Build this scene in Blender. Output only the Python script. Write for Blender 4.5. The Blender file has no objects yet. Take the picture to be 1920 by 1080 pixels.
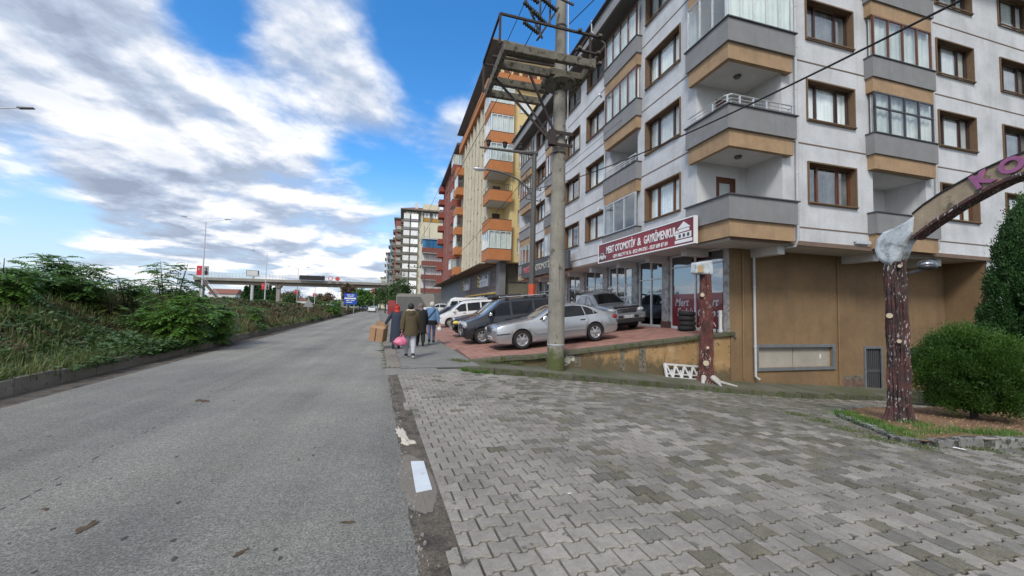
import bpy, math, random, bmesh
import numpy as np
from mathutils import Vector, Matrix
random.seed(7); RNG = np.random.default_rng(11)
S = bpy.context.scene
COL = S.collection
PI = math.pi
# ------------------------------------------------------------------ camera
cd = bpy.data.cameras.new('camera'); cam = bpy.data.objects.new('camera', cd); COL.objects.link(cam)
cd.sensor_width = 36; cd.lens = 738 / 1920 * 36; cd.clip_start = .05; cd.clip_end = 6000
cam.location = (0, 0, 1.65)
cam.matrix_world = Matrix.Translation((0, 0, 1.65)) @ (Matrix.Rotation(math.radians(-15.5), 4, 'Z') @ Matrix.Rotation(math.radians(92.98), 4, 'X') @ Matrix.Rotation(math.radians(1.26), 4, 'Z'))
S.camera = cam
S.render.engine = 'CYCLES'
S.view_settings.view_transform = 'Standard'; S.view_settings.look = 'None'; S.view_settings.gamma = 1
S.view_settings.use_curve_mapping = False; S.view_settings.exposure = 0.8
def ray(px, py):
    v = Vector(((px - 960) / 738, -(py - 540) / 738, -1))
    return (cam.matrix_world.to_3x3() @ v)
# ------------------------------------------------------------------ world and sun
SUN_EL, SUN_AZ = math.radians(46), math.radians(215)     # azimuth clockwise from +Y
W = bpy.data.worlds.new('World'); S.world = W; W.use_nodes = True
nt = W.node_tree; nt.nodes.clear()
def N(t, **k):
    n = nt.nodes.new(t)
    for a, b in k.items():
        if a.startswith('_'): n.inputs[int(a[1:])].default_value = b
        else: setattr(n, a, b)
    return n
def Lk(a, b): nt.links.new(a, b)
def mth(op, a, b=None, c=None, clamp=False):
    n = N('ShaderNodeMath', operation=op); n.use_clamp = clamp
    for i, v in enumerate((a, b, c)):
        if v is None: continue
        if hasattr(v, 'is_linked') or hasattr(v, 'node'): Lk(v, n.inputs[i])
        else: n.inputs[i].default_value = v
    return n.outputs[0]
def build_sky():
    out = N('ShaderNodeOutputWorld'); bg = N('ShaderNodeBackground')
    sky = N('ShaderNodeTexSky', sky_type='NISHITA', sun_disc=False, sun_elevation=SUN_EL, sun_rotation=SUN_AZ, air_density=1.0, dust_density=.6, ozone_density=3.0)
    hs = N('ShaderNodeHueSaturation'); hs.inputs['Saturation'].default_value = 1.32; hs.inputs['Value'].default_value = 1.7
    Lk(sky.outputs[0], hs.inputs['Color'])
    tc = N('ShaderNodeTexCoord'); sep = N('ShaderNodeSeparateXYZ'); Lk(tc.outputs['Generated'], sep.inputs[0])
    zz = mth('ADD', mth('MAXIMUM', sep.outputs[2], 0.0), .13)
    def plane(dz, dx=0, dy=0):
        c = N('ShaderNodeCombineXYZ')
        z2 = mth('ADD', zz, dz)
        Lk(mth('ADD', mth('DIVIDE', sep.outputs[0], z2), dx), c.inputs[0]); Lk(mth('ADD', mth('DIVIDE', sep.outputs[1], z2), dy), c.inputs[1])
        return c.outputs[0]
    def fbm(vec, scale, det=9, rough=.55, dist=.35, w=0.0):
        n = N('ShaderNodeTexNoise', noise_dimensions='4D'); n.inputs['Scale'].default_value = scale; n.inputs['Detail'].default_value = det
        n.inputs['Roughness'].default_value = rough; n.inputs['Distortion'].default_value = dist; n.inputs['W'].default_value = w
        Lk(vec, n.inputs['Vector']); return n.outputs['Fac']
    # banks of cloud and clear gaps: centre pixel of the photograph (or a direction) -> direction, size (as a chord), weight
    blobs = [((90, 40), .34, .15), ((250, 130), .20, .09), ((60, 190), .22, .05), ((330, 350), .22, .07), ((120, 340), .16, .06), ((240, 450), .14, .05), ((560, 400), .24, .10), ((480, 250), .18, .03), ((600, 100), .28, .12), ((650, 230), .16, .05), ((700, 480), .22, .07), ((460, 470), .16, .04), ((880, 150), .16, .04),
             ((900, 50), .34, -.20), ((760, 60), .20, -.08), ((800, 190), .10, -.08), ((90, 258), .09, -.14), ((200, 262), .09, -.12), ((40, 400), .13, -.16), ((110, 385), .08, -.10), ((1060, 80), .22, -.10), ((740, 350), .13, -.12), ((390, 20), .12, -.16), ((560, 130), .22, .04), ((420, 410), .07, -.08), ((640, 300), .07, -.08), ((270, 395), .06, -.06),
             ((-.1, -.75, .6), 1.1, .17), ((.7, -.6, .4), .9, .15), ((-.8, -.3, .5), .7, .05)]
    def density(dz):
        v = plane(dz)
        a = fbm(v, 1.15, 11, .54, .25, 5.3)
        b = fbm(v, 3.1, 8, .60, .3, 8.7)
        return mth('ADD', mth('MULTIPLY', a, .75), mth('MULTIPLY', b, .25))
    bias = None
    for (px, r, w) in blobs:
        dv = (ray(*px) if len(px) == 2 else Vector(px)).normalized()
        vd = N('ShaderNodeVectorMath', operation='DISTANCE'); Lk(tc.outputs['Generated'], vd.inputs[0]); vd.inputs[1].default_value = dv
        m = N('ShaderNodeMapRange', interpolation_type='SMOOTHERSTEP'); m.inputs[1].default_value = 0; m.inputs[2].default_value = r
        m.inputs[3].default_value = w; m.inputs[4].default_value = 0
        Lk(vd.outputs['Value'], m.inputs[0])
        bias = m.outputs[0] if bias is None else mth('ADD', bias, m.outputs[0])
    d0 = mth('ADD', density(0), bias)
    d1 = mth('ADD', density(.030), bias)
    cov = N('ShaderNodeMapRange', interpolation_type='SMOOTHSTEP'); Lk(d0, cov.inputs[0]); cov.inputs[1].default_value = .41; cov.inputs[2].default_value = .61
    thick = N('ShaderNodeMapRange', interpolation_type='SMOOTHSTEP'); Lk(d0, thick.inputs[0]); thick.inputs[1].default_value = .54; thick.inputs[2].default_value = .80
    lit = mth('ADD', mth('MULTIPLY', mth('SUBTRACT', d0, d1), 10.0), .48, clamp=True)
    sh = mth('SUBTRACT', mth('ADD', mth('MULTIPLY', lit, .90), .25), mth('MULTIPLY', thick.outputs[0], .50), clamp=True)
    # clouds nearer the sun's side of the sky are brighter
    dp = N('ShaderNodeVectorMath', operation='DOT_PRODUCT'); Lk(tc.outputs['Generated'], dp.inputs[0]); dp.inputs[1].default_value = (math.sin(SUN_AZ) * math.cos(SUN_EL), math.cos(SUN_AZ) * math.cos(SUN_EL), math.sin(SUN_EL))
    sh = mth('ADD', sh, mth('MULTIPLY', mth('POWER', mth('MAXIMUM', dp.outputs['Value'], 0.0), 2.0), .55), clamp=True)
    ramp = N('ShaderNodeValToRGB'); Lk(sh, ramp.inputs[0])
    e = ramp.color_ramp.elements; e[0].position = 0.0; e[0].color = (2.35, 2.8, 3.7, 1); e[1].position = 1; e[1].color = (7.4, 7.45, 7.6, 1)
    m_ = ramp.color_ramp.elements.new(.42); m_.color = (3.7, 4.3, 5.4, 1)
    # veil of thin haze towards the horizon
    vz = N('ShaderNodeMapRange'); Lk(sep.outputs[2], vz.inputs[0]); vz.inputs[1].default_value = 0; vz.inputs[2].default_value = .32; vz.inputs[3].default_value = .85; vz.inputs[4].default_value = 0
    mx0 = N('ShaderNodeMixRGB'); Lk(vz.outputs[0], mx0.inputs[0]); Lk(hs.outputs[0], mx0.inputs[1]); mx0.inputs[2].default_value = (3.6, 4.5, 5.9, 1)
    mx = N('ShaderNodeMixRGB'); Lk(cov.outputs[0], mx.inputs[0]); Lk(mx0.outputs[0], mx.inputs[1]); Lk(ramp.outputs[0], mx.inputs[2])
    Lk(mx.outputs[0], bg.inputs[0]); bg.inputs[1].default_value = .085
    Lk(bg.outputs[0], out.inputs[0])
build_sky()
sl = bpy.data.lights.new('sun', 'SUN'); sl.energy = 1.5; sl.angle = math.radians(14); sl.color = (1, .96, .9)
so = bpy.data.objects.new('sun', sl); COL.objects.link(so)
sd = Vector((math.sin(SUN_AZ) * math.cos(SUN_EL), math.cos(SUN_AZ) * math.cos(SUN_EL), math.sin(SUN_EL)))
so.rotation_euler = sd.to_track_quat('Z', 'Y').to_euler(); so.location = (0, 0, 60)
# ------------------------------------------------------------------ materials
MATS = {}
def M(name, col, rough=.8, var=.12, scale=3.0, bump=.0, bscale=60, metal=0, coat=0, spec=.5, spot=None, streak=0, rand=0, island=0, det=5, col2=None, c2s=1.5, c2t=(.5, .62), emis=None, brick=None, speck=None, tracks=0, foot=None):
    """procedural surface: base colour with fine and broad mottling, optional second colour in patches, vertical streaks, bump"""
    if name in MATS: return MATS[name]
    m = bpy.data.materials.new(name); m.use_nodes = True; MATS[name] = m
    t = m.node_tree; b = t.nodes['Principled BSDF']; L = t.links.new
    def n(ty, **k):
        x = t.nodes.new(ty)
        for a, v in k.items(): setattr(x, a, v)
        return x
    geo = n('ShaderNodeNewGeometry')
    def noise(s, d=5, r=.6, vec=None):
        x = n('ShaderNodeTexNoise'); x.inputs['Scale'].default_value = s; x.inputs['Detail'].default_value = d; x.inputs['Roughness'].default_value = r
        L(vec or geo.outputs['Position'], x.inputs['Vector']); return x.outputs['Fac']
    def mr(src, a, c, lo=0., hi=1.):
        x = n('ShaderNodeMapRange'); L(src, x.inputs[0]); x.inputs[1].default_value = a; x.inputs[2].default_value = c; x.inputs[3].default_value = lo; x.inputs[4].default_value = hi
        return x.outputs[0]
    def mix(f, a, c, bt='MIX'):
        x = n('ShaderNodeMixRGB', blend_type=bt)
        for i, v in enumerate((f, a, c)):
            if hasattr(v, 'node'): L(v, x.inputs[i])
            else: x.inputs[i].default_value = v if i == 0 or len(v) == 4 else (*v, 1)
        return x.outputs[0]
    base = (*col, 1)
    cur = mix(0, base, base)
    if col2: cur = mix(mr(noise(c2s, det), *c2t), cur, col2)
    if brick:
        bt = n('ShaderNodeTexBrick'); bt.inputs['Scale'].default_value = 1; bt.inputs['Brick Width'].default_value = brick[0]; bt.inputs['Row Height'].default_value = brick[1]; bt.inputs['Mortar Size'].default_value = brick[2]
        bt.inputs['Color1'].default_value = (1, 1, 1, 1); bt.inputs['Color2'].default_value = (.8, .8, .8, 1); bt.inputs['Mortar'].default_value = (.45, .45, .45, 1)
        L(geo.outputs['Position'], bt.inputs['Vector']); cur = mix(1, cur, bt.outputs['Color'], 'MULTIPLY')
    if var:
        cur = mix(1, cur, mix(mr(noise(scale, det), .3, .7), (1 - var,) * 3, (1 + var,) * 3), 'MULTIPLY')
        cur = mix(1, cur, mix(mr(noise(scale * 13, 3), .3, .7), (1 - var * .5,) * 3, (1 + var * .5,) * 3), 'MULTIPLY')
    if speck:
        cur = mix(1, cur, mix(mr(noise(speck[0], 2, .7), .36, .64), (1 - speck[1],) * 3, (1 + speck[1],) * 3), 'MULTIPLY')
        cur = mix(1, cur, mix(mr(noise(speck[0] * .33, 3, .7), .4, .6), (1 - speck[1] * .35,) * 3, (1 + speck[1] * .35,) * 3), 'MULTIPLY')
    if tracks:
        mp = n('ShaderNodeMapping'); mp.inputs['Scale'].default_value = (.9, .03, 1); mp.inputs['Rotation'].default_value = (0, 0, -.055); L(geo.outputs['Position'], mp.inputs[0])
        cur = mix(1, cur, mix(mr(noise(1.0, 5, .6, mp.outputs[0]), .35, .65), (1 - tracks,) * 3, (1 + tracks,) * 3), 'MULTIPLY')
    if streak:
        mp = n('ShaderNodeMapping'); mp.inputs['Scale'].default_value = (3, 3, .18); L(geo.outputs['Position'], mp.inputs[0])
        cur = mix(mr(noise(1.6, 6, .65, mp.outputs[0]), .52, .78, 0, streak), cur, (.09, .085, .07))
    if foot:      # moss or damp climbing from the foot: (z low, z high, colour, strength[, fall of the ground per metre of x])
        sx = n('ShaderNodeSeparateXYZ'); L(geo.outputs['Position'], sx.inputs[0]); hh = sx.outputs[2]
        if len(foot) > 4:
            ma = n('ShaderNodeMath', operation='MULTIPLY_ADD'); L(sx.outputs[0], ma.inputs[0]); ma.inputs[1].default_value = foot[4]; L(hh, ma.inputs[2]); hh = ma.outputs[0]
        ad = n('ShaderNodeMath', operation='ADD'); L(mr(hh, foot[0], foot[1], .62, 0), ad.inputs[0]); L(noise(4.5, 6, .7), ad.inputs[1])
        cur = mix(mr(ad.outputs[0], .62, .86, 0, foot[3]), cur, foot[2])
    if spot:
        cur = mix(mr(noise(spot[1], 4), spot[2], spot[2] + .05), cur, spot[0])
    if rand:
        oi = n('ShaderNodeObjectInfo'); cur = mix(1, cur, mix(oi.outputs['Random'], (1 - rand,) * 3, (1 + rand,) * 3), 'MULTIPLY')
    if island: cur = mix(1, cur, mix(geo.outputs['Random Per Island'], (1 - island,) * 3, (1 + island,) * 3), 'MULTIPLY')
    L(cur, b.inputs['Base Color']); b.inputs['Roughness'].default_value = rough; b.inputs['Metallic'].default_value = metal
    b.inputs['Coat Weight'].default_value = coat; b.inputs['Coat Roughness'].default_value = .04; b.inputs['Specular IOR Level'].default_value = spec
    if bump:
        bp = n('ShaderNodeBump'); bp.inputs['Strength'].default_value = bump; bp.inputs['Distance'].default_value = .02
        L(noise(bscale, 4), bp.inputs['Height']); L(bp.outputs[0], b.inputs['Normal'])
    if emis: b.inputs['Emission Color'].default_value = (*emis, 1); b.inputs['Emission Strength'].default_value = 1
    return m
def glass_mat(name, tint=(.9, .95, 1), ior=1.9, gl=.0, rough=.01):
    if name in MATS: return MATS[name]
    m = bpy.data.materials.new(name); m.use_nodes = True; MATS[name] = m; t = m.node_tree; t.nodes.clear()
    o = t.nodes.new('ShaderNodeOutputMaterial'); mx = t.nodes.new('ShaderNodeMixShader'); tr = t.nodes.new('ShaderNodeBsdfTransparent'); g = t.nodes.new('ShaderNodeBsdfGlossy')
    lw = t.nodes.new('ShaderNodeLayerWeight'); f0 = ((ior - 1) / (ior + 1)) ** 2 + gl; pw = t.nodes.new('ShaderNodeMath'); pw.operation = 'POWER'; t.links.new(lw.outputs['Facing'], pw.inputs[0]); pw.inputs[1].default_value = 5
    ad = t.nodes.new('ShaderNodeMath'); ad.operation = 'MULTIPLY_ADD'; ad.use_clamp = True; ad.inputs[1].default_value = 1 - f0; ad.inputs[2].default_value = f0
    tr.inputs[0].default_value = (*tint, 1); g.inputs['Roughness'].default_value = rough; g.inputs[0].default_value = (.95, .97, 1, 1)
    nz = t.nodes.new('ShaderNodeTexNoise'); nz.inputs['Scale'].default_value = 1.3; geo = t.nodes.new('ShaderNodeNewGeometry'); t.links.new(geo.outputs['Position'], nz.inputs['Vector'])
    bp = t.nodes.new('ShaderNodeBump'); bp.inputs['Strength'].default_value = .06; bp.inputs['Distance'].default_value = .05; t.links.new(nz.outputs['Fac'], bp.inputs['Height']); t.links.new(bp.outputs[0], g.inputs['Normal'])
    t.links.new(pw.outputs[0], ad.inputs[0]); t.links.new(ad.outputs[0], mx.inputs[0]); t.links.new(tr.outputs[0], mx.inputs[1]); t.links.new(g.outputs[0], mx.inputs[2]); t.links.new(mx.outputs[0], o.inputs[0])
    return m
def leaf_mat(name, c1, c2, trans=.25, rough=.5):
    if name in MATS: return MATS[name]
    m = bpy.data.materials.new(name); m.use_nodes = True; MATS[name] = m; t = m.node_tree; b = t.nodes['Principled BSDF']
    geo = t.nodes.new('ShaderNodeNewGeometry'); mx = t.nodes.new('ShaderNodeMixRGB'); mx.inputs[1].default_value = (*c1, 1); mx.inputs[2].default_value = (*c2, 1)
    nz = t.nodes.new('ShaderNodeTexNoise'); nz.inputs['Scale'].default_value = 1.4; t.links.new(geo.outputs['Position'], nz.inputs['Vector'])
    a = t.nodes.new('ShaderNodeMath'); a.operation = 'MULTIPLY_ADD'; a.inputs[1].default_value = .55; t.links.new(geo.outputs['Random Per Island'], a.inputs[0])
    mr = t.nodes.new('ShaderNodeMapRange'); mr.inputs[1].default_value = .35; mr.inputs[2].default_value = .65; mr.inputs[4].default_value = .45; t.links.new(nz.outputs['Fac'], mr.inputs[0]); t.links.new(mr.outputs[0], a.inputs[2])
    t.links.new(a.outputs[0], mx.inputs[0]); t.links.new(mx.outputs[0], b.inputs['Base Color']); b.inputs['Roughness'].default_value = rough
    tr = t.nodes.new('ShaderNodeBsdfTranslucent'); t.links.new(mx.outputs[0], tr.inputs[0]); ms = t.nodes.new('ShaderNodeMixShader'); ms.inputs[0].default_value = trans
    t.links.new(b.outputs[0], ms.inputs[1]); t.links.new(tr.outputs[0], ms.inputs[2]); t.links.new(ms.outputs[0], t.nodes['Material Output'].inputs[0])
    return m
# ------------------------------------------------------------------ mesh helpers
ORG = {}; FIT = {}
def tag(o, label=None, cat=None, group=None, kind=None):
    for k, v in (('label', label), ('category', cat), ('group', group), ('kind', kind)):
        if v: o[k] = v
    return o
def thing(name, label, cat, loc=(0, 0, 0), group=None, local=False):
    o = bpy.data.objects.new(name, None); o.empty_display_size = .2; COL.objects.link(o); o.location = loc
    ORG[o.name] = Vector((0, 0, 0)) if local else Vector(loc)
    return tag(o, label, cat, group)
class MB:
    def __init__(s): s.v = []; s.f = []
    def add(s, vs, fs):
        k = len(s.v); s.v += [tuple(p) for p in vs]; s.f += [tuple(i + k for i in f) for f in fs]; return s
    def box(s, x0, x1, y0, y1, z0, z1):
        return s.add([(x0, y0, z0), (x1, y0, z0), (x1, y1, z0), (x0, y1, z0), (x0, y0, z1), (x1, y0, z1), (x1, y1, z1), (x0, y1, z1)],
                     [(0, 3, 2, 1), (4, 5, 6, 7), (0, 1, 5, 4), (1, 2, 6, 5), (2, 3, 7, 6), (3, 0, 4, 7)])
    def hexa(s, p):    # 8 corners, bottom ring then top ring
        return s.add(p, [(0, 3, 2, 1), (4, 5, 6, 7), (0, 1, 5, 4), (1, 2, 6, 5), (2, 3, 7, 6), (3, 0, 4, 7)])
    def bar(s, a, b, w, h=None, up=(0, 0, 1)):
        a, b = Vector(a), Vector(b); d = (b - a).normalized(); h = h or w; u = Vector(up)
        if abs(d.dot(u)) > .95: u = Vector((1, 0, 0))
        r = d.cross(u).normalized() * w / 2; t = r.cross(d).normalized() * h / 2
        return s.hexa([a - r - t, a + r - t, a + r + t, a - r + t, b - r - t, b + r - t, b + r + t, b - r + t])
    def tube(s, pts, r, n=8, cap=True):
        pts = [Vector(p) for p in pts]; rs = r if isinstance(r, (list, tuple)) else [r] * len(pts); k = len(s.v); prev = None
        for i, p in enumerate(pts):
            d = (pts[min(i + 1, len(pts) - 1)] - pts[max(i - 1, 0)]).normalized()
            u = prev if prev is not None else (Vector((0, 0, 1)) if abs(d.z) < .9 else Vector((1, 0, 0)))
            a = d.cross(u).normalized() if prev is None or abs(d.dot(u)) < .99 else d.orthogonal().normalized()
            b = a.cross(d).normalized(); prev = b
            for j in range(n):
                t = 2 * PI * j / n; s.v.append(tuple(p + (a * math.cos(t) + b * math.sin(t)) * rs[i]))
            if i: s.f += [(k + (i - 1) * n + j, k + (i - 1) * n + (j + 1) % n, k + i * n + (j + 1) % n, k + i * n + j) for j in range(n)]
        if cap: s.f += [tuple(k + j for j in range(n))[::-1], tuple(k + (len(pts) - 1) * n + j for j in range(n))]
        return s
    def lathe(s, prof, c=(0, 0, 0), n=24, axis='z', close=False):
        k = len(s.v); m = len(prof); c = Vector(c)
        for (r, h) in prof:
            for j in range(n):
                t = 2 * PI * j / n; x, y = r * math.cos(t), r * math.sin(t)
                s.v.append(tuple(c + (Vector((x, y, h)) if axis == 'z' else Vector((x, h, y)) if axis == 'y' else Vector((h, x, y)))))
        for i in range(m - 1 + (1 if close else 0)):
            a, b = k + i * n, k + ((i + 1) % m) * n
            s.f += [(a + j, a + (j + 1) % n, b + (j + 1) % n, b + j) for j in range(n)]
        if not close: s.f += [tuple(k + j for j in range(n))[::-1], tuple(k + (m - 1) * n + j for j in range(n))]
        return s
    def prism(s, poly, fn, t0, t1):      # poly [(a,b)], fn(a,b,t)->xyz
        n = len(poly); return s.add([fn(a, b, t0) for a, b in poly] + [fn(a, b, t1) for a, b in poly],
                                    [tuple(range(n))[::-1], tuple(range(n, 2 * n))] + [(i, (i + 1) % n, n + (i + 1) % n, n + i) for i in range(n)])
    def ball(s, c, r, n=10, m=7):
        r = r if isinstance(r, (tuple, list)) else (r, r, r); k = len(s.v)
        for i in range(m + 1):
            for j in range(n):
                a, t = PI * i / m, 2 * PI * j / n
                s.v.append((c[0] + r[0] * math.sin(a) * math.cos(t), c[1] + r[1] * math.sin(a) * math.sin(t), c[2] + r[2] * math.cos(a)))
        for i in range(m): s.f += [(k + i * n + j, k + i * n + (j + 1) % n, k + (i + 1) * n + (j + 1) % n, k + (i + 1) * n + j) for j in range(n)]
        return s
    def mesh(s, name, mat, org=(0, 0, 0), smooth=0):
        me = bpy.data.meshes.new(name); o = Vector(org)
        me.from_pydata([(x - o.x, y - o.y, z - o.z) for x, y, z in s.v], [], s.f)
        if mat: me.materials.append(mat)
        bm = bmesh.new(); bm.from_mesh(me); bmesh.ops.recalc_face_normals(bm, faces=bm.faces); bm.to_mesh(me); bm.free()
        if smooth:
            me.shade_smooth(); me.set_sharp_from_angle(angle=math.radians(smooth))
        me.update(); return me
    def build(s, name, mat, parent=None, smooth=0, bevel=0, label=None, cat=None, group=None, kind=None):
        org = ORG.get(parent.name, Vector((0, 0, 0))) if parent else Vector((0, 0, 0))
        o = bpy.data.objects.new(name, s.mesh(name, mat, org, smooth)); COL.objects.link(o); o.parent = parent; ORG[o.name] = org
        if bevel:
            md = o.modifiers.new('bevel', 'BEVEL'); md.width = bevel; md.segments = 2; md.limit_method = 'ANGLE'; md.angle_limit = math.radians(40); md.harden_normals = False
        return tag(o, label, cat, group, kind)
def inst(me, name, parent=None, loc=(0, 0, 0), rz=0, mat=None, rot=None):
    o = bpy.data.objects.new(name, me); COL.objects.link(o); o.parent = parent; o.location = loc; o.rotation_euler = rot or (0, 0, rz)
    if mat:
        o.material_slots[0].link = 'OBJECT'; o.material_slots[0].material = mat
    ORG[o.name] = Vector((0, 0, 0)); return o
def kids(o): return [c for c in ALLOBJ() if c.parent == o]
def ALLOBJ(): return list(COL.objects)
def copy_tree(o, parent=None, cm=None):
    if cm is None:
        cm = {}
        for c in COL.objects:
            if c.parent: cm.setdefault(c.parent.name, []).append(c)
    c = o.copy(); COL.objects.link(c); c.parent = parent; ORG[c.name] = ORG.get(o.name, Vector((0, 0, 0)))
    for ch in cm.get(o.name, []): copy_tree(ch, c, cm)
    return c
def np_mesh(name, V, Fq, mat, parent=None, smooth=False, **k):
    """V (n,3) array, Fq (m,3 or 4) array -> one object"""
    me = bpy.data.meshes.new(name); V = np.asarray(V, dtype=np.float32); Fq = np.asarray(Fq, dtype=np.int32); m, w = Fq.shape
    me.vertices.add(len(V)); me.vertices.foreach_set('co', V.ravel()); me.loops.add(m * w); me.loops.foreach_set('vertex_index', Fq.ravel())
    me.polygons.add(m); me.polygons.foreach_set('loop_start', np.arange(0, m * w, w, dtype=np.int32)); me.polygons.foreach_set('loop_total', np.full(m, w, dtype=np.int32))
    me.update(calc_edges=True); me.materials.append(mat)
    if smooth: me.shade_smooth()
    else: me.shade_flat()
    o = bpy.data.objects.new(name, me); COL.objects.link(o); o.parent = parent
    org = ORG.get(parent.name, Vector((0, 0, 0))) if parent else Vector((0, 0, 0)); ORG[o.name] = org
    if org.length > 0: me.transform(Matrix.Translation(-org))
    return tag(o, k.get('label'), k.get('cat'), k.get('group'), k.get('kind'))
def text(body, name, size, mat, loc, rot, parent=None, extrude=.008, offset=.0, shear=0, sx=1.0, align='LEFT', space=1.0, fit=0):
    c = bpy.data.curves.new(name, 'FONT'); c.body = body; c.size = size; c.extrude = extrude; c.offset = offset; c.shear = shear; c.align_x = align; c.space_character = space; c.resolution_u = 3
    c.materials.append(mat); o = bpy.data.objects.new(name, c); COL.objects.link(o); o.parent = parent
    org = ORG.get(parent.name, Vector((0, 0, 0))) if parent else Vector((0, 0, 0)); o.location = Vector(loc) - org; o.rotation_euler = rot; o.scale = (sx, 1, 1); ORG[o.name] = org; FIT[o.name] = fit
    return o
ROT_B = (PI / 2, 0, 0)                 # text on a wall facing -y
ROT_A = (PI / 2, 0, -PI / 2)           # text on a wall facing -x
# ground heights
def slope(y): return .1 if y >= 9.5 else (.035 if y <= 2 else .035 + (y - 2) / 7.5 * .065)
def gz(x, y):
    v = x - 1.3
    if v < 0: return 0.
    vv = v * v / 1.6 if v < .8 else v - .4
    if x > 12: vv = 10.3 + (x - 12) * .65
    return -slope(y) * vv
def sz(x): return gz(x, 10.1) + .13 if x > 2 else gz(x, 10.1) + .13      # side-street pavement
def tz(x): return .1 * (x - 1.8)
def xr(y): return .3 - .0575 * y       # right kerb of the road
def xl(y): return -5.9 - .044 * y      # left kerb of the road
# ------------------------------------------------------------------ ground, road, street
m_soil = M('soil', (.085, .07, .05), .95, .3, 2.5, .5, 30)
m_field = M('field', (.07, .075, .045), .95, .25, .05, 0)
m_asph = M('asphalt', (.252, .242, .212), .9, .13, .45, .9, 150, spot=((.09, .09, .088), 52, .60), det=9, speck=(62, .42), tracks=.18, col2=(.205, .200, .182), c2s=.35, c2t=(.42, .6))
m_dirt = M('gutter_dirt', (.115, .096, .074), .95, .3, 3, .9, 60, spot=((.3, .28, .25), 70, .70), col2=(.055, .047, .038), c2s=4, c2t=(.48, .62), speck=(60, .3))
m_conc = M('kerb_concrete', (.19, .172, .142), .9, .18, 4, .35, 90, rand=.14, spot=((.09, .09, .065), 9, .60))
m_moss = M('mossy_concrete', (.105, .10, .07), .95, .25, 5, .5, 80, rand=.15, spot=((.06, .075, .025), 5, .50))
m_walk = M('walk_concrete', (.19, .185, .17), .92, .14, 1.6, .45, 150, spot=((.10, .1, .085), 2.3, .60))
m_mosswalk = M('mossy_walk', (.125, .12, .09), .95, .25, 2.2, .5, 110, col2=(.07, .08, .035), c2s=1.1, c2t=(.45, .62))
m_bed = M('joint_sand', (.010, .009, .007), 1, .25, 12, .4, 120)
pv = [M('paver_grey', (.278, .258, .222), .88, .20, .9, .45, 200, rand=.09, island=.10, col2=(.16, .150, .128), c2s=.75, c2t=(.44, .72), spot=((.12, .115, .10), 5.5, .62), speck=(120, .16)),
      M('paver_mossy', (.150, .138, .102), .95, .22, 7, .5, 200, rand=.18, island=.22, speck=(110, .3)),
      M('paver_dark', (.175, .165, .140), .9, .18, 6, .4, 200, rand=.18, island=.22, speck=(110, .25)),
      M('paver_warm', (.27, .248, .215), .9, .18, 1.0, .4, 220, rand=.12, island=.12, speck=(110, .18), spot=((.12, .115, .10), 6, .62))]
def grid_mesh(name, xs, ys, h, mat, kind='structure', parent=None, smooth=True):
    xs, ys = list(xs), list(ys); V = [(x, y, h(x, y)) for y in ys for x in xs]; n = len(xs)
    F = [(j * n + i, j * n + i + 1, (j + 1) * n + i + 1, (j + 1) * n + i) for j in range(len(ys) - 1) for i in range(n - 1)]
    return np_mesh(name, V, F, mat, parent, smooth, kind=kind)
def gh(x, y):
    if x > 1.2 and y < 12: return gz(min(x, 60), max(y, 0)) - .06
    if x > 11 and y >= 12 and y < 60: return -.06 + (gz(min(x, 60), 12)) * max(0, 1 - (y - 12) / 40)
    return -.06
xs_ = sorted(set([-3000, -1200, -500, -200, -90, -45, -25, 200, 500, 1200, 3000] + [round(a, 2) for a in np.arange(-10, 60, 1.0)] + [1.3, 1.5, 1.7, 1.9]))
ys_ = sorted(set([-400, -150, -60, -25, -10, 150, 260, 500, 1000, 2000, 4500] + [float(a) for a in np.arange(-5, 62, 1.0)] + [80, 100, 11.9]))
grid_mesh('ground', xs_, ys_, gh, m_field)
# asphalt carriageway
def strip(name, fl, fr, y0, y1, z, mat, step=2.0, far=(), nx=1, hz=None, jag=0):
    ys = [y0]
    while ys[-1] < y1: ys.append(min(y1, ys[-1] + step * (1 if ys[-1] < 60 else 12)))
    V, F = [], []
    for j, y in enumerate(ys):
        for i in range(nx + 1):
            a = i / nx; x = fl(y) * (1 - a) + fr(y) * a
            if jag and i == nx and y < 40: x += random.uniform(-jag, jag)
            V.append((x, y, hz(x, y) if hz else z))
        if j: F += [((j - 1) * (nx + 1) + i, (j - 1) * (nx + 1) + i + 1, j * (nx + 1) + i + 1, j * (nx + 1) + i) for i in range(nx)]
    return np_mesh(name, V, F, mat, kind='structure')
strip('road', lambda y: xl(y) + .55, lambda y: xr(y), -12, 1500, 0, m_asph, step=.12 if False else .25, jag=.02)
strip('gutter', lambda y: xl(y) - .1, lambda y: xl(y) + .56, -12, 200, -.004, m_dirt, step=.4)
xp = lambda y: .60 - .0745 * y + (.0 if y > 5 else .028 * (5 - y) * .0)
strip('verge', lambda y: xr(y) - .12, lambda y: xp(y) + .3, -12, 11.2, -.004, m_dirt, step=.3)
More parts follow.
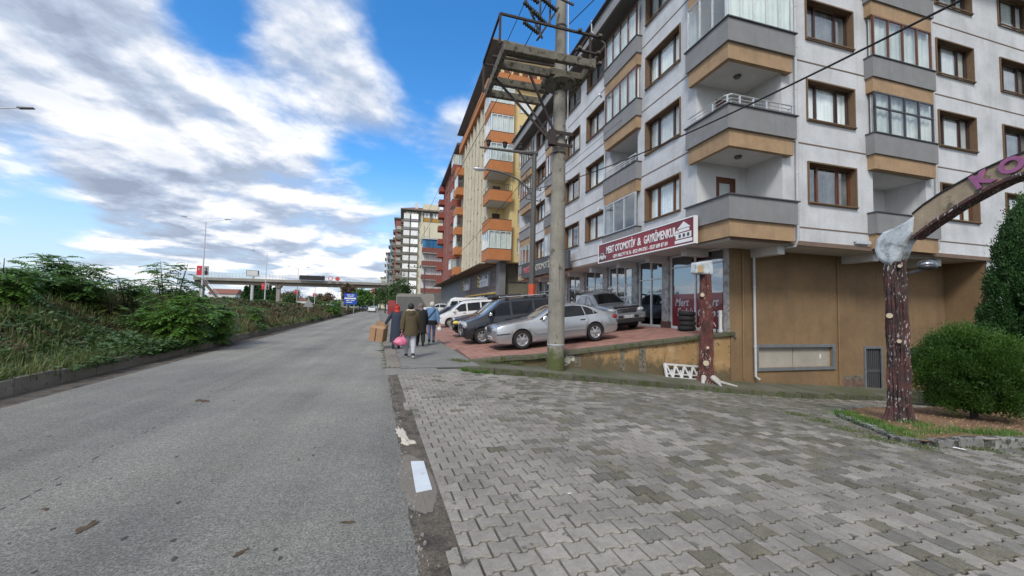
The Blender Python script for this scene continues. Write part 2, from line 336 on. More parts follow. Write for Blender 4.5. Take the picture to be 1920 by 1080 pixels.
# paved side street: sand bed, 300 nearest pavers as parts, the rest one part
bed = grid_mesh('side_street', [a for a in np.arange(0, 30.1, .5)], [a for a in np.arange(-8, 10.4, .46)], lambda x, y: gz(x, y) - .030 if x > xp(y) + .2 else -.03, m_bed)
def ring(x0, x1, g=.0085, inset=0.0):
    px_ = [-.1, -.063, -.037, .037, .063, .1]; hy = [.094, .094, .071, .071, .094, .094]
    pts = [(a, b) for a, b in zip(px_, hy) if x0 < a < x1]
    f = lambda a: float(np.interp(a, px_, hy))
    pts = [(x0, f(x0))] + pts + [(x1, f(x1))]
    while len(pts) < 6: pts.insert(1, ((pts[0][0] + pts[1][0]) / 2, f((pts[0][0] + pts[1][0]) / 2)))
    g += inset; cx = (x0 + x1) / 2; hw = (x1 - x0) / 2
    top = [((a - cx) * (hw - g) / hw + cx, b - g) for a, b in pts]
    return top + [(a, -b) for a, b in top[::-1]]
def paver_arr(x0, x1):
    r0, r1 = ring(x0, x1), ring(x0, x1, inset=.006)
    V = [(a, b, -.045) for a, b in r0] + [(a, b, -.006) for a, b in r0] + [(a, b, 0) for a, b in r1]
    F = []
    for k in (0, 12): F += [(k + i, k + 12 + i, k + 12 + (i + 1) % 12, k + (i + 1) % 12) for i in range(12)]
    F += [(24 + i, 24 + 11 - i, 24 + 10 - i, 24 + i + 1) for i in range(5)]
    return np.array(V), np.array(F)
PA = {'f': paver_arr(-.1, .1), 'l': paver_arr(0, .1)}
th = math.radians(3.6); ct, st = math.cos(th), math.sin(th)
spots = []
nr = np.random.default_rng(5)
clus = [(nr.uniform(2, 14), nr.uniform(1.5, 10), nr.uniform(.15, .75)) for _ in range(75)]
isl_poly = [(11.1, 7.25), (9.9, 6.95), (9.2, 6.4), (8.6, 5.6), (8.1, 4.95), (7.75, 4.45), (8.0, 4.2), (8.8, 4.1), (10, 3.98), (12, 3.88), (16, 3.8), (20, 3.7), (20, 7.6), (14, 7.5)]
def inside(x, y, P):
    c = False
    for i in range(len(P)):
        (x1, y1), (x2, y2) = P[i], P[i - 1]
        if (y1 > y) != (y2 > y) and x < (x2 - x1) * (y - y1) / (y2 - y1) + x1: c = not c
    return c
for j in range(-26, 66):
    for i in range(-8, 110):
        off = (j % 2) * .1
        a = i * .2 + off; b = j * .165
        patch = b > 7.0 and a < 2.35
        if patch: a += .06
        X = .50 + a * ct - b * st; Y = a * st + b * ct + .05
        if patch: Y += .04
        if Y > 10.02 or Y < -1.2 or X > 17: continue
        lim = xp(Y) - (.09 if Y < 2.75 else 0)
        kindp = 'f'
        if X - .1 < lim - .02:
            if X < lim - .02 or X + .1 < lim: continue
            kindp = 'l'
        if inside(X, Y, isl_poly): continue
        # outside the frame to the left/behind
        d = Vector((X, Y, 0)); fwd = .267 * X + .964 * Y; sx = (.964 * X - .267 * Y)
        if fwd < .9 or abs(sx / fwd) > 1.42: continue
        den = .02 + .38 * min(1, max(0, (X - 1.2) / 4)) + .12 * min(1, max(0, (Y - 4) / 3))
        cl = any((X - cx) ** 2 + (Y - cy) ** 2 < r * r for cx, cy, r in clus)
        u = nr.random(); c = 0
        if X > 1.4 and cl: den *= 1.9
        if u < den: c = 1 if nr.random() < .55 else 2
        elif u < den + .08: c = 2 if X > 1.5 else 3
        elif u < den + .2: c = 3
        dip = -.02 * math.exp(-((X - 2.2) ** 2 + (Y - 5.2) ** 2) / .5)
        spots.append((fwd, X, Y, gz(X, Y) + .012 + nr.normal(0, .0016) + dip, c, kindp, nr.normal(0, .014), nr.normal(0, .014), nr.normal(0, .012)))
spots.sort()
def pm(kindp):
    V, F = PA[kindp]; me = bpy.data.meshes.new('paver'); me.from_pydata([tuple(v) for v in V], [], [tuple(f) for f in F]); me.materials.append(pv[0]); me.update(); return me
PM = {k: pm(k) for k in PA}
for s in spots[:300]:
    o = inst(PM[s[5]], 'paver', bed, (s[1], s[2], s[3]), rot=(s[6], s[7] + slope(s[2]) * (1 if s[1] > 2 else 0), th + s[8]), mat=pv[s[4]])
VV, FF, MI = [], [], []; k = 0
for s in spots[300:]:
    V, F = PA[s[5]]; a = th + s[8]; c_, s_ = math.cos(a), math.sin(a)
    X = V[:, 0] * c_ - V[:, 1] * s_; Y = V[:, 0] * s_ + V[:, 1] * c_
    sl_ = slope(s[2]) if s[1] > 1.8 else 0
    Z = V[:, 2] + s[3] + X * (s[7] * .7 - sl_) + Y * s[6] * .7
    VV.append(np.stack([X + s[1], Y + s[2], Z], 1)); FF.append(F + k); k += len(V); MI += [s[4]] * len(F)
o = np_mesh('paver_field', np.concatenate(VV), np.concatenate(FF), pv[0], bed, kind='stuff')
for m_ in pv[1:]: o.data.materials.append(m_)
o.data.polygons.foreach_set('material_index', np.array(MI, dtype=np.int32))
# kerbs
def stone(name, parent, x, y, z0, z1, lx, w, ang, mat, slope_=0, jit=.01):
    b = MB(); hl = lx / 2 - .006; hw = w / 2
    z1 += random.uniform(-jit, jit)
    P = [(-hl, -hw, z0), (hl, -hw, z0), (hl, hw, z0), (-hl, hw, z0), (-hl, -hw + .015, z1), (hl, -hw + .015, z1), (hl, hw, z1), (-hl, hw, z1)]
    a = ang + random.uniform(-.012, .012); c, s = math.cos(a), math.sin(a)
    b.hexa([(x + p * c - q * s, y + p * s + q * c, r + p * slope_) for p, q, r in P])
    return b.build(name, mat, parent, bevel=.012)
def kerb(name, kind='structure'):
    o = bpy.data.objects.new(name, None); COL.objects.link(o); ORG[o.name] = Vector((0, 0, 0)); o['kind'] = kind; return o
kl = kerb('left_kerb'); y = 4.2
while y < 78:
    stone('kerb_stone', kl, xl(y) - .1, y, -.1, .27, 1.02, .17, PI / 2 + .044, m_conc); y += 1.02 if y < 40 else 1.02
MB().hexa([(xl(78) - .2, 78, -.1), (xl(78), 78, -.1), (xl(300), 300, -.1), (xl(300) - .2, 300, -.1), (xl(78) - .2, 78, .27), (xl(78), 78, .27), (xl(300), 300, .27), (xl(300) - .2, 300, .27)]).build('kerb_run', m_conc, kl)
kr = kerb('right_kerb'); y = 10.9
while y < 62:
    w_ = .36
    stone('kerb_stone', kr, xr(y) + .17, y, -.1, .13, .78, w_, PI / 2 + .0575, m_conc); y += .78
MB().hexa([(xr(62), 62, -.1), (xr(62) + .34, 62, -.1), (xr(126) + .34, 126, -.1), (xr(126), 126, -.1), (xr(62), 62, .12), (xr(62) + .34, 62, .12), (xr(126) + .34, 126, .12), (xr(126), 126, .12)]).build('kerb_run', m_conc, kr)
ks = kerb('side_kerb'); x = 2.0
while x < 19:
    stone('kerb_stone', ks, x, 10.14, gz(x, 10) - .1, gz(x, 10) + .15, .74, .2, 0, m_moss, slope_=-.1 if x > 2 else -.05); x += .74
# corner stones curving from the road kerb
for (x, y, a) in [(.55, 10.45, .9), (1.15, 10.2, .25)]:
    stone('kerb_stone', ks, x, y, -.1, .035, .6, .2, a, m_conc)
strip('pavement', lambda y: xr(y) + .3, lambda y: 2.65 - .056 * y, 10.3, 130, .1, m_walk, step=.6)
strip('far_forecourt', lambda y: 2.6 - .056 * y, lambda y: 12, 60, 130, .12, m_walk, step=.6)
grid_mesh('pavement_ramp', [-.35, .1, .6, 1.1, 1.6, 2.05], [9.93, 10.05, 10.2, 10.34], lambda x, y: (y - 9.93) / .41 * .098 - .002 * (y < 9.95) - (.03 if x > 1.9 else 0), m_walk)
grid_mesh('side_pavement', [a for a in np.arange(.9, 21, .5)], [10.22, 10.7, 11.2, 11.72], lambda x, y: (.09 if x < 2 else sz(x)) + (y - 10.2) * .06 * min(1, max(0, x - 3) / 4), m_mosswalk)
# red tiled forecourt, nearest tiles as parts
m_tile = M('red_tile', (.30, .155, .12), .85, .16, 2.5, .3, 160, rand=.12, island=.16, spot=((.12, .1, .085), 3.2, .64))
def fz(x): return tz(x) + .075 * max(0, 1 - (x - 1.5) / 3)
fc = grid_mesh('forecourt', [1.5 + i * .5 for i in range(21)], [11.6 + j for j in range(51)], lambda x, y: fz(x) - .02, M('tile_joint', (.10, .075, .06), .95, .2, 5))
def fz(x): return tz(x) + .075 * max(0, 1 - (x - 1.5) / 3)
tiles = []
for j in range(int(48 / .25)):
    for i in range(int(9.9 / .25)):
        x, y = 1.55 + (i + .5) * .25, 11.85 + (j + .5) * .25
        if x < 2.66 - .056 * y + .1: continue
        tiles.append((.267 * x + .964 * y + (100 if x > 6 and y > 12.4 else 0), x, y))
tiles.sort()
tb = MB().box(-.121, .121, -.121, .121, -.03, .0).mesh('tile', m_tile)
for d, x, y in tiles[:280]: inst(tb, 'tile', fc, (x, y, fz(x) + random.uniform(-.0015, .0015)), rot=(0, -.1 if x > 4.5 else -.075, 0))
V0 = np.array([(-.121, -.121, -.03), (.121, -.121, -.03), (.121, .121, -.03), (-.121, .121, -.03), (-.121, -.121, 0), (.121, -.121, 0), (.121, .121, 0), (-.121, .121, 0)])
F0 = np.array([(4, 5, 6, 7), (0, 1, 5, 4), (1, 2, 6, 5), (2, 3, 7, 6), (3, 0, 4, 7)]); VV, FF = [], []
for q, (d, x, y) in enumerate(tiles[280:]):
    v = V0.copy(); v[:, 2] += fz(x) + v[:, 0] * (.1 if x > 4.5 else .075); v[:, 0] += x; v[:, 1] += y; VV.append(v); FF.append(F0 + 8 * q)
np_mesh('tile_field', np.concatenate(VV), np.concatenate(FF), m_tile, fc, kind='stuff')
# retaining wall of the forecourt
m_tan = M('tan_plaster', (.36, .225, .10), .9, .13, 1.6, .3, 70, streak=.8, spot=((.11, .09, .06), 2.6, .60), col2=(.42, .28, .15), c2s=2.3, foot=(.35, 1.0, (.075, .068, .04), .8, .095))
rw = thing('retaining_wall', 'low cracked tan retaining wall with mossy coping under the red tiled forecourt', 'wall', (7, 11.6, 0))
b = MB(); xs = [2.4 + i * .5 for i in range(19)] 
for a, c in zip(xs[:-1], xs[1:]): b.hexa([(a, 11.5, sz(a) - .4), (c, 11.5, sz(c) - .4), (c, 11.72, sz(c) - .4), (a, 11.72, sz(a) - .4), (a, 11.5, tz(a) - .06), (c, 11.5, tz(c) - .06), (c, 11.72, tz(c) - .06), (a, 11.72, tz(a) - .06)])
b.build('wall_face', m_tan, rw)
b = MB()
for i in range(10):
    a = 1.95 + i * .95; c = a + .945; h = .02 * math.sin(i * 2.3)
    z = lambda x: tz(x) + .03 + (.06 if x < 3 else 0)
    b = MB().hexa([(a, 11.40 + h, z(a) - .12), (c, 11.40 - h, z(c) - .12), (c, 11.76, z(c) - .12), (a, 11.76, z(a) - .12), (a, 11.42 + h, z(a)), (c, 11.42 - h, z(c)), (c, 11.76, z(c)), (a, 11.76, z(a))])
    b.build('coping', m_moss, rw, bevel=.015)
for (x0, w, h0) in [(5.28, .22, .0), (7.6, .25, .0), (6.9, .16, .2)]:      # repaired drainage strips on the wall face
    MB().hexa([(x0, 11.488, sz(x0) + .1), (x0 + w, 11.488, sz(x0 + w) + .1), (x0 + w, 11.5, sz(x0 + w) + .1), (x0, 11.5, sz(x0) + .1), (x0, 11.488, tz(x0) - .12 - h0 * .5), (x0 + w, 11.488, tz(x0) - .12), (x0 + w, 11.5, tz(x0) - .12), (x0, 11.5, tz(x0) - .12)]).build('repair_strip', M('cement_patch', (.17, .145, .11), .95, .3, 6, .4, 60, spot=((.07, .065, .05), 8, .55)), rw)
b = MB(); pts = []      # flaking white patch beside the concrete pole
for i in range(16):
    t = 2 * PI * i / 16; r = .62 * (1 + .28 * math.sin(3 * t + 1) + .16 * math.sin(7 * t)); pts.append((4.72 + r * .8 * math.cos(t), .05 + r * .42 * math.sin(t)))
b.prism(pts, lambda a, c, t: (a, t, c + .02), 11.49, 11.5); b.build('flaked_patch', M('flaked_lime', (.52, .49, .41), .95, .3, 9, .5, 50, spot=((.1, .09, .06), 11, .52)), rw)
rs = random.Random(3)
m_crack = M('crack_dark', (.05, .04, .03), 1, .1)
def crack(x, z, n, ang, br=.25):
    P = [(x, z)]
    for _ in range(n * 2):
        ang += rs.uniform(-.9, .9); x += .06 * math.cos(ang); z = min(tz(x) - .16, max(sz(x) + .02, z + .05 * math.sin(ang))); P.append((x, z))
    b = MB()
    for p, q in zip(P[:-1], P[1:]): b.bar((p[0], 11.497, p[1]), (q[0], 11.498, q[1]), .006, .006)
    b.build('crack', m_crack, rw)
for x, z, n, a in [(6.1, .25, 5, -.6), (8.1, .35, 9, .1), (8.0, .35, 6, -1.8), (9.2, .5, 5, 1.2), (6.6, .1, 6, -1.2), (8.5, -.2, 7, .9), (8.3, -.35, 6, 2.2), (5.9, -.05, 6, .3)]: crack(x, z, n, a)
# tree island
m_isl = M('island_soil', (.20, .115, .06), .95, .25, 6, .7, 40, spot=((.30, .24, .17), 16, .62))
def iz(x, y):
    t = min(1, max(0, (x - 8.1 + (5.2 - y) * .8) / 1.3)); return gz(x, y) + .035 + .115 * t
isl = kerb('tree_island')
V, F = [], []; q_ = {}
for i in range(int((20 - 7.4) / .2)):
    for j in range(int(4.2 / .2)):
        x, y = 7.4 + i * .2, 3.6 + j * .2
        if not inside(x + .1, y + .1, isl_poly): continue
        ids = []
        for (a, c) in ((0, 0), (1, 0), (1, 1), (0, 1)):
            k_ = (i + a, j + c)
            if k_ not in q_: q_[k_] = len(V); xx, yy = 7.4 + k_[0] * .2, 3.6 + k_[1] * .2; V.append((xx, yy, iz(xx, yy) + .012 * math.sin(xx * 5.1) * math.sin(yy * 6.3)))
            ids.append(q_[k_])
        F.append(ids)
np_mesh('island_bed', V, F, m_isl, isl, smooth=True)
m_kw = M('kerb_whitewashed', (.22, .215, .20), .92, .25, 5, .4, 60, rand=.4, spot=((.06, .062, .05), 8, .50))
def along(P, step):
    out = []; carry = 0
    for (x1, y1), (x2, y2) in zip(P[:-1], P[1:]):
        L_ = math.hypot(x2 - x1, y2 - y1); t = carry
        while t < L_: out.append((x1 + (x2 - x1) * t / L_, y1 + (y2 - y1) * t / L_, math.atan2(y2 - y1, x2 - x1))); t += step
        carry = t - L_
    return out
for (x, y, a) in along(isl_poly[:12], .46): stone('kerb_stone', isl, x, y, gz(x, y) - .2, iz(x, y) + .018, .46, .15, a, m_kw)
# highway embankment, highway deck
def btop(y): return 2.22 - .0115 * (max(y, -30) - 20) if y < 110 else 1.185
def bank(x, y):
    t = (xl(y) - .18 - x) / 5.3; t = min(1, max(0, t)); hi = btop(y) - .55
    return .2 + (hi - .2) * (t * t * (3 - 2 * t)) + .09 * math.sin(x * 2.1 + y * .9) * math.sin(y * .55 + x) * (1 if 0 < t < 1 else 0)
ys = [float(a) for a in np.arange(-4, 60, .8)] + [60 + 6 * a for a in range(40)]
V, F = [], []
for j, y in enumerate(ys):
    for i in range(13): x = xl(y) - .18 - 5.9 * i / 12; V.append((x, y, bank(x, y)))
    if j: F += [((j - 1) * 13 + i, (j - 1) * 13 + i + 1, j * 13 + i + 1, j * 13 + i) for i in range(12)]
np_mesh('embankment', V, F, M('bank_soil', (.085, .068, .042), .95, .3, 2, .7, 20, col2=(.05, .06, .025), c2s=.8), smooth=True, kind='structure')
strip('highway', lambda y: -46, lambda y: xl(y) - 6.05, -30, 1500, 0, m_asph, step=3, hz=lambda x, y: btop(y) - .75, nx=2)
bw = thing('highway_barrier', 'long grey concrete barrier wall of the highway above the green embankment', 'wall', (-12.5, 20, 0))
y = 6.
m_bar = M('barrier_concrete', (.27, .26, .24), .9, .16, 1.5, .2, 50, rand=.12, streak=.5)
while y < 120:
    x = xl(y) - 6.0; x2 = xl(y + 3) - 6.0; z, z2 = btop(y), btop(y + 3)
    MB().hexa([(x - .3, y, z - 1.4), (x, y, z - 1.4), (x2, y + 2.97, z2 - 1.4), (x2 - .3, y + 2.97, z2 - 1.4), (x - .22, y, z - .35), (x - .06, y, z - .35), (x2 - .06, y + 2.97, z2 - .35), (x2 - .22, y + 2.97, z2 - .35)]).build('wall_panel', m_bar, bw)
    y += 3.
# ------------------------------------------------------------------ buildings
m_stuc = M('stucco', (.56, .57, .585), .93, .10, 1.1, .4, 90, streak=.14, col2=(.44, .447, .455), c2s=.9, c2t=(.46, .74))
m_stuc2 = M('stucco_white', (.60, .60, .595), .93, .06, 1.1, .25, 90, streak=.15)
m_gpar = M('grey_parapet', (.225, .225, .228), .93, .09, 2, .35, 90, streak=.25, spot=((.30, .3, .3), 3.1, .68))
m_tanb = M('tan_band', (.365, .245, .142), .93, .12, 1.6, .3, 80, streak=.35, col2=(.31, .205, .12), c2s=1.2)
m_brev = M('brown_surround', (.155, .098, .055), .8, .12, 5, .15, 60, streak=.15)
m_brow = M('brown_wall', (.235, .152, .078), .93, .12, .9, .25, 70, streak=.35, col2=(.185, .118, .062), c2s=.7, c2t=(.4, .7), foot=(-.75, .35, (.085, .07, .045), .75, .075), spot=((.30, .26, .19), 5, .70))
m_groove = M('groove_brown', (.17, .12, .09), .9, .1)
m_cap = M('dark_cap', (.07, .072, .075), .6, .15, 8)
m_frame = M('dark_wood_frame', (.045, .022, .016), .4, .15, 6)
m_frame2 = M('red_wood_frame', (.12, .04, .018), .4, .15, 6)
m_alu = M('aluminium', (.62, .63, .64), .35, .05, 8, metal=.6)
m_pvc = M('white_pvc', (.72, .73, .73), .4, .05, 8)
m_alud = M('dark_aluminium', (.08, .08, .085), .35, .1, 8, metal=.5)
m_curt = M('net_curtain', (.82, .83, .81), .9, .10, 1.4, .0, rand=.2, streak=0)
m_curtd = M('drawn_curtain', (.34, .34, .33), .9, .3, 2.4, rand=.4)
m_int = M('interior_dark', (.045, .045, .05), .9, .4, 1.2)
m_soff = M('soffit_white', (.58, .57, .55), .93, .08, 2)
m_pipe = M('pipe_grey_white', (.50, .51, .52), .5, .08, 4, streak=.3)
g_win = glass_mat('window_glass', (.94, .96, .96), 1.5, .07)
g_shop = glass_mat('shop_glass', (.6, .66, .7), 1.6, .20)
g_bal = glass_mat('balcony_glass', (.93, .96, .95), 1.5, .06)
class Fac:
    def __init__(s, k, c): s.k, s.c = k, c; s.rz = -PI / 2 if k == 'A' else 0
    def pt(s, a, d, z): return (s.c + d, a, z) if s.k == 'A' else (a, s.c + d, z)
    def box(s, b, a0, a1, d0, d1, z0, z1):
        p, q = s.pt(a0, d0, z0), s.pt(a1, d1, z1); return b.box(min(p[0], q[0]), max(p[0], q[0]), min(p[1], q[1]), max(p[1], q[1]), min(z0, z1), max(z0, z1))
    def wall(s, b, a0, a1, z0, z1, holes, rev=.3):
        A = sorted({a0, a1} | {min(a1, max(a0, h[i])) for h in holes for i in (0, 1)}); Z = sorted({z0, z1} | {min(z1, max(z0, h[i])) for h in holes for i in (2, 3)})
        for i in range(len(A) - 1):
            for j in range(len(Z) - 1):
                ca, cz = (A[i] + A[i + 1]) / 2, (Z[j] + Z[j + 1]) / 2
                if any(h[0] < ca < h[1] and h[2] < cz < h[3] for h in holes): continue
                b.add([s.pt(A[i], 0, Z[j]), s.pt(A[i + 1], 0, Z[j]), s.pt(A[i + 1], 0, Z[j + 1]), s.pt(A[i], 0, Z[j + 1])], [(0, 1, 2, 3)])
        for h in holes:
            for (p, q) in (((h[0], h[2]), (h[1], h[2])), ((h[1], h[2]), (h[1], h[3])), ((h[1], h[3]), (h[0], h[3])), ((h[0], h[3]), (h[0], h[2]))):
                b.add([s.pt(p[0], 0, p[1]), s.pt(q[0], 0, q[1]), s.pt(q[0], rev, q[1]), s.pt(p[0], rev, p[1])], [(0, 1, 2, 3)])
        return b
MC = {}
def mesh_of(key, fn):
    if key not in MC: MC[key] = fn()
    return MC[key]
def put(me, name, parent, fac, s_, z, mat=None, at=None):
    root = parent
    while root.parent: root = root.parent
    base = Vector(root.location) if parent == root else None
    if parent == root: o = inst(me, name, parent, Vector(fac.pt(s_, 0, z)) - base, fac.rz, mat)
    else: o = inst(me, name, parent, at or (0, 0, 0), 0, mat)
    return o
def window(parent, fac, s_, z, w, h, dep=.26, lights=(.26, .42, .32), frame=None, curt=None, surround=m_brev, sill=True, seed=0, band=.045, fw=.055):
    """window unit: deep reveal surround (part) with frame, panes and curtains (sub-parts)"""
    frame = frame or m_frame; w2 = w / 2
    def f_s():
        b = MB(); t = .05
        b.box(-w2 - .0, -w2 + t, -band, dep, 0, h).box(w2 - t, w2 + .0, -band, dep, 0, h).box(-w2 + t, w2 - t, -band, dep, h - t, h)
        if sill: b.box(-w2 + t, w2 - t, -.02, dep, 0, .05); b.box(-w2 + .02, w2 - .02, -.10, -band - .002, .03, .065); b.box(-w2 + t, w2 - t, .05, dep, .05, .085)
        if dep > .2: b.box(-w2 + t, -w2 + .10, dep - .08, dep - .004, .085, h - t).box(w2 - .10, w2 - t, dep - .08, dep - .004, .085, h - t).box(-w2 + .10, w2 - .10, dep - .08, dep - .004, h - .10, h - t)
        return b.mesh('window', surround)
    o = put(mesh_of(('ws', w, h, dep, surround.name, sill, band), f_s), 'window', parent, fac, s_, z)
    i0, i1, j0, j1 = -w2 + .05, w2 - .05, .05, h - .05; y0 = dep - .06
    edges = [i0]; tot = sum(lights)
    for l in lights: edges.append(edges[-1] + (i1 - i0) * l / tot)
    def f_f():
        b = MB()
        for k in range(len(lights)):
            a, c = edges[k], edges[k + 1]; d = 0 if k % 2 else .025
            b.box(a + .004, a + fw, y0 - d, y0 + .05, j0, j1).box(c - fw, c - .004, y0 - d, y0 + .05, j0, j1).box(a + fw, c - fw, y0 - d, y0 + .05, j0, j0 + fw).box(a + fw, c - fw, y0 - d, y0 + .05, j1 - fw, j1)
        return b.mesh('frame', m_frame)
    put(mesh_of(('wf', w, h, dep, lights, fw), f_f), 'frame', o, fac, 0, 0, mat=frame)
    r = random.Random(seed * 77 + int(z * 10) + int(s_ * 31)); 
    for k in range(len(lights)):
        a, c = edges[k] + fw - .01, edges[k + 1] - fw + .01
        put(mesh_of(('wp', w, h, dep, lights, k), lambda: MB().box(a, c, y0 + .015, y0 + .022, j0 + fw - .01, j1 - fw + .01).mesh('pane', g_win)), 'pane', o, fac, 0, 0)
    st = curt if curt is not None else r.choice((0, 0, 1, 2, 0, 0))
    def cur(a, c, amp):
        n = max(4, int((c - a) / .05)); V = [(a + (c - a) * i / n, y0 + .075 + amp * math.sin(i * 1.9) + amp * .5 * math.sin(i * .7), zz) for zz in (j0, j1) for i in range(n + 1)]
        return MB().add(V, [(i, i + 1, n + 2 + i, n + 1 + i) for i in range(n)]).mesh('curtain', m_curt)
    if st != 3:
        spans = {0: [(0.0, 1.0)], 1: [(.30, 1.0)], 2: [(0, .38), (.66, 1)]}[st]
        for u, v in spans:
            put(mesh_of(('wc', w, h, dep, u, v), lambda: cur(i0 + (i1 - i0) * u, i0 + (i1 - i0) * v, .022)), 'curtain', o, fac, 0, 0, mat=m_curt if r.random() < .72 else m_curtd)
    return o
bA = thing('apartment_building', 'grey and white apartment block with brown window surrounds, tan banded balconies and shops below', 'building', (16, 16, 0))
FA, FB = Fac('A', 10.1), Fac('B', 10.27)
PT = [5.40, 8.33, 11.22, 14.15]; ROWS = [(5.50, 7.02), (8.45, 9.98), (11.41, 12.95), (14.36, 15.9)]
GR = [4.66, 7.63, 10.6, 13.57]
colsA = [(12.57, 14.87), (18.44, 20.70), (21.57, 23.9), (27.6, 29.85)]; colsB = [(13.44, 15.78), (20.33, 22.68), (24.42, 26.76)]
stA = [(15.15, 18.15), (24.75, 27.05), (30.5, 33.4)]; stB = [(16.3, 19.72)]
END = 34.2
def holes(cols, sts):
    H = [(a, c, z0, z1) for a, c in cols for z0, z1 in ROWS]
    H += [(a + .32, c - .22, p - .85, p + 1.58) for a, c in sts for p in PT]
    return H
b = MB(); FA.wall(b, 11.74, END, 4.2, 16.2, holes(colsA, stA)); b.build('wall', m_stuc, bA)
b = MB(); FB.wall(b, 12.33, 27.6, 4.1, 16.2, holes(colsB, stB)); FB.wall(b, 23.0, 27.6, -3, 4.1, []); b.build('wall', m_stuc, bA)
# recessed corner
b = MB(); C1 = Fac('B', 11.74); C1.wall(b, 10.1, 12.33, 4.2, 16.2, [(10.95, 11.85, p - .83, p + 1.28) for p in PT], .1); Fac('A', 12.33).wall(b, 10.27, 11.74, 4.2, 16.2, [])
b.build('wall', m_stuc2, bA)
for p in PT:
    d = Fac('B', 11.74).box(MB(), 10.95, 11.0, .03, .1, p - .83, p + 1.28); Fac('B', 11.74).box(d, 11.8, 11.85, .03, .1, p - .83, p + 1.28); Fac('B', 11.74).box(d, 11.0, 11.8, .03, .1, p + 1.2, p + 1.28)
    Fac('B', 11.74).box(d, 11.0, 11.14, .05, .09, p - .83, p + 1.2); Fac('B', 11.74).box(d, 11.66, 11.8, .05, .09, p - .83, p + 1.2); Fac('B', 11.74).box(d, 11.14, 11.66, .05, .09, p - .83, p - .1); Fac('B', 11.74).box(d, 11.14, 11.66, .05, .09, p + 1.08, p + 1.2)
    d = d.build('balcony_door', m_frame2, bA)
    Fac('B', 11.74).box(MB(), 11.14, 11.66, .065, .072, p - .1, p + 1.08).build('pane', g_win, d); Fac('B', 11.74).box(MB(), 11.14, 11.66, .1, .11, p - .83, p + 1.08).build('curtain', m_curt, d)
# brown grooves
for f, segs in ((FA, [(11.95, 15.15), (18.15, 24.75), (27.05, 30.5), (33.4, END)]), (FB, [(12.62, 16.3), (19.72, 27.6)])):
    for z in GR:
        for a, c in segs: f.box(MB(), a, c, -.012, .004, z - .022, z + .022).build('groove', m_groove, bA)
for c in colsA:
    for r_ in ROWS: window(bA, FA, sum(c) / 2, r_[0], round(c[1] - c[0], 2), r_[1] - r_[0], seed=1, lights=(.42, .42, .20) if c[0] > 13 else (.3, .44, .28), frame=m_frame2 if r_[0] < 6 else m_frame)
for c in colsB:
    for r_ in ROWS: window(bA, FB, sum(c) / 2, r_[0], round(c[1] - c[0], 2), r_[1] - r_[0], seed=3, lights=(.28, .42, .26), frame=m_frame2 if r_[0] < 6 else m_frame, curt=0 if r_[0] < 8 else None)
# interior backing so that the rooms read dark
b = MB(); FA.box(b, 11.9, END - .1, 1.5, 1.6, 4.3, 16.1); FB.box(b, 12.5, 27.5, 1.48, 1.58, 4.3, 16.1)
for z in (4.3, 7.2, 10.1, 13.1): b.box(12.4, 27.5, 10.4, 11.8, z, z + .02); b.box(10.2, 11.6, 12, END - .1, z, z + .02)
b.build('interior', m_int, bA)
def balcony(f, a0, a1, p, par, prot=.3, left=None, cap_m=m_cap):
    """straight balcony: grey parapet (part) with tan band, cap and slab (sub-parts)"""
    b = MB(); f.box(b, a0, a1, -prot, -prot + .12, p - .76, p); f.box(b, a0, a0 + .12, -prot + .12, .0, p - .76, p); f.box(b, a1 - .12, a1, -prot + .12, .0, p - .76, p); o = b.build('balcony_parapet', m_gpar, par)
    b = MB(); f.box(b, a0 + .06, a1 - .06, -prot + .06, .0, p - 1.30, p - .762); b.build('tan_band', m_tanb, o)
    b = MB(); f.box(b, a0 - .03, a1 + .03, -prot - .04, -prot + .16, p + .002, p + .035); f.box(b, a0 - .03, a0 + .16, -prot + .16, 0, p + .002, p + .035); f.box(b, a1 - .16, a1 + .03, -prot + .16, 0, p + .002, p + .035); b.build('cap', cap_m, o)
    return o
def recess(f, a0, a1, z0, z1, par, dep=1.35, door=None):
    b = MB(); f.box(b, a0 - .1, a0 - .002, .02, dep, z0, z1); f.box(b, a1 + .002, a1 + .1, .02, dep, z0, z1); f.box(b, a0, a1, dep, dep + .08, z0, z1); f.box(b, a0, a1, .02, dep, z1 - .002, z1 + .05); f.box(b, a0, a1, .02, dep, z0 - .05, z0 + .002)
    o = b.build('balcony_recess', m_stuc2, par)
    if door:
        d = MB(); f.box(d, door[0], door[1], dep - .06, dep - .002, z0 + .01, z0 + 2.1); f.box(MB(), door[0] + .12, door[1] - .12, dep - .075, dep - .062, z0 + .9, z0 + 1.98).build('pane', g_win, o); d.build('door', m_frame, o)
    return o
def rail(f, a0, a1, p, par, prot=.3, h=.36, ret=0):
    b = MB(); d = -prot + .06
    for k in (0.14, .25, h): b.bar(f.pt(a0, d, p + k), f.pt(a1, d, p + k), .028 if k < h else .045)
    if ret:
        for k in (0.14, .25, h): b.bar(f.pt(a0, d, p + k), f.pt(a0, 0, p + k), .028)
        for k in (0.14, .25, h): b.bar(f.pt(a1, d, p + k), f.pt(a1, 0, p + k), .028)
    n = max(2, int((a1 - a0) / .45))
    for i in range(n + 1): a = a0 + (a1 - a0) * i / n; b.bar(f.pt(a, d, p + .03), f.pt(a, d, p + h), .03)
    return b.build('railing', m_alu, par)
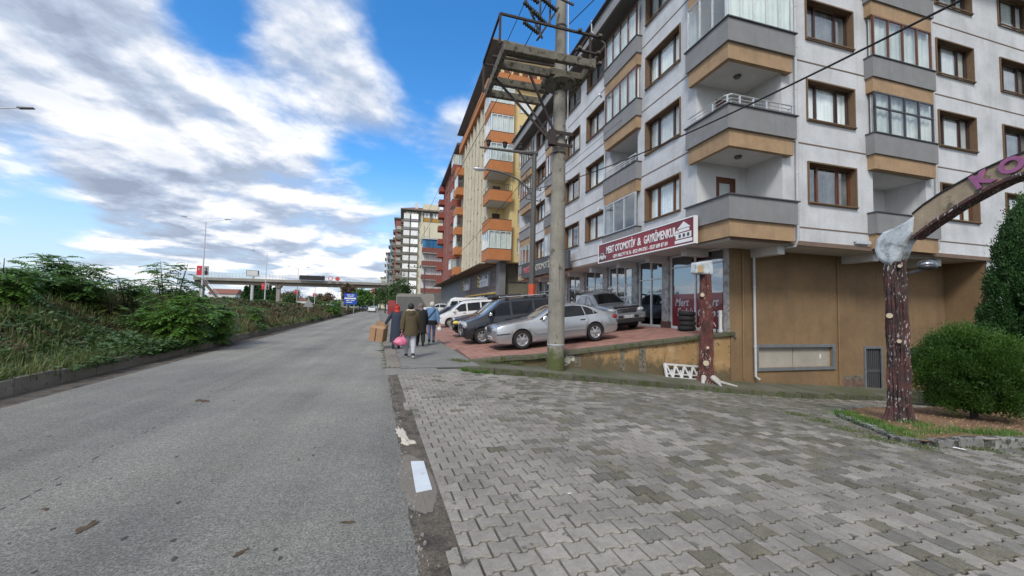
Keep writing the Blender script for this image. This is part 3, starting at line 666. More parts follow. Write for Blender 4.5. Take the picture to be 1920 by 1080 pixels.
def glazing(f, a0, a1, p, par, prot=.3, h=1.6, n=4, mat=None, fw=.05, rows=1, ret=False, gl=None, curtain=True):
    b = MB(); d0, d1 = -prot + .04, -prot + .10; mat = mat or m_alu; Z = [p + .04, p + h] if rows == 1 else [p + .04, p + .04 + (h - .04) * .62, p + h]
    f.box(b, a0, a1, d0, d1, p + .04, p + .04 + fw); f.box(b, a0, a1, d0, d1, p + h - fw, p + h)
    for i in range(n + 1): a = a0 + (a1 - a0 - fw) * i / n; f.box(b, a, a + fw, d0 - .008, d1 + .008, p + .04 + fw, p + h - fw)
    if rows == 2: f.box(b, a0, a1, d0 - .004, d1 + .004, Z[1] - fw / 2, Z[1] + fw / 2)
    o = b.build('glazing', mat, par)
    for i in range(n):
        for r in range(rows):
            q = MB(); f.box(q, a0 + (a1 - a0) * i / n + fw * .5, a0 + (a1 - a0) * (i + 1) / n - fw * .5 + .03, d0 + .02, d0 + .03, Z[r] + .02, Z[r + 1] - .02); q.build('pane', gl or g_bal, o)
    if curtain:
        k = 40; V = [f.pt(a0 + (a1 - a0) * i / k, d1 + .10 + .02 * math.sin(i * 1.7), z) for z in (p + .05, p + h - .03) for i in range(k + 1)]
        MB().add(V, [(i, i + 1, k + 2 + i, k + 1 + i) for i in range(k)]).build('curtain', m_curt, o)
    return o
SB = [(s, FA) for s in stA] + [(s, FB) for s in stB]
for (a0, a1), f in SB:
    for k, p in enumerate(PT):
        o = balcony(f, a0, a1, p, bA)
        near = f is FA and a0 < 20
        opened = (f is FA and k == 1) or (f is FB and k == 0)
        recess(f, a0 + .32, a1 - .22, p - .85, p + 1.58, bA, door=(a0 + .4, a0 + 1.15) if f is FB else (a1 - 1.2, a1 - .45))
        if opened:
            if f is FA: rail(f, a0 + .08, a1 - .08, p + .03, o)
            continue
        if f is FA: glazing(f, a0 + .08, a1 - .08, p, o, n=3 if k == 0 else 4, mat=m_alu if k == 0 else m_frame2, h=1.60, curtain=k != 1 and k != 0)
        else: glazing(f, a0 + .12, a1 - .12, p, o, n=4, rows=2 if k == 1 else 1, mat=m_alud if k == 1 else m_frame2, h=1.60, curtain=True)
# corner balconies
for k, p in enumerate(PT + [17.08][:0]):
    b = MB(); b.box(9.8, 12.62, 9.97, 10.09, p - .76, p).box(9.8, 9.92, 10.09, 11.96, p - .76, p).box(12.5, 12.62, 10.09, 10.268, p - .76, p).box(9.92, 10.098, 11.84, 11.96, p - .76, p); o = b.build('balcony_parapet', m_gpar, bA)
    b = MB(); b.box(9.88, 12.55, 10.05, 10.20, p - 1.31, p - .762).box(9.88, 10.03, 10.20, 11.9, p - 1.31, p - .762).box(12.36, 12.55, 10.20, 10.268, p - 1.31, p - .762); b.build('tan_band', m_tanb, o)
    b = MB(); b.box(10.03, 12.328, 10.2, 11.738, p - 1.20, p - .80); b.build('slab', m_soff, o)
    b = MB(); b.box(9.75, 12.68, 9.92, 10.14, p + .002, p + .04).box(9.75, 9.97, 10.14, 12.0, p + .002, p + .04); b.build('cap', m_cap, o)
    if k > 0:
        MB().lathe([(.0, 0), (.12, 0), (.13, -.03), (.09, -.09), (.0, -.1)], (11.1, 10.9, p - 1.2), 14).build('ceiling_lamp', M('lamp_smoked', (.12, .11, .09), .3, .05), o, smooth=40)
    if k == 1:
        b = MB()
        for zz in (.14, .25, .38):
            r_ = .014 if zz < .3 else .024; b.tube([(9.86, 11.9, p + zz), (9.86, 10.2, p + zz), (9.98, 10.03, p + zz), (12.56, 10.03, p + zz), (12.6, 10.25, p + zz)], r_, 6)
        for q in [(9.86, 11.8), (9.86, 11.2), (9.86, 10.7), (9.9, 10.12), (10.3, 10.03), (10.85, 10.03), (11.4, 10.03), (11.95, 10.03), (12.5, 10.03)]: b.box(q[0] - .02, q[0] + .02, q[1] - .02, q[1] + .02, p + .03, p + .37)
        b.build('railing', m_alu, o)
    if k >= 2:
        glazing(Fac('B', 10.27), 9.86, 12.58, p, o, n=5, fw=.022, h=1.62, curtain=True)
        glazing(Fac('A', 10.1), 10.1, 11.9, p, o, n=3, fw=.022, h=1.62, curtain=False)
# roof edge with sloped grey fascia
b = MB(); b.hexa([(9.3, 9.45, 16.15), (28.4, 9.45, 16.15), (28.4, END + .5, 16.15), (9.3, END + .5, 16.15), (9.45, 9.6, 17.05), (28.2, 9.6, 17.05), (28.2, END + .4, 17.05), (9.45, END + .4, 17.05)]); rf = b.build('roof', m_gpar, bA)
MB().box(9.24, 9.5, 9.4, END + .6, 17.052, 17.1).box(9.5, 28.4, 9.4, 9.65, 17.052, 17.1).build('roof_edge', m_cap, rf)
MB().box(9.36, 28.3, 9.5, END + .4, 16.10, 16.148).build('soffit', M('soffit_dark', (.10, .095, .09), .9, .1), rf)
MB().hexa([(9.6, 9.8, 17.06), (28, 9.8, 17.06), (28, END, 17.06), (9.6, END, 17.06), (16, 15, 19.4), (22, 15, 19.4), (22, END - 6, 19.4), (16, END - 6, 19.4)]).build('roof_tiles', M('roof_tile', (.22, .09, .06), .85, .2, 3, .3, 30), rf)
# overhang underside and hidden far walls
b = MB(); b.box(10.1, 11.5, 11.74, END, 4.12, 4.198).box(10.1, 23.0, 10.27, 11.74, 4.02, 4.098).box(10.1, 27.6, END, END + .1, 4.1, 16.2).box(27.6, 27.7, 10.27, END, -2, 16.2); b.build('underside', m_soff, bA)
b = MB(); b.box(10.12, 23.2, 10.2, 10.27 - .002, 4.02, 4.17); b.box(10.03, 10.098, 11.9, END, 4.12, 4.26); b.build('overhang_edge', m_groove, bA)
for x in (12.35, 16.9, 20.4): MB().box(x, x + .3, 10.5, 11.6, 3.72, 4.018).build('beam', m_soff, bA)
for y in (12.6, 14.95, 17.4, 20.4, 23.5, 26.1, 29.2): MB().box(10.35, 11.38, y, y + .28, 3.82, 4.118).build('beam', m_soff, bA)
# brown ground floor wall on the side street
b = MB(); G = Fac('B', 11.6)
G.wall(b, 11.38, 23.0, -2.6, 4.02, [(12.62, 16.28, -.33, .42), (18.1, 18.95, -1.5, .34), (19.9, 21.6, -.6, .34)], .14); Fac('A', 22.98).wall(b, 10.28, 11.6, -2.6, 4.02, []); b.box(11.38, 11.55, 11.62, 11.9, -1, 4.1)
b.build('brown_wall', m_brow, bA)
MB().box(11.3, 11.42, 11.46, 11.598, -1, .94).build('wall_step', m_brow, bA)
m_gfr = M('grey_window_frame', (.15, .16, .17), .8, .15, 5)
b = MB(); G.box(b, 12.5, 16.42, -.06, .0, .42, .53); G.box(b, 12.5, 16.42, -.06, .0, -.44, -.33); G.box(b, 16.28, 16.42, -.06, .0, -.33, .42); G.box(b, 12.5, 12.62, -.06, .0, -.33, .42); o = b.build('basement_window', m_gfr, bA)
m_ply = M('plywood', (.36, .33, .28), .85, .12, 1.3, .1)
G.box(MB(), 12.62, 14.38, .08, .1, -.33, .42).build('board', m_ply, o); G.box(MB(), 14.41, 16.28, .08, .1, -.33, .42).build('board', m_ply, o)
G.box(MB(), 15.75, 15.82, .074, .079, -.02, .14).build('sticker', m_pvc, o)
b = MB()
for i in range(8): x = 18.16 + i * .105; G.box(b, x, x + .05, .03, .06, -1.5, .34)
G.box(b, 18.1, 18.95, .02, .07, -.62, -.5); o = b.build('basement_gate', m_cap, bA); G.box(MB(), 18.1, 18.95, .3, .32, -1.5, .34).build('dark_opening', m_int, o)
b = MB(); G.box(b, 18.0, 18.1, -.04, .1, -1.5, .44); G.box(b, 18.1, 19.05, -.04, .0, .34, .44); G.box(b, 18.95, 19.05, -.04, .1, -1.5, .34); b.build('gate_frame', m_gfr, bA)
o = G.box(MB(), 19.9, 21.6, .12, .14, -.6, .34).build('basement_pane', m_int, bA)
m_brk = M('patch_brick', (.17, .11, .085), .95, .2, 5, rand=.2)
for r in range(5):
    for i in range(7):
        x = 16.85 + i * .165 + (r % 2) * .08
        if x < 17.95: G.box(MB(), x, min(18.0, x + .155), -.015, .004, -1.32 + r * .085, -1.32 + r * .085 + .075).build('brick', m_brk, bA)
G.box(MB(), 16.9, 17.98, -.02, .004, -.89, -.72).build('cement_patch', M('cement_patch', (.2, .19, .17)), bA)
MB().hexa([(16.8, 11.0, -1.35), (19.8, 11.0, -1.5), (19.8, 11.6, -1.5), (16.8, 11.6, -1.35), (16.8, 11.0, -1.22), (19.8, 11.0, -1.36), (19.8, 11.6, -1.34), (16.8, 11.6, -1.2)]).build('door_step', m_conc, bA)
# pipes
def pipe(pts, r, mat=m_pipe, par=bA, ring=True):
    o = MB().tube(pts, r, 10).build('downpipe', mat, par, smooth=50)
    if ring:
        for p, q in zip(pts[:-1], pts[1:]):
            p, q = Vector(p), Vector(q)
            if (q - p).length < 1.5 or abs((q - p).normalized().z) < .9: continue
            n = max(1, int((q - p).length / 1.45))
            for i in range(n): c = p + (q - p) * ((i + .5) / n); MB().lathe([(r + .012, -.03), (r + .012, .03)], c, 10).build('pipe_collar', mat, o)
    return o
pipe([(12.82, 10.14, 16.1), (12.82, 10.14, 4.25), (12.78, 10.2, 3.98), (12.45, 11.4, 3.88), (12.4, 11.5, 3.7), (12.42, 11.5, -.62), (12.52, 11.42, -.72)], .045)
pipe([(19.95, 10.17, 16.1), (19.95, 10.17, 4.3), (19.8, 10.4, 4.0), (17.2, 10.7, 3.95)], .035)
pipe([(9.5, 23.98, 17.1), (9.5, 23.98, 16.3), (10.02, 24.0, 15.7), (10.02, 24.0, 4.3)], .04)
pipe([(9.28, 18.6, 17.2), (9.28, 18.6, 16.6), (10.0, 18.35, 15.9), (10.0, 18.35, 4.5)], .04)
m_bp = M('pipe_brown', (.27, .17, .085), .8, .1, 4)
pipe([(11.95, 11.56, 4.0), (11.95, 11.56, -.7)], .02, m_bp); pipe([(16.62, 11.56, 4.0), (16.62, 11.56, -1.0)], .02, m_bp)
o = MB().box(15.55, 16.25, 10.12, 10.2, 4.22, 4.36).build('flood_lamp', m_alu, bA, bevel=.02); MB().bar((15.6, 10.2, 4.3), (15.6, 10.27, 4.3), .03).bar((16.2, 10.2, 4.3), (16.2, 10.27, 4.3), .03).build('bracket', m_cap, o)
for (s, z) in [(18.2, 12.85), (18.2, 6.85)]:    # small lamps on arms beside the road-side balconies
    o = MB().tube([(9.7, s, z), (9.45, s - .25, z - .02)], [.05, .06], 8).build('balcony_lamp', m_alu, bA, smooth=40)
# shop front
m_marb = M('marble_column', (.37, .36, .35), .5, .2, 4, col2=(.22, .21, .2), c2s=5, c2t=(.48, .6), spot=((.5, .49, .47), 3, .62))
m_film = M('red_film', (.20, .022, .028), .3, .06, 3, coat=.6)
colsS = [(11.86, 12.0), (14.9, 15.35), (17.3, 17.8), (20.3, 20.85), (23.3, 23.95), (26.0, 26.6), (29.1, 29.6), (32.5, 33.0)]
FS = Fac('A', 11.42); t0 = tz(11.5) - .06
b = MB().box(11.36, 11.6, 11.605, 11.86, t0, 4.1); b.build('column', m_marb, bA)
for a, c in colsS[1:]: MB().box(11.3, 11.62, a, c, t0, 4.12).build('column', m_marb, bA)
MB().box(11.27, 11.64, 14.86, 15.39, t0, t0 + .32).build('column_base', M('column_base', (.10, .05, .045), .7, .2), bA)
bays = [(11.86, 14.9), (15.35, 17.3), (17.8, 20.3), (20.85, 23.3), (23.95, 26.0), (26.6, 29.1), (29.6, 32.5)]
for k, (a, c) in enumerate(bays):
    b = MB(); w = .07; mids = [a + (c - a) * .5] if k in (0, 1, 3, 4) else [a + (c - a) * .5]
    if k == 2: mids = [a + (c - a) * .33, a + (c - a) * .66]
    zt = [3.55, 3.15, 3.0, 3.1, 3.1, 3.1, 3.1][k]
    FS.box(b, a, a + w, 0, .06, t0, 4.1); FS.box(b, c - w, c, 0, .06, t0, 4.1); FS.box(b, a + w, c - w, 0, .06, t0, t0 + .14); FS.box(b, a + w, c - w, 0, .06, 4.03, 4.1)
    for m_ in mids: FS.box(b, m_ - w / 2, m_ + w / 2, -.01, .06, t0 + .14, 4.03)
    ed = [a + w] + mids + [c - w]
    for u, v in zip(ed[:-1], ed[1:]): FS.box(b, u + w * .5, v - w * .5, -.005, .055, zt, zt + .05)
    if k == 2:
        for u, v in zip(ed[:-1], ed[1:]): FS.box(b, u + w * .5, v - w * .5, -.005, .055, 2.35, 2.42)
    o = b.build('shop_window', m_pvc if k in (0, 1, 2) else m_alu, bA)
    for u, v in zip(ed[:-1], ed[1:]): FS.box(MB(), u, v, .03, .038, t0 + .1, 4.05).build('pane', g_shop, o)
    if k == 0:
        for u, v in zip(ed[:-1], ed[1:]): FS.box(MB(), u + .05, v - .05, .018, .026, t0 + .16, 2.42).build('red_decal', m_film, o)
m_sil = M('silver_letters', (.55, .55, .56), .5, .03); m_white = M('sign_white', (.78, .78, .78), .5, .03)
sw = [o for o in COL.objects if o.name.startswith('shop_window') and o.parent == bA][0]
for (t, y, z, s) in [('Mert', 14.62, 1.92, .46), ('Emlak', 14.5, 1.52, .44), ('Mert', 13.02, 1.92, .46), ('Otomotiv', 13.28, 1.52, .42)]:
    text(t, 'lettering', s, m_sil, (11.432, y, z), ROT_A, sw, .003, .006, .28, .9)
o = MB().tube([(11.43, 13.2, 1.2), (11.43, 13.05, 1.36), (11.43, 12.75, 1.42), (11.43, 12.5, 1.36), (11.43, 12.35, 1.22), (11.43, 12.3, 1.12)], .02, 5).tube([(11.43, 12.95, 1.13), (11.43, 12.6, 1.13)], .02, 5).build('car_outline', m_sil, sw)
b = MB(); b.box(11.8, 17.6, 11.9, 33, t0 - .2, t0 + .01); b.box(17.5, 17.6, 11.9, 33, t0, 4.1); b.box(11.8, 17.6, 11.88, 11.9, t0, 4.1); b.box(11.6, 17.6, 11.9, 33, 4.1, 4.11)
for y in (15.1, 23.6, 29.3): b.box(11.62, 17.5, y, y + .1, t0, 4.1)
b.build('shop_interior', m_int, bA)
MB().hexa([(11.27, 11.5, t0 - .1), (11.6, 11.5, t0 - .1), (11.6, 11.6, t0 - .1), (11.27, 11.6, t0 - .1), (11.27, 11.5, t0 + .06), (11.6, 11.5, t0 + .06), (11.6, 11.6, t0 + .06), (11.27, 11.6, t0 + .06)]).build('threshold', m_conc, bA)
# shop signs
def signboard(name, label, y0, y1, z0, z1, x0, face_m, rim_m, tilt=0):
    t = thing(name, label, 'sign', (x0, (y0 + y1) / 2, z0))
    MB().box(x0, x0 + .12, y0, y1, z0, z1).build('board', face_m, t)
    b = MB(); w = .045; b.box(x0 - .02, x0 + .13, y0 - w, y0 - .001, z0 - w, z1 + w).box(x0 - .02, x0 + .13, y1 + .001, y1 + w, z0 - w, z1 + w).box(x0 - .02, x0 + .13, y0, y1, z1 + .001, z1 + w).box(x0 - .02, x0 + .13, y0, y1, z0 - w, z0 - .001); b.build('rim', rim_m, t)
    return t
m_sred = M('sign_red', (.25, .018, .03), .4, .10, .5, col2=(.13, .014, .022), c2s=.35)
t = signboard('shop_sign', 'long dark red shop sign reading MERT OTOMOTİV & GAYRİMENKUL above the office windows', 11.3, 18.12, 4.08, 4.96, 9.6, m_sred, m_white)
text('MERT OTOMOTİV', 'lettering', .47, m_white, (9.592, 17.36, 4.45), ROT_A, t, .006, .009, 0, 1, fit=2.5)
text('&', 'lettering', .47, m_white, (9.592, 14.68, 4.45), ROT_A, t, .006, .009, 0, 1, fit=.27)
text('GAYRİMENKUL', 'lettering', .47, m_white, (9.592, 14.22, 4.45), ROT_A, t, .006, .009, 0, 1, fit=2.02)
text('GSM: 0462 717 76 76 - 0532 494 0761 - 0537 689 87 04', 'lettering', .225, m_white, (9.592, 16.7, 4.16), ROT_A, t, .004, .004, 0, 1, fit=4.0)
b = MB(); x = 9.585; YO = -.68; ZO = -.16       # little white house picture
b.box(x, x + .012, 12.05 + YO, 12.95 + YO, 4.3 + ZO, 4.42 + ZO).box(x, x + .012, 12.1 + YO, 12.9 + YO, 4.46 + ZO, 4.66 + ZO).box(x, x + .012, 12.2 + YO, 12.75 + YO, 4.70 + ZO, 4.80 + ZO)
b.add([(x, 12.12 + YO, 4.82 + ZO), (x, 12.84 + YO, 4.82 + ZO), (x, 12.48 + YO, 5.06 + ZO)], [(0, 1, 2)]); b.add([(x, 12.7 + YO, 4.68 + ZO), (x, 13.0 + YO, 4.68 + ZO), (x, 12.84 + YO, 4.8 + ZO)], [(0, 1, 2)])
b.build('house_picture', m_white, t)
b = MB()
for y in (12.18, 12.4, 12.62): b.box(x - .006, x - .001, y + YO, y + .12 + YO, 4.50 + ZO, 4.62 + ZO)
b.build('picture_windows', m_alud, t)
b = MB(); b.prism([(18.9, 4.36), (18.25, 4.36), (18.22, 4.5), (18.4, 4.56), (18.5, 4.68), (18.72, 4.68), (18.85, 4.56), (18.93, 4.5)], lambda a, c, t_: (t_, a - .85, c + ZO), x, x + .012); b.build('car_picture', m_sil, t)
b = MB(); b.prism([(18.45, 4.57), (18.53, 4.65), (18.7, 4.65), (18.78, 4.57)], lambda a, c, t_: (t_, a - .85, c + ZO), x - .006, x - .001)
for y in (18.38, 18.78): b.lathe([(.07, -.006), (.07, -.001)], (x, y - .85, 4.36 + ZO), 12, 'x')
b.build('picture_details', m_alud, t)
t = signboard('shop_sign', 'dark grey shop sign reading MOTİF OTOMOTİF behind the concrete pole', 22.0, 31.6, 4.22, 5.22, 9.6, M('sign_charcoal', (.055, .058, .062), .5, .15, 1), m_alud)
text('MOTİF', 'lettering', .62, M('sign_redpink', (.65, .12, .13), .5), (9.592, 31.1, 4.56), ROT_A, t, .006, .012, 0, .95)
text('OTOMOTİF', 'lettering', .62, M('sign_cream', (.52, .50, .42), .5), (9.592, 28.1, 4.56), ROT_A, t, .006, .012, 0, .95)
# ---- yellow, red and far buildings
def plain_window(par, f, s_, z, w, h, frame=m_pvc, curt=True, dep=.16, n=2, sur=None):
    k = ('pw', w, h, n)
    def ff():
        b = MB(); t = .06; b.box(-w / 2, -w / 2 + t, dep - .06, dep, 0, h).box(w / 2 - t, w / 2, dep - .06, dep, 0, h).box(-w / 2 + t, w / 2 - t, dep - .06, dep, 0, t).box(-w / 2 + t, w / 2 - t, dep - .06, dep, h - t, h)
        for i in range(1, n): x = -w / 2 + w * i / n; b.box(x - t / 2, x + t / 2, dep - .07, dep, t, h - t)
        b.box(-w / 2 - .06, w / 2 + .06, -.05, .0, -.06, -.01); return b.mesh('window', m_pvc)
    o = put(mesh_of(k, ff), 'window', par, f, s_, z, mat=frame)
    put(mesh_of(k + ('p',), lambda: MB().box(-w / 2 + .05, w / 2 - .05, dep - .035, dep - .028, .05, h - .05).mesh('pane', g_win)), 'pane', o, f, 0, 0)
    put(mesh_of(k + ('c',), lambda: MB().box(-w / 2 + .02, w / 2 - .02, dep + .05, dep + .07, .02, h - .02).mesh('curtain', m_curt)), 'curtain', o, f, 0, 0, mat=m_curt if curt else m_int)  # without curt this is no curtain: a dark-coloured sheet imitates the unlit room
    return o
m_yel = M('yellow_render', (.64, .51, .25), .93, .07, .8, .2, 60, streak=.2)
m_cre = M('cream_fin', (.56, .52, .42), .93, .08, 1, .2, 60, streak=.3)
m_yfl = M('facade_greyed', (.42, .38, .30), .93, .12, 1, .2, 60, streak=.3)
m_ora = M('orange_parapet', (.44, .175, .065), .9, .08, 1.5, .15, 60, streak=.15)
yb = thing('apartment_building', 'tall yellow apartment block with orange balconies and slatted shop front', 'building', (13, 45, 0))
YA, YB = Fac('A', 8.2), Fac('B', 36.3); Y0, Y1 = 38.9, 60.2; YP = [7.27, 10.1, 12.93, 15.76, 18.59, 21.42]
colF = [41.0, 43.2, 45.6, 48.0, 50.6, 53.0, 55.2]
hs = []
for i, c in enumerate(colF):
    for k in range(6): hs.append((c - .45, c + .45, 7.0 + k * 2.83 + (.5 if i % 2 else 0), 8.5 + k * 2.83 + (.5 if i % 2 else 0)))
b = MB(); YA.wall(b, Y0, Y1, 6.15, 24.3, hs, .2); b.build('wall', m_yfl, yb)
for h_ in hs: plain_window(yb, YA, (h_[0] + h_[1]) / 2, h_[2], .9, 1.5, frame=m_frame, curt=random.random() < .3, n=1)
for i, c in enumerate([39.6, 42.1, 44.4, 46.8, 49.3, 51.8, 54.1, 56.4]):
    for k in range(6):
        z0 = 6.15 + k * 3.0 + (i % 3) * .35; YA.box(MB(), c - .5, c + .35, -.16, -.002, z0, min(24.2, z0 + 2.2)).build('facade_fin', m_cre, yb)
    YA.box(MB(), c - .62, c - .502, -.28, -.002, 6.15, 24.2).build('facade_fin', m_cre, yb)
hw = [(10.55, 11.75, 7.0 + k * 2.83, 8.5 + k * 2.83) for k in range(6)]
b = MB(); YB.wall(b, 9.75, 20, 6.15, 24.3, hw, .2); Fac('B', 38.9).wall(b, 8.2, 9.75, 6.15, 24.3, []); Fac('A', 9.75).wall(b, 36.3, 38.9, 6.15, 24.3, []); b.box(9.8, 20, 36.36, 38.9, 6.1, 6.15); b.build('wall', m_yel, yb)
for h_ in hw: plain_window(yb, YB, 11.15, h_[2], 1.2, 1.5, curt=True)
def corner_balc(par, x0, x1, y0, y1, p, ph, mat, slab=.12, glz=None, rl=False):
    b = MB(); b.box(x0, x1, y0, y0 + .12, p - ph, p).box(x0, x0 + .12, y0 + .12, y1, p - ph, p); o = b.build('balcony', mat, par)
    MB().box(x0 + .12, x1, y0 + .12, y1, p - ph + .02, p - ph + slab).build('slab', m_soff, o); MB().box(x0 - .03, x1 + .02, y0 - .03, y0 + .14, p + .002, p + .04).box(x0 - .03, x0 + .14, y0 + .14, y1, p + .002, p + .04).build('cap', m_cap, o)
    if glz:
        glazing(Fac('B', y0 + .3), x0 + .04, x1, p, par, n=4, fw=.05, h=glz, mat=m_pvc, curtain=True); glazing(Fac('A', x0 + .3), y0 + .1, y1, p, par, n=3, fw=.05, h=glz, mat=m_pvc, curtain=False)
    if rl:
        b = MB(); b.bar((x0 + .05, y1, p + .6), (x0 + .05, y0 + .05, p + .6), .04).bar((x0 + .05, y0 + .05, p + .6), (x1, y0 + .05, p + .6), .04)
        for i in range(12): q = x0 + .05 + (x1 - x0 - .05) * i / 11; b.bar((q, y0 + .05, p), (q, y0 + .05, p + .6), .025)
        b.build('railing', m_alud, o)
    return o
for k, p in enumerate(YP):
    corner_balc(yb, 7.5, 9.78, 35.6, 38.9, p, 1.05, m_ora, glz=1.72 if k in (0, 3, 4, 5) else None, rl=k == 2)
    Fac('B', 38.9).box(MB(), 8.5, 9.3, -.05, -.002, p - .8, p + 1.2).build('balcony_door', m_frame, yb)
    # far stack on the road face
    o = YA.box(MB(), 57.2, 60.0, -1.1, .0, p - 1.05, p).build('balcony', m_ora, yb)
    if k in (1, 2, 4): glazing(YA, 57.3, 59.9, p, o, prot=1.1, n=3, h=1.7, mat=m_pvc); Fac('B', 57.2 + .3).box(MB(), 7.2, 8.2, -.28, -.2, p + .05, p + 1.7).build('side_pane', g_bal, o)
m_att = M('attic_grey', (.14, .14, .14), .8, .15, 2)
YA.box(MB(), Y0, Y1, -.5, -.0, 24.3, 25.4).build('attic_parapet', m_ora, yb); YB.box(MB(), 7.7, 20, -.5, -.0, 23.6, 24.6).build('attic_parapet', m_ora, yb)
YB.box(MB(), 8.6, 20, .3, .4, 24.6, 26.8).build('attic_wall', m_yel, yb)
for i in range(9): YB.box(MB(), 8.9 + i * .95, 9.5 + i * .95, .24, .3, 24.9, 26.3).build('attic_window', m_frame2, yb)
for i in range(16): YA.box(MB(), 39 + i * 1.3, 39.7 + i * 1.3, .4, .44, 25.5, 27.2).build('attic_window', m_pvc, yb)
YA.box(MB(), 37.0, Y1 - .2, .45, .6, 25.4, 27.4).build('attic_wall', m_att, yb)
rf = MB().hexa([(7.4, 35.3, 27.4), (20, 35.3, 27.4), (20, 61, 27.4), (7.4, 61, 27.4), (7.45, 35.35, 27.62), (20, 35.35, 27.62), (20, 61, 27.62), (7.45, 61, 27.62)]).build('roof', m_att, yb)
MB().hexa([(7.5, 35.4, 27.63), (20, 35.4, 27.63), (20, 61, 27.63), (7.5, 61, 27.63), (13, 42, 30), (20, 42, 30), (20, 55, 30), (13, 55, 30)]).build('roof_tiles', M('roof_tile', (.22, .09, .06)), rf)
# slatted shop front under yellow and red blocks
m_dgr = M('dark_grey_cladding', (.16, .165, .17), .7, .1, 1)
m_slat = M('slat_brown', (.115, .088, .085), .6, .15, 6, rand=.25)
MB().box(8.95, 9.55, 36.7, 38.3, 0, 6.1).build('pier', m_dgr, yb)
for r in range(13):
    for (u, v) in ((38.3, 48), (48.02, 58)): MB().box(9.02, 9.1, u, v, 3.3 + r * .21, 3.3 + r * .21 + .17).build('slat', m_slat, yb)
MB().box(9.12, 9.3, 38.3, 96, 0, 6.1).build('shop_wall', m_dgr, yb)
MB().box(8.9, 9.08, 38.3, 58, 3.12, 3.28).build('yellow_stripe', M('stripe_yellow', (.5, .33, .06), .5), yb)
for i in range(8): o = MB().box(9.06, 9.11, 38.6 + i * 2.4, 40.7 + i * 2.4, .6, 3.0).build('shop_window', g_shop, yb)
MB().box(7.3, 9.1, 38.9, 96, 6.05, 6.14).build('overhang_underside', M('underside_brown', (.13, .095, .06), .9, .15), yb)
m_lit = M('sign_silver', (.62, .64, .68), .4, .03); m_emb = M('sign_yellow', (.62, .42, .05), .5)
for y0, s in ((47.2, 1.75), (62.5, 1.5)):
    t = thing('shop_sign', 'silver lettered istikbal sign with yellow emblem ' + ('on the slatted wall under the yellow building' if y0 < 50 else 'further along under the red building'), 'sign', (8.85, y0, 4), )
    text('istikbal', 'lettering', s, m_lit, (8.86, y0 - .2, 4.05), ROT_A, t, .06, .03, 0, .9)
    b = MB()
    for i in range(3): b.hexa([(8.85, y0 + .2 + i * .03, 4.05 + i * .5), (8.95, y0 + .2, 4.05 + i * .5), (8.95, y0 + 1.1, 4.2 + i * .5), (8.85, y0 + 1.1, 4.2 + i * .5), (8.85, y0 + .2, 4.3 + i * .5), (8.95, y0 + .2, 4.3 + i * .5), (8.95, y0 + 1.1, 4.5 + i * .5), (8.85, y0 + 1.1, 4.5 + i * .5)])
    b.build('emblem', m_emb, t)
    MB().box(8.96, 9.0, y0 - 5.2 * s / 1.75, y0 + .1, 3.9, 5.6).build('board', m_dgr, t)
# side ground floor of the yellow block
b = MB(); b.box(9.55, 20, 37.6, 37.7, 0, 6.1); b.build('side_wall', m_dgr, yb)
MB().box(9.7, 14, 37.5, 37.58, 2.7, 4.15).build('panel_olive', M('panel_olive', (.16, .155, .11), .8, .1, 3), yb)
for i in range(3): MB().box(9.7 + i * 1.0, 10.68 + i * 1.0, 37.48, 37.56, 1.75, 2.65).build('white_panel', m_pvc, yb)
for i in range(2): MB().box(9.75 + i * 1.15, 10.8 + i * 1.15, 37.46, 37.5, 4.3, 5.9).build('side_window', M('blind', (.13, .13, .10), .8, .1), yb)
# red block
m_red = M('red_render', (.27, .105, .082), .93, .10, .9, .2, 60, streak=.25); m_redp = M('red_parapet', (.26, .075, .055), .9, .1, 1.5, .15, 60)
rb = thing('apartment_building', 'dusty red apartment block with dark red balconies beyond the yellow block', 'building', (13, 78, 0))
RA = Fac('A', 8.2); hs = []
for i, c in enumerate([68.5, 71.5, 75, 78.5, 82, 86, 90]):
    for k in range(7): hs.append((c - .5, c + .5, 7.2 + k * 2.9 + (i % 2) * .5, 8.7 + k * 2.9 + (i % 2) * .5))
b = MB(); RA.wall(b, 64.6, 96, 6.15, 28, hs, .2); Fac('B', 60.3).wall(b, 10, 20, 6.2, 28, []); b.build('wall', m_red, rb)
b = MB(); b.box(8.3, 9.9, 64.5, 64.6, 6.2, 28).box(9.9, 10, 60.3, 64.6, 6.2, 28); b.build('recess_wall', m_stuc2, rb)
for h_ in hs: plain_window(rb, RA, (h_[0] + h_[1]) / 2, h_[2], 1.0, 1.5, frame=m_frame, curt=False, n=1)
for k in range(8):
    p = 7.3 + k * 2.9
    if k < 7: corner_balc(rb, 7.0, 10, 60.7, 64.6, p, 1.1, m_redp, glz=1.7 if k in (0, 4, 6) else None)
    RA.box(MB(), 92, 95.5, -1.1, 0, p - 1.1, p).build('balcony', m_redp, rb)
    for y in (66.6, 80.3, 88): RA.box(MB(), y - .1, y + .35, -.12, -.002, p - 1.1, min(27.9, p + 1.7)).build('facade_fin', m_red, rb)
    if k < 7: Fac('B', 64.5).box(MB(), 8.9, 9.6, -.05, -.002, p - .9, p + 1.1).build('balcony_door', m_frame, rb)
rf = MB().box(7.4, 20, 60.3, 97, 28.0, 28.35).build('roof', m_att, rb)
MB().hexa([(7.5, 60.4, 28.36), (20, 60.4, 28.36), (20, 97, 28.36), (7.5, 97, 28.36), (12, 66, 30), (20, 66, 30), (20, 92, 30), (12, 92, 30)]).build('roof_tiles', MATS['roof_tile'], rf)
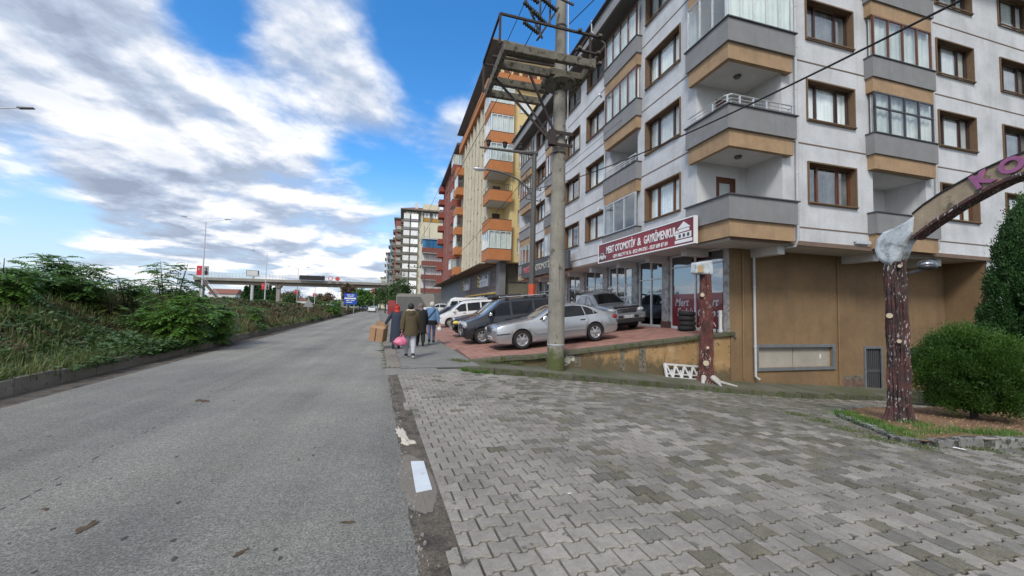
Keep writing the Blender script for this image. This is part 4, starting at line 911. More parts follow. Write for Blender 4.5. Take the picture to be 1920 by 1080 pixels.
# the yellow and red blocks stand a degree off the white one and the red one is lower
_pv = Matrix.Translation((8.2, 38.9, 0)); _rt = _pv @ Matrix.Rotation(math.radians(1.1), 4, 'Z') @ _pv.inverted()
yb.matrix_world = _rt @ _pv @ Matrix.Diagonal((1, .87, 1, 1)) @ _pv.inverted() @ Matrix.Translation(yb.location)
_q = Matrix.Translation((8.2, 60.3, 6.15)); rb.matrix_world = _rt @ Matrix.Translation((0, -2.5, 0)) @ _q @ Matrix.Diagonal((1, .64, .905, 1)) @ _q.inverted() @ Matrix.Translation(rb.location)
for _o in [q for q in COL.objects if q.name.startswith('shop_sign') and q.location.y > 40]: _o.matrix_world = _rt @ Matrix.Translation((0, -1.2 if _o.location.y < 50 else -6, 0)) @ Matrix.Translation(_o.location)
# low block with blue glazed balcony
bb = thing('apartment_building', 'low block with brown-red balconies and a blue glazed top floor', 'building', (7, 99, 0))
BA = Fac('B', 99.5); m_bwn = M('maroon_parapet', (.2, .07, .055), .9, .12, 1)
BA.box(MB(), 4.4, 16, .8, 8, 0, 18.3).build('wall', m_stuc2, bb)
for k, z in enumerate((5.0, 8.4, 11.8, 15.1)):
    o = BA.box(MB(), 4.2, 10.6, -.6, .78, z, z + 1.15).build('balcony', m_bwn, bb)
    BA.box(MB(), 4.3, 10.4, -.5, .78, z - .2, z - .002).build('slab', m_soff, o)
    for i, x in enumerate((5.0, 6.8, 8.4)):
        if k < 3: plain_window(bb, Fac('B', 100.2), x + .4, z + 1.2, 1.0, 1.7, frame=m_frame2, curt=i % 2 == 0)
m_blu = M('blue_glazing', (.03, .13, .26), .2, .25, 1.5, coat=1, rand=.3)
for i in range(7): BA.box(MB(), 4.3 + i * .88, 5.13 + i * .88, -.55, -.5, 16.3, 18.3).build('pane', m_blu, bb)
BA.box(MB(), 4.0, 10.8, -.8, 8, 18.32, 18.6).build('roof', m_alu, bb)
BA.box(MB(), 4.6, 9.9, -6, .7, -.2, 4.9).build('annex', M('concrete_grey', (.17, .165, .15), .95, .15, 1, brick=(1.2, .4, .03)), bb)
# cream tower
tw = thing('tower_block', 'tall cream tower block with grey top floor and stacked glazed balconies', 'building', (5, 135, 0))
TB = Fac('B', 133); m_crm = M('cream_tower', (.60, .56, .42), .9, .06, .5, streak=.1); m_oli = M('olive_grey', (.16, .155, .13), .9, .1, 1); m_ochre = M('ochre_panel', (.40, .22, .05), .9, .1)
TB.box(MB(), -.4, 14, 0, 22, 0, 33.2).build('wall', m_crm, tw)
TB.box(MB(), -.45, 5.0, -.06, -.002, 29.6, 33.2).build('top_cladding', m_oli, tw); TB.box(MB(), 5.6, 14, -.06, -.002, 29.8, 33.2).build('top_cladding', m_oli, tw)
for k in range(11):
    z = 2.6 + k * 2.75
    for (x0, x1) in ((-.6, 1.5), (1.75, 4.2)):
        o = TB.box(MB(), x0, x1, -.9, -.08, z - .6, z + .25).build('balcony', m_oli if k < 9 else m_gpar, tw)
        TB.box(MB(), x0 + .1, x1 - .1, -.7, -.65, z + .26, z + 1.95).build('glazing', m_curt if k > 3 or x0 > 0 else m_stuc2, tw)
        TB.box(MB(), x0 + .05, x1 - .05, -.69, -.1, z + 1.96, z + 2.12).build('tan_edge', m_tanb, tw)
    if k in (7, 8, 6, 9): plain_window(tw, Fac('B', 132.95), 7.0, z + .5, 1.3, 1.4, curt=True)
    if k in (6, 7): TB.box(MB(), 6.2, 7.8, -.06, -.003, z - 1.0, z + .2).build('ochre_panel', m_ochre, tw)
    for i in range(4): Fac('A', -.4).box(MB(), 134.5 + i * 4.6, 137.5 + i * 4.6, -.9, -.002, z - .6, z + .3).build('side_balcony', m_oli, tw)
TB.box(MB(), 6.1, 6.2, -.08, -.003, 16, 28.4).build('dark_line', m_oli, tw); TB.box(MB(), 7.85, 7.95, -.08, -.003, 16, 28.4).build('dark_line', m_oli, tw)
for x in (.3, 1.2, 2.1, 3.0): TB.box(MB(), x, x + .6, -.1, -.062, 31.2, 32.7).build('attic_window', m_curt, tw)
for x in (6.0, 7.0, 8.8, 9.8): TB.box(MB(), x, x + .8, -.1, -.062, 31.2, 32.8).build('attic_window', m_curt, tw); 
TB.box(MB(), 5.9, 8.0, -.1, -.062, 29.9, 31.1).build('ochre_panel', m_ochre, tw); TB.box(MB(), 8.7, 11, -.1, -.062, 29.9, 31.1).build('ochre_panel', m_ochre, tw)
rf = TB.box(MB(), -1.6, 14, -1.2, 23, 33.21, 33.6).build('roof', m_oli, tw)
MB().hexa([(-1.4, 132, 33.61), (14, 132, 33.61), (14, 156, 33.61), (-1.4, 156, 33.61), (3, 137, 35.4), (14, 137, 35.4), (14, 151, 35.4), (3, 151, 35.4)]).build('roof_tiles', MATS['roof_tile'], rf)
MB().box(5.6, 11, 133.5, 138, 33.7, 36.0).build('roof_room', m_crm, rf); MB().box(3.0, 4.0, 134, 135, 33.7, 36.2).build('chimney', m_stuc2, rf)
# farther row
def far_block(label, x0, x1, y, dep, h, wm, bm_, nb=5):
    t = thing('apartment_building', label, 'building', ((x0 + x1) / 2, y, 0)); MB().box(x0, x1, y, y + dep, 0, h).build('wall', wm, t); MB().box(x0 - .5, x1 + .5, y - .6, y + dep, h + .002, h + .5).build('roof', m_oli, t)
    k = 0
    while 3 + k * 3 < h - 2:
        z = 3 + k * 3; Fac('A', x0).box(MB(), y + 1, y + dep * .45, -.8, -.002, z, z + 1).build('balcony', bm_, t)
        MB().box(x0 + .4, x1 - .4, y - .7, y - .002, z, z + 1.0).build('balcony', bm_, t)
        for i in range(2): MB().box(x0 + .5 + i * (x1 - x0) * .5, x0 + (x1 - x0) * .45 + i * (x1 - x0) * .5, y - .06, y - .002, z + 1.05, z + 2.3).build('window', m_blu if i else m_curtd, t)
        k += 1
m_teal = M('teal_glass', (.10, .22, .26), .2, .2, .5, coat=.8)
far_block('narrow red-brown block with balconies left of the cream tower', -3.6, 4, 156, 18, 35, m_red, m_oli)
far_block('teal glass tower beyond the red-brown block', -5.9, 2, 178, 14, 30, m_teal, m_alud)
far_block('pale grey block beyond the teal tower', -8.2, -2, 200, 16, 27, m_stuc, m_oli)
far_block('cream block far down the road behind the footbridge', -13.5, -6, 260, 24, 19, m_crm, m_tanb)
far_block('white block at the far end of the road', -19, -10, 340, 30, 16, m_stuc2, m_redp)
# ------------------------------------------------------------------ concrete pole with transformer platform
m_pole = M('weathered_concrete', (.235, .22, .185), .93, .2, 2.2, .5, 60, streak=.6, spot=((.12, .115, .08), 4, .60), foot=(-.1, .75, (.075, .09, .025), .95))
m_plat = M('platform_concrete', (.135, .125, .098), .95, .3, 5, .6, 40, streak=.5, spot=((.05, .045, .032), 7, .54))
m_iron = M('rusty_iron', (.030, .019, .016), .7, .3, 12, .2, 60)
m_blk = M('black_rubber', (.016, .016, .017), .75, .15, 10)
PX, PY = 4.42, 10.95; pz = -.16
cp = thing('utility_pole', 'thick round concrete utility pole with mossy foot, platform frame and insulators on top', 'pole', (PX, PY, pz))
def pr(z): return .262 - .0094 * (z - pz)
b = MB(); k = 0
prof = [(pr(z), z) for z in np.linspace(pz - .1, 12.2, 40)]; b.lathe(prof, (PX, PY, 0), 28); b.build('pole', m_pole, cp, smooth=60)
MB().lathe([(pr(.6) + .004, -.02), (pr(.6) + .006, .0), (pr(.6) + .004, .02)], (PX, PY, .62), 28).build('pole_band', m_alu, cp)
x0, x1, ya, yb_, zb = 2.38, 5.06, 9.9, 12.42, 8.56
for y in (9.98, 10.74, 11.6, 12.34): MB().box(x0 + .10, x1 - .10 if y < 11 else PX - .1, y - .07, y + .07, zb + .01, zb + .24).build('cross_beam', m_plat, cp, bevel=.015)
for x in (x0, x1 - .1): MB().hexa([(x, ya, zb), (x + .13, ya, zb), (x + .13, yb_, zb), (x, yb_, zb), (x - .01, ya, zb + .27), (x + .14, ya, zb + .27), (x + .14, yb_, zb + .27), (x - .01, yb_, zb + .27)]).build('side_beam', m_plat, cp, bevel=.015)
MB().lathe([(.21, 0), (.5, .22), (.5, .32), (.2, .33)], (PX, PY, zb - .28), 20).build('collar', m_plat, cp, smooth=30)
MB().box(3.95, 4.95, 10.55, 11.4, zb + .02, zb + .2).build('centre_slab', m_plat, cp)
b = MB()
for (p, q) in [((4.1, 10.85, 6.7), (2.45, 11.3, 8.6)), ((4.12, 10.8, 6.72), (3.2, 11.6, 8.6)), ((4.2, 10.75, 6.9), (3.35, 10.74, 8.6))]: MB().bar(p, q, .06, .06).build('strut', m_iron, cp)
MB().box(4.0, 4.2, 10.62, 10.8, 6.5, 6.95).box(4.1, 4.75, 10.66, 10.7, 6.85, 6.95).box(4.0, 4.75, 10.66, 10.7, 6.5, 6.58).build('bracket', m_iron, cp)
b = MB(); zt = zb + 1.05
for p, q in [((2.28, 10, zt), (5.25, 10, zt - .05)), ((2.28, 10, zt), (2.28, 12.3, zt + .05)), ((2.28, 10, zb + .2), (2.28, 10, zt)), ((2.3, 12.3, zb + .1), (2.28, 12.3, zt)), ((4.95, 10, zb + .2), (4.95, 10, zt)), ((2.3, 12.3, zt), (5.0, 12.3, zt)), ((4.95, 10, zt), (5.0, 12.3, zt)), ((2.3, 11.0, zb + .5), (4.2, 10.9, zb + .5))]:
    MB().bar(p, q, .055).build('frame_bar', m_iron, cp)
for z, xx in ((zb + .5, 5.25), (zb + .2, 5.3), (zt - .03, 5.3)):
    MB().bar((4.5, 10.0, z), (xx, 9.98, z - .03), .07, .05).build('arm', m_iron, cp); MB().bar((4.55, 9.93, z + .03), (4.65, 9.93, z + .03), .06).bar((xx - .12, 9.93, z), (xx - .02, 9.93, z), .06).build('clamp', m_plat, cp)
def insulator(p, q, par, n=7, r=.07):
    p, q = Vector(p), Vector(q); pts, rs = [], []
    for i in range(n * 2 + 1): pts.append(p + (q - p) * (i / (2 * n))); rs.append(r if i % 2 else r * .5)
    return MB().tube(pts, rs, 12).build('insulator', m_blk, par)
for (p, q) in [((3.0, 10.25, 9.72), (3.5, 10.35, 9.55)), ((2.98, 10.2, 10.25), (3.55, 10.35, 10.05)), ((3.2, 10.1, 9.98), (3.7, 10.3, 9.85)), ((3.5, 10.15, 10.45), (4.05, 10.35, 10.35)), ((2.9, 10.3, 10.7), (3.5, 10.4, 10.5))]: insulator(p, q, cp)
b = MB()
for p, q in [((3.5, 10.5, 9.45), (4.25, 10.75, 10.8)), ((3.05, 10.4, 10.6), (3.65, 10.45, 9.5)), ((3.55, 10.4, 9.5), (3.55, 10.4, 10.9)), ((3.85, 10.4, 9.9), (3.85, 10.4, 10.9)), ((3.3, 10.3, 10.9), (4.6, 10.4, 10.7))]: MB().bar(p, q, .05).build('steel_arm', m_alud, cp)
MB().tube([(PX + .21, PY - .17, 6.6), (PX + .19, PY - .16, 9.2), (PX + .17, PY - .14, 11.6)], .018, 6).build('conduit', m_pipe, cp)
MB().lathe([(pr(6.3) + .01, -.03), (pr(6.3) + .01, .03)], (PX, PY, 6.35), 24).lathe([(pr(10.3) + .01, -.03), (pr(10.3) + .01, .03)], (PX, PY, 10.35), 24).build('steel_band', m_iron, cp)
MB().tube([(PX - .02, PY - pr(3), 3.0), (PX - .01, PY - pr(2) - .004, 2.2)], .004, 4).build('pole_crack', m_crack, cp)
# steel lamp pole with curved arm
m_steel = M('pole_steel', (.085, .085, .08), .6, .15, 5); m_or = M('orange_paint', (.50, .08, .03), .6, .2, 3)
LX, LY = 7.75, 23.3
lp = thing('street_lamp', 'dark steel lamp pole with red painted foot, curved arm and three insulators', 'street lamp', (LX, LY, .6))
MB().tube([(LX, LY, 3.2), (LX, LY, 11.6)], [.19, .15], 8).build('pole', m_steel, lp, smooth=20)
MB().tube([(LX, LY, .5), (LX, LY, 3.2)], [.24, .235], 8).build('painted_foot', m_or, lp)
MB().tube([(LX + .2, LY, 11.5), (LX - .3, LY, 11.5), (LX - .9, LY + .1, 11.52), (LX - 3.4, LY + .7, 11.75)], [.17, .17, .1, .07], 8).build('crossarm', m_steel, lp)
for t in (.05, .42, .8):
    x, y, z = LX - .75 - 2.65 * t, LY + .1 + .6 * t, 11.6 + .22 * t
    MB().lathe([(.03, 0), (.03, .1), (.11, .12), (.14, .3), (.12, .34), (.17, .36), (.17, .42), (.1, .46)], (x, y, z), 12).build('pin_insulator', m_blk, lp, smooth=40)
pts = [(LX - .1, LY, 8.4)] + [(LX - .1 - 3.1 * (1 - math.cos(a)), LY + .7 * (1 - math.cos(a)), 8.4 + 1.95 * math.sin(a)) for a in np.linspace(.2, 1.5, 11)]
MB().tube(pts, .06, 8).build('curved_arm', m_steel, lp, smooth=60)
e = pts[-1]; b = MB(); b.ball((e[0] - .38, e[1] + .06, e[2] - .0), (.46, .16, .10), 12, 8); b.build('lamp_head', m_alu, lp, smooth=80); MB().ball((e[0] - .42, e[1] + .06, e[2] - .06), (.3, .12, .07), 10, 6).build('lamp_glass', m_curt, lp, smooth=80)
for z in (9.9, 9.2, 8.5): MB().bar((LX - .55, LY, z + .05), (LX + .5, LY, z - .03), .05).bar((LX - .5, LY, z + .05), (LX - .5, LY, z + .2), .06).bar((LX + .45, LY, z), (LX + .45, LY, z + .14), .06).build('side_arm', m_steel, lp)
# second and third poles down the street
def far_pole(x, y, h, lab, arm=True, foot=False):
    t = thing('street_lamp', lab, 'street lamp', (x, y, 0)); MB().tube([(x, y, 0), (x, y, h)], [.16, .11], 8).build('pole', m_steel, t)
    MB().tube([(x, y, h - .1), (x - 3.6, y, h)], .07, 6).build('crossarm', m_steel, t)
    for q in (.9, 2.1, 3.4): MB().lathe([(.05, 0), (.13, .2), (.13, .4)], (x - q, y, h), 8).build('pin_insulator', m_blk, t)
    if arm: MB().tube([(x, y, h - 3.4)] + [(x - 2.9 * (1 - math.cos(a)), y, h - 3.3 + 1.7 * math.sin(a)) for a in np.linspace(.25, 1.5, 7)], .06, 6).build('curved_arm', m_steel, t)
    return t
far_pole(4.3, 84, 8.8 + 1.0, 'dark lamp pole with curved arm in front of the maroon balconies far away')
t = thing('transformer_pole', 'distant pole pair carrying a dark transformer in front of the cream tower', 'pole', (-1.3, 92, 0))
for x in (-2.2, -.6): MB().tube([(x, 92, 0), (x, 92, 10)], [.17, .12], 8).build('pole', m_pole, t)
MB().box(-2.1, -.7, 91.5, 92.5, 5.2, 6.7).build('transformer', m_blk, t); MB().box(-2.6, -.2, 91.4, 92.6, 4.95, 5.15).build('platform', m_iron, t)
for z in (7.4, 8.6, 9.6): MB().bar((-3.1, 92, z), (.4, 92, z), .12).build('crossarm', m_iron, t)
for i in range(6): MB().tube([(-2.9 + i * .6, 92, 8.6), (-2.9 + i * .6, 92, 9.2)], .09, 6).build('insulator', m_blk, t)
# cables
def cable(p, q, sag, r, label, n=24, mid=None):
    p, q = Vector(p), Vector(q); P = [p + (q - p) * (i / n) - Vector((0, 0, sag * 4 * (i / n) * (1 - i / n))) for i in range(n + 1)]
    o = MB().tube(P, r, 6).build('cable', m_blk, smooth=80); return tag(o, label, 'cable')
cable((7.95, 23.2, 9.25), (8.9, 1.6, 6.9), .55, .022, 'thick black cable swooping across the white block from the steel lamp pole')
cable((7.95, 23.2, 9.15), (11.0, 11.9, 12.0), .1, .008, 'thin cable rising from the steel lamp pole to the corner balconies')
cable((7.2, 23.3, 9.9), (4.3, 84, 7.5), 1.2, .018, 'long cable from the steel lamp pole past the orange balconies down the street')
cable((4.35, 10.9, 11.9), (-1.5, 92, 9.7), 1.5, .016, 'thin high cable running from the concrete pole far down the street')
cable((3.0, 10.2, 10.2), (-2.8, 92, 8.7), 1.5, .010, 'thin cable from the left insulators down the street')
cable((4.6, 10.9, 10.4), (9.2, 6.0, 15.0), .2, .014, 'short dark cable rising to the right from the concrete pole')
# ------------------------------------------------------------------ tree-trunk shaped gate posts
def bark(name, cx, cy, z0, z1, r0, r1, par, mat, seed, n=68, m=90):
    q = random.Random(seed); ph = [q.uniform(0, 6.28) for _ in range(6)]; V, F = [], []
    for j in range(m + 1):
        t = j / m; z = z0 + (z1 - z0) * t; r = r0 + (r1 - r0) * t
        fl = .55 * r0 * math.exp(-t * 22) if r0 > .15 else 0
        for i in range(n):
            a = 2 * PI * i / n; rr = r * (1 + .03 * math.sin(3 * a + ph[0] + z) + .02 * math.sin(7 * a + ph[1] + z * 3)) + .012 * math.sin(17 * a + ph[2] + 1.3 * math.sin(z * 2)) * (1 + .8 * math.sin(z * 7 + a * 2)) + .006 * math.sin(29 * a + ph[5] + 2 * math.sin(z * 3.1)) + fl * (1 + .5 * math.sin(5 * a + ph[3])) + q.uniform(-.004, .004)
            V.append((cx + rr * math.cos(a) + .02 * math.sin(z * 1.3 + ph[4]), cy + rr * math.sin(a), z))
        if j: F += [((j - 1) * n + i, (j - 1) * n + (i + 1) % n, j * n + (i + 1) % n, j * n + i) for i in range(n)]
    return np_mesh(name, V, F, mat, par)
def bark_mat(name, base, dark, white, thr):
    m = M(name, base, .75, .2, 6, .5, 45, col2=dark, c2s=4, c2t=(.42, .6)); t = m.node_tree; b = t.nodes['Principled BSDF']
    L = t.links.new; src = b.inputs['Base Color'].links[0].from_socket; g = t.nodes.new('ShaderNodeNewGeometry'); mp = t.nodes.new('ShaderNodeMapping'); mp.inputs['Scale'].default_value = (34, 34, 12); L(g.outputs['Position'], mp.inputs[0])
    nz = t.nodes.new('ShaderNodeTexNoise'); nz.inputs['Scale'].default_value = 1; nz.inputs['Detail'].default_value = 4; L(mp.outputs[0], nz.inputs['Vector'])
    big = t.nodes.new('ShaderNodeTexNoise'); big.inputs['Scale'].default_value = 2.2; L(g.outputs['Position'], big.inputs['Vector'])
    ad = t.nodes.new('ShaderNodeMath'); ad.operation = 'MULTIPLY_ADD'; ad.inputs[1].default_value = .38; L(big.outputs['Fac'], ad.inputs[0]); L(nz.outputs['Fac'], ad.inputs[2])
    mr = t.nodes.new('ShaderNodeMapRange'); mr.inputs[1].default_value = thr; mr.inputs[2].default_value = thr + .04; L(ad.outputs[0], mr.inputs[0])
    mx = t.nodes.new('ShaderNodeMixRGB'); L(mr.outputs[0], mx.inputs[0]); L(src, mx.inputs[1]); mx.inputs[2].default_value = (*white, 1); L(mx.outputs[0], b.inputs['Base Color']); return m
m_b1 = bark_mat('painted_bark_dark', (.090, .036, .032), (.038, .024, .022), (.40, .38, .36), .80)
m_b2 = bark_mat('painted_bark_red', (.135, .042, .034), (.06, .024, .02), (.42, .38, .34), .835)
m_lime = M('whitewash', (.50, .54, .56), .9, .15, 4, .6, 30, col2=(.20, .21, .21), c2s=5, c2t=(.52, .66))
m_cut = M('cut_branch', (.50, .42, .30), .85, .12, 9)
m_chip = M('bare_cement', (.42, .40, .37), .95, .2, 10, .5, 30)
gp = thing('gate_arch', 'tree trunk shaped dark red gate post carrying a cracked curved arch with pink letters KO', 'gate', (9.45, 5.49, -.35))
bark('trunk', 9.45, 5.49, -.42, 3.0, .165, .155, gp, m_b1, 4)
def disc(par, c, r, d=(-1, -.6, 0), th=.045):
    c = Vector(c); d = Vector(d).normalized(); MB().tube([c - d * .12, c + d * th], [r * 1.15, r], 14).build('cut_branch', m_cut, par)
for (px, py, r) in [(1668, 592, .048), (1686, 640, .034), (1687, 499, .032)]:
    d = ray(px, py); t = ((9.45 ** 2 + 5.49 ** 2) ** .5 - .165) / math.hypot(d.x, d.y); disc(gp, (d.x * t, d.y * t, 1.65 + d.z * t), r, (-d.x, -d.y, 0))
# whitewashed knee and arch beam in the plane x = 9.3
def plate(P, x, w, name, mat, par, bev=.0, jag=0):
    b = MB(); b.prism(P, lambda a, c, t: (t, a, c), x - w / 2, x + w / 2); return b.build(name, mat, par, bevel=bev)
plate([(5.68, 2.80), (5.74, 3.0), (5.70, 3.22), (5.58, 3.36), (5.42, 3.40), (5.20, 3.50), (5.06, 3.60), (5.10, 3.26), (5.24, 3.06), (5.30, 2.86), (5.36, 2.74), (5.5, 2.66), (5.6, 2.72)], 9.42, .34, 'knee', m_lime, gp, .06)
top = [(5.10, 3.60), (4.94, 3.73), (4.68, 3.89), (4.44, 4.0), (4.18, 4.12), (3.92, 4.2), (3.69, 4.25), (3.2, 4.36), (2.6, 4.42), (2.0, 4.36), (1.3, 4.15), (.6, 3.75), (.1, 3.25)]
bot = [(.3, 2.85), (.9, 3.4), (1.5, 3.8), (2.1, 4.02), (2.6, 4.1), (3.2, 4.06), (3.7, 3.97), (3.9, 3.92), (4.09, 3.84), (4.31, 3.73), (4.51, 3.62), (4.84, 3.40), (5.12, 3.19)]
m_arch = M('arch_plaster', (.33, .26, .18), .93, .2, 4, .45, 40, col2=(.12, .10, .065), c2s=4.5, c2t=(.52, .62), streak=.4)
n_ = len(top); bb_ = bot[::-1]
for i in range(n_ - 1):
    plate([top[i], top[i + 1], bb_[i + 1], bb_[i]], 9.42, .26, 'arch_segment', m_arch, gp)
    a, c = bb_[i], bb_[i + 1]; a2, c2 = top[i], top[i + 1]
    plate([(a[0], a[1] - .002), (c[0], c[1] - .002), (c[0], c[1] - .06), (a[0], a[1] - .06)], 9.42, .31, 'lower_rim', m_b1, gp)
    plate([(a2[0], a2[1] + .03), (c2[0], c2[1] + .03), (c2[0], c2[1] + .001), (a2[0], a2[1] + .001)], 9.42, .31, 'upper_rim', m_blk, gp)
bark('trunk', 9.4, .05, -.3, 3.1, .20, .18, gp, m_b1, 9)
m_pink = M('pink_letter', (.30, .10, .22), .7, .15, 6, .2, 30)
for ch, y, z, a, s in [('K', 4.22, 3.83, .42, .34), ('O', 3.92, 3.955, .30, .34)]:
    text(ch, 'letter', s, m_pink, (9.275, y, z), (PI / 2, -a * 0, -PI / 2), gp, .02, .014, 0, 1.05)
    o = [q for q in COL.objects if q.name.startswith('letter') and q.type == 'FONT'][-1]
    o.matrix_local = Matrix.Translation(o.location) @ Matrix.Rotation(a, 4, 'X').inverted() @ Matrix.Rotation(-PI / 2, 4, 'Z') @ Matrix.Rotation(PI / 2, 4, 'X') @ Matrix.Scale(1.05, 4, (1, 0, 0))
b = MB(); c = (9.62, 5.08, 2.66); b.ball(c, (.16, .13, .095), 16, 9); o = b.build('wall_lamp', glass_mat('lamp_glass_clear', (.75, .78, .8), 1.6, .15, .15), gp, smooth=80)
MB().ball(c, (.10, .08, .06), 12, 8).build('reflector', m_alu, o, smooth=80); MB().ball((c[0], c[1], c[2] - .045), (.165, .135, .07), 16, 6).build('lamp_base', m_alud, o, smooth=80); MB().bar((9.62, 5.12, 2.58), (9.55, 5.4, 2.5), .05).build('lamp_arm', m_alud, o)
g2 = thing('gate_post', 'short reddish tree trunk shaped post with a broken whitewashed stub on top', 'gate post', (9.77, 10.95, -.6))
bark('trunk', 9.77, 10.95, -.78, 3.0, .215, .17, g2, m_b2, 12)
b = MB(); b.hexa([(9.26, 10.77, 2.93), (9.95, 10.77, 2.9), (9.95, 11.10, 2.9), (9.26, 11.10, 2.93), (9.28, 10.79, 3.30), (9.93, 10.79, 3.40), (9.93, 11.08, 3.40), (9.28, 11.08, 3.30)]); b.build('broken_stub', m_lime, g2, bevel=.05)
MB().hexa([(9.29, 10.758, 2.97), (9.5, 10.758, 2.97), (9.5, 10.766, 2.97), (9.29, 10.766, 2.97), (9.31, 10.775, 3.2), (9.5, 10.775, 3.2), (9.5, 10.783, 3.2), (9.31, 10.783, 3.2)]).build('bare_face', M('bare_tan', (.42, .30, .16), .95, .15, 6), g2)
for (px, py, r) in [(1317, 553, .07), (1327, 652, .05), (1324, 681, .10)]:
    d = ray(px, py); t = ((9.77 ** 2 + 10.95 ** 2) ** .5 - (.20 if r < .1 else .20)) / math.hypot(d.x, d.y)
    MB().tube([Vector((d.x * t, d.y * t, 1.65 + d.z * t)) + Vector((d.x, d.y, 0)).normalized() * .1, Vector((d.x * t, d.y * t, 1.65 + d.z * t)) - Vector((d.x, d.y, 0)).normalized() * .04], [r, r * .9], 12).build('cut_branch', m_cut, g2)
for a, L_ in ((-.35, .75), (.15, .5), (-2.6, .35), (-1.3, .3)):
    MB().tube([(9.77 + .2 * math.cos(a), 10.95 + .2 * math.sin(a), -.45), (9.77 + .42 * math.cos(a), 10.9 + .42 * math.sin(a), -.62), (9.77 + (.2 + L_) * math.cos(a), 10.9 + (.2 + L_) * math.sin(a), -.74)], [.09, .055, .03], 7).build('root', m_chip, g2, smooth=60)
# pierced concrete balustrade panel leaning on the wall
lt = thing('balustrade_panel', 'white pierced concrete balustrade panel leaning on the tan wall beside the short trunk post', 'panel', (9.0, 11.25, -.6))
fb = lambda u, v: (8.45 + u, 11.22 + v * .28, -.54 - u * .08 + v)
def lb(u0, v0, u1, v1, w=.05): p, q = Vector(fb(u0, v0)), Vector(fb(u1, v1)); return MB().bar(p, q, w, .05, up=(0, 1, 0))
for a in [(0, .03, 1.45, .03, .06), (0, .46, 1.45, .46, .06), (.02, 0, .02, .49, .08), (1.42, 0, 1.42, .49, .08), (.0, .16, 1.45, .16, .035)]: lb(*a).build('rail', m_stuc2, lt)
for i in range(4): u = .08 + i * .35; lb(u, .42, u + .16, .06, .05).build('slanted_bar', m_stuc2, lt); lb(u + .34, .42, u + .18, .06, .05).build('slanted_bar', m_stuc2, lt); lb(u + .17, .04, u + .17, .3, .04).build('slanted_bar', m_stuc2, lt)
# stack of tyres
def tyre_mesh():
    b = MB(); pr_ = []
    for i in range(10):
        t = i / 10 * 2 * PI; pr_.append((.255 + .072 * math.cos(t), .095 * math.sin(t) * 1.0))
    b.lathe(pr_, (0, 0, 0), 28, close=True)
    for k in range(28): a = 2 * PI * k / 28; b.bar((.322 * math.cos(a), .322 * math.sin(a), -.07), (.322 * math.cos(a + .05), .322 * math.sin(a + .05), .07), .02, .012)
    return b.mesh('tyre', m_blk, smooth=50)
tm = tyre_mesh()
for i, lab in enumerate(('bottom tyre of the black stack by the shop window', 'second tyre from the bottom of the black stack by the shop window', 'third tyre from the bottom of the black stack by the shop window', 'top tyre of the black stack by the shop window')):
    o = inst(tm, 'tyre', None, (10.95 + .015 * math.sin(i * 2), 13.3, .93 + .1 + i * .19), rot=(0, -.05, i)); tag(o, lab, 'tyre', 'stack of tyres')
o = MB().tube([(11.15, 11.78, .9), (11.15, 11.78, 1.75)], .06, 10).build('bollard', m_stuc2); tag(o, 'short white post at the end of the shop window', 'post')
o = MB().tube([(11.0, 11.8, .9), (11.0, 11.8, 1.8), (11.05, 11.8, 1.9), (11.22, 11.8, 1.95)], .025, 8).build('bent_pipe', m_blk, smooth=60); tag(o, 'black bent pipe beside the short white post', 'pipe')
# marker slab, droppings of lime, litter
o = MB().hexa([(.385, 3.70, -.01), (.53, 3.69, -.01), (.275 + .02, 4.42, -.01), (.14, 4.42, -.01), (.385, 3.70, .012), (.53, 3.69, .012), (.295, 4.42, .012), (.14, 4.42, .012)])
o = MB().hexa([(.175, 3.66, -.01), (.318, 3.69, -.01), (.278, 4.36, -.01), (.145, 4.38, -.01), (.175, 3.66, .014), (.318, 3.69, .014), (.278, 4.36, .014), (.145, 4.38, .014)]).build('marble_slab', M('white_marble', (.58, .62, .64), .4, .08, 3, spot=((.42, .45, .48), 7, .6)), bevel=.004)
tag(o, 'white marble slab set in the dirt strip beside the road', 'slab')
def blob(name, cx, cy, rx, ry, h, mat, lab, cat, seed=1, z=0, n=18, rot=0, rnd=.33):
    q = random.Random(seed); P = []; 
    for i in range(n): t = 2 * PI * i / n; r = 1 + q.uniform(-rnd, rnd); a, c = rx * r * math.cos(t), ry * r * math.sin(t); P.append((a * math.cos(rot) - c * math.sin(rot), a * math.sin(rot) + c * math.cos(rot)))
    b = MB(); b.add([(cx + a, cy + c, z) for a, c in P] + [(cx + a * .7, cy + c * .7, z + h * q.uniform(.6, 1.3)) for a, c in P] + [(cx, cy, z + h)], [(i, (i + 1) % n, n + (i + 1) % n, n + i) for i in range(n)] + [(n + i, n + (i + 1) % n, 2 * n) for i in range(n)])
    return tag(b.build(name, mat), lab, cat)
m_dep = M('lime_deposit', (.50, .45, .38), .95, .2, 9, .8, 30)
blob('lime_patch', .06, 5.35, .06, .34, .012, m_dep, 'pale lime mortar spilled along the dirt strip above the slab', 'mortar patch', 3, .0, 26, .15)
blob('lime_patch', .13, 5.0, .08, .09, .014, m_dep, 'small pale mortar lump just above the marble slab', 'mortar patch', 5, .0, 20)
blob('mud_patch', .17, 3.95, .17, .66, .006, M('smooth_mud', (.17, .15, .125), .9, .1, 3, .3, 40), 'smooth brown mud around the marble slab', 'mud patch', 6, -.003, 40, .1, .05)
m_leaf = M('dry_leaf', (.075, .05, .028), .9, .3, 20)
def leaf(cx, cy, s, seed, lab, mat=None, cat='leaf', z=.004): return blob('dry_leaf' if not mat else 'litter', cx, cy, s, s * .45, s * .05, mat or m_leaf, lab, cat, seed, z, 18, seed * .8, .5)
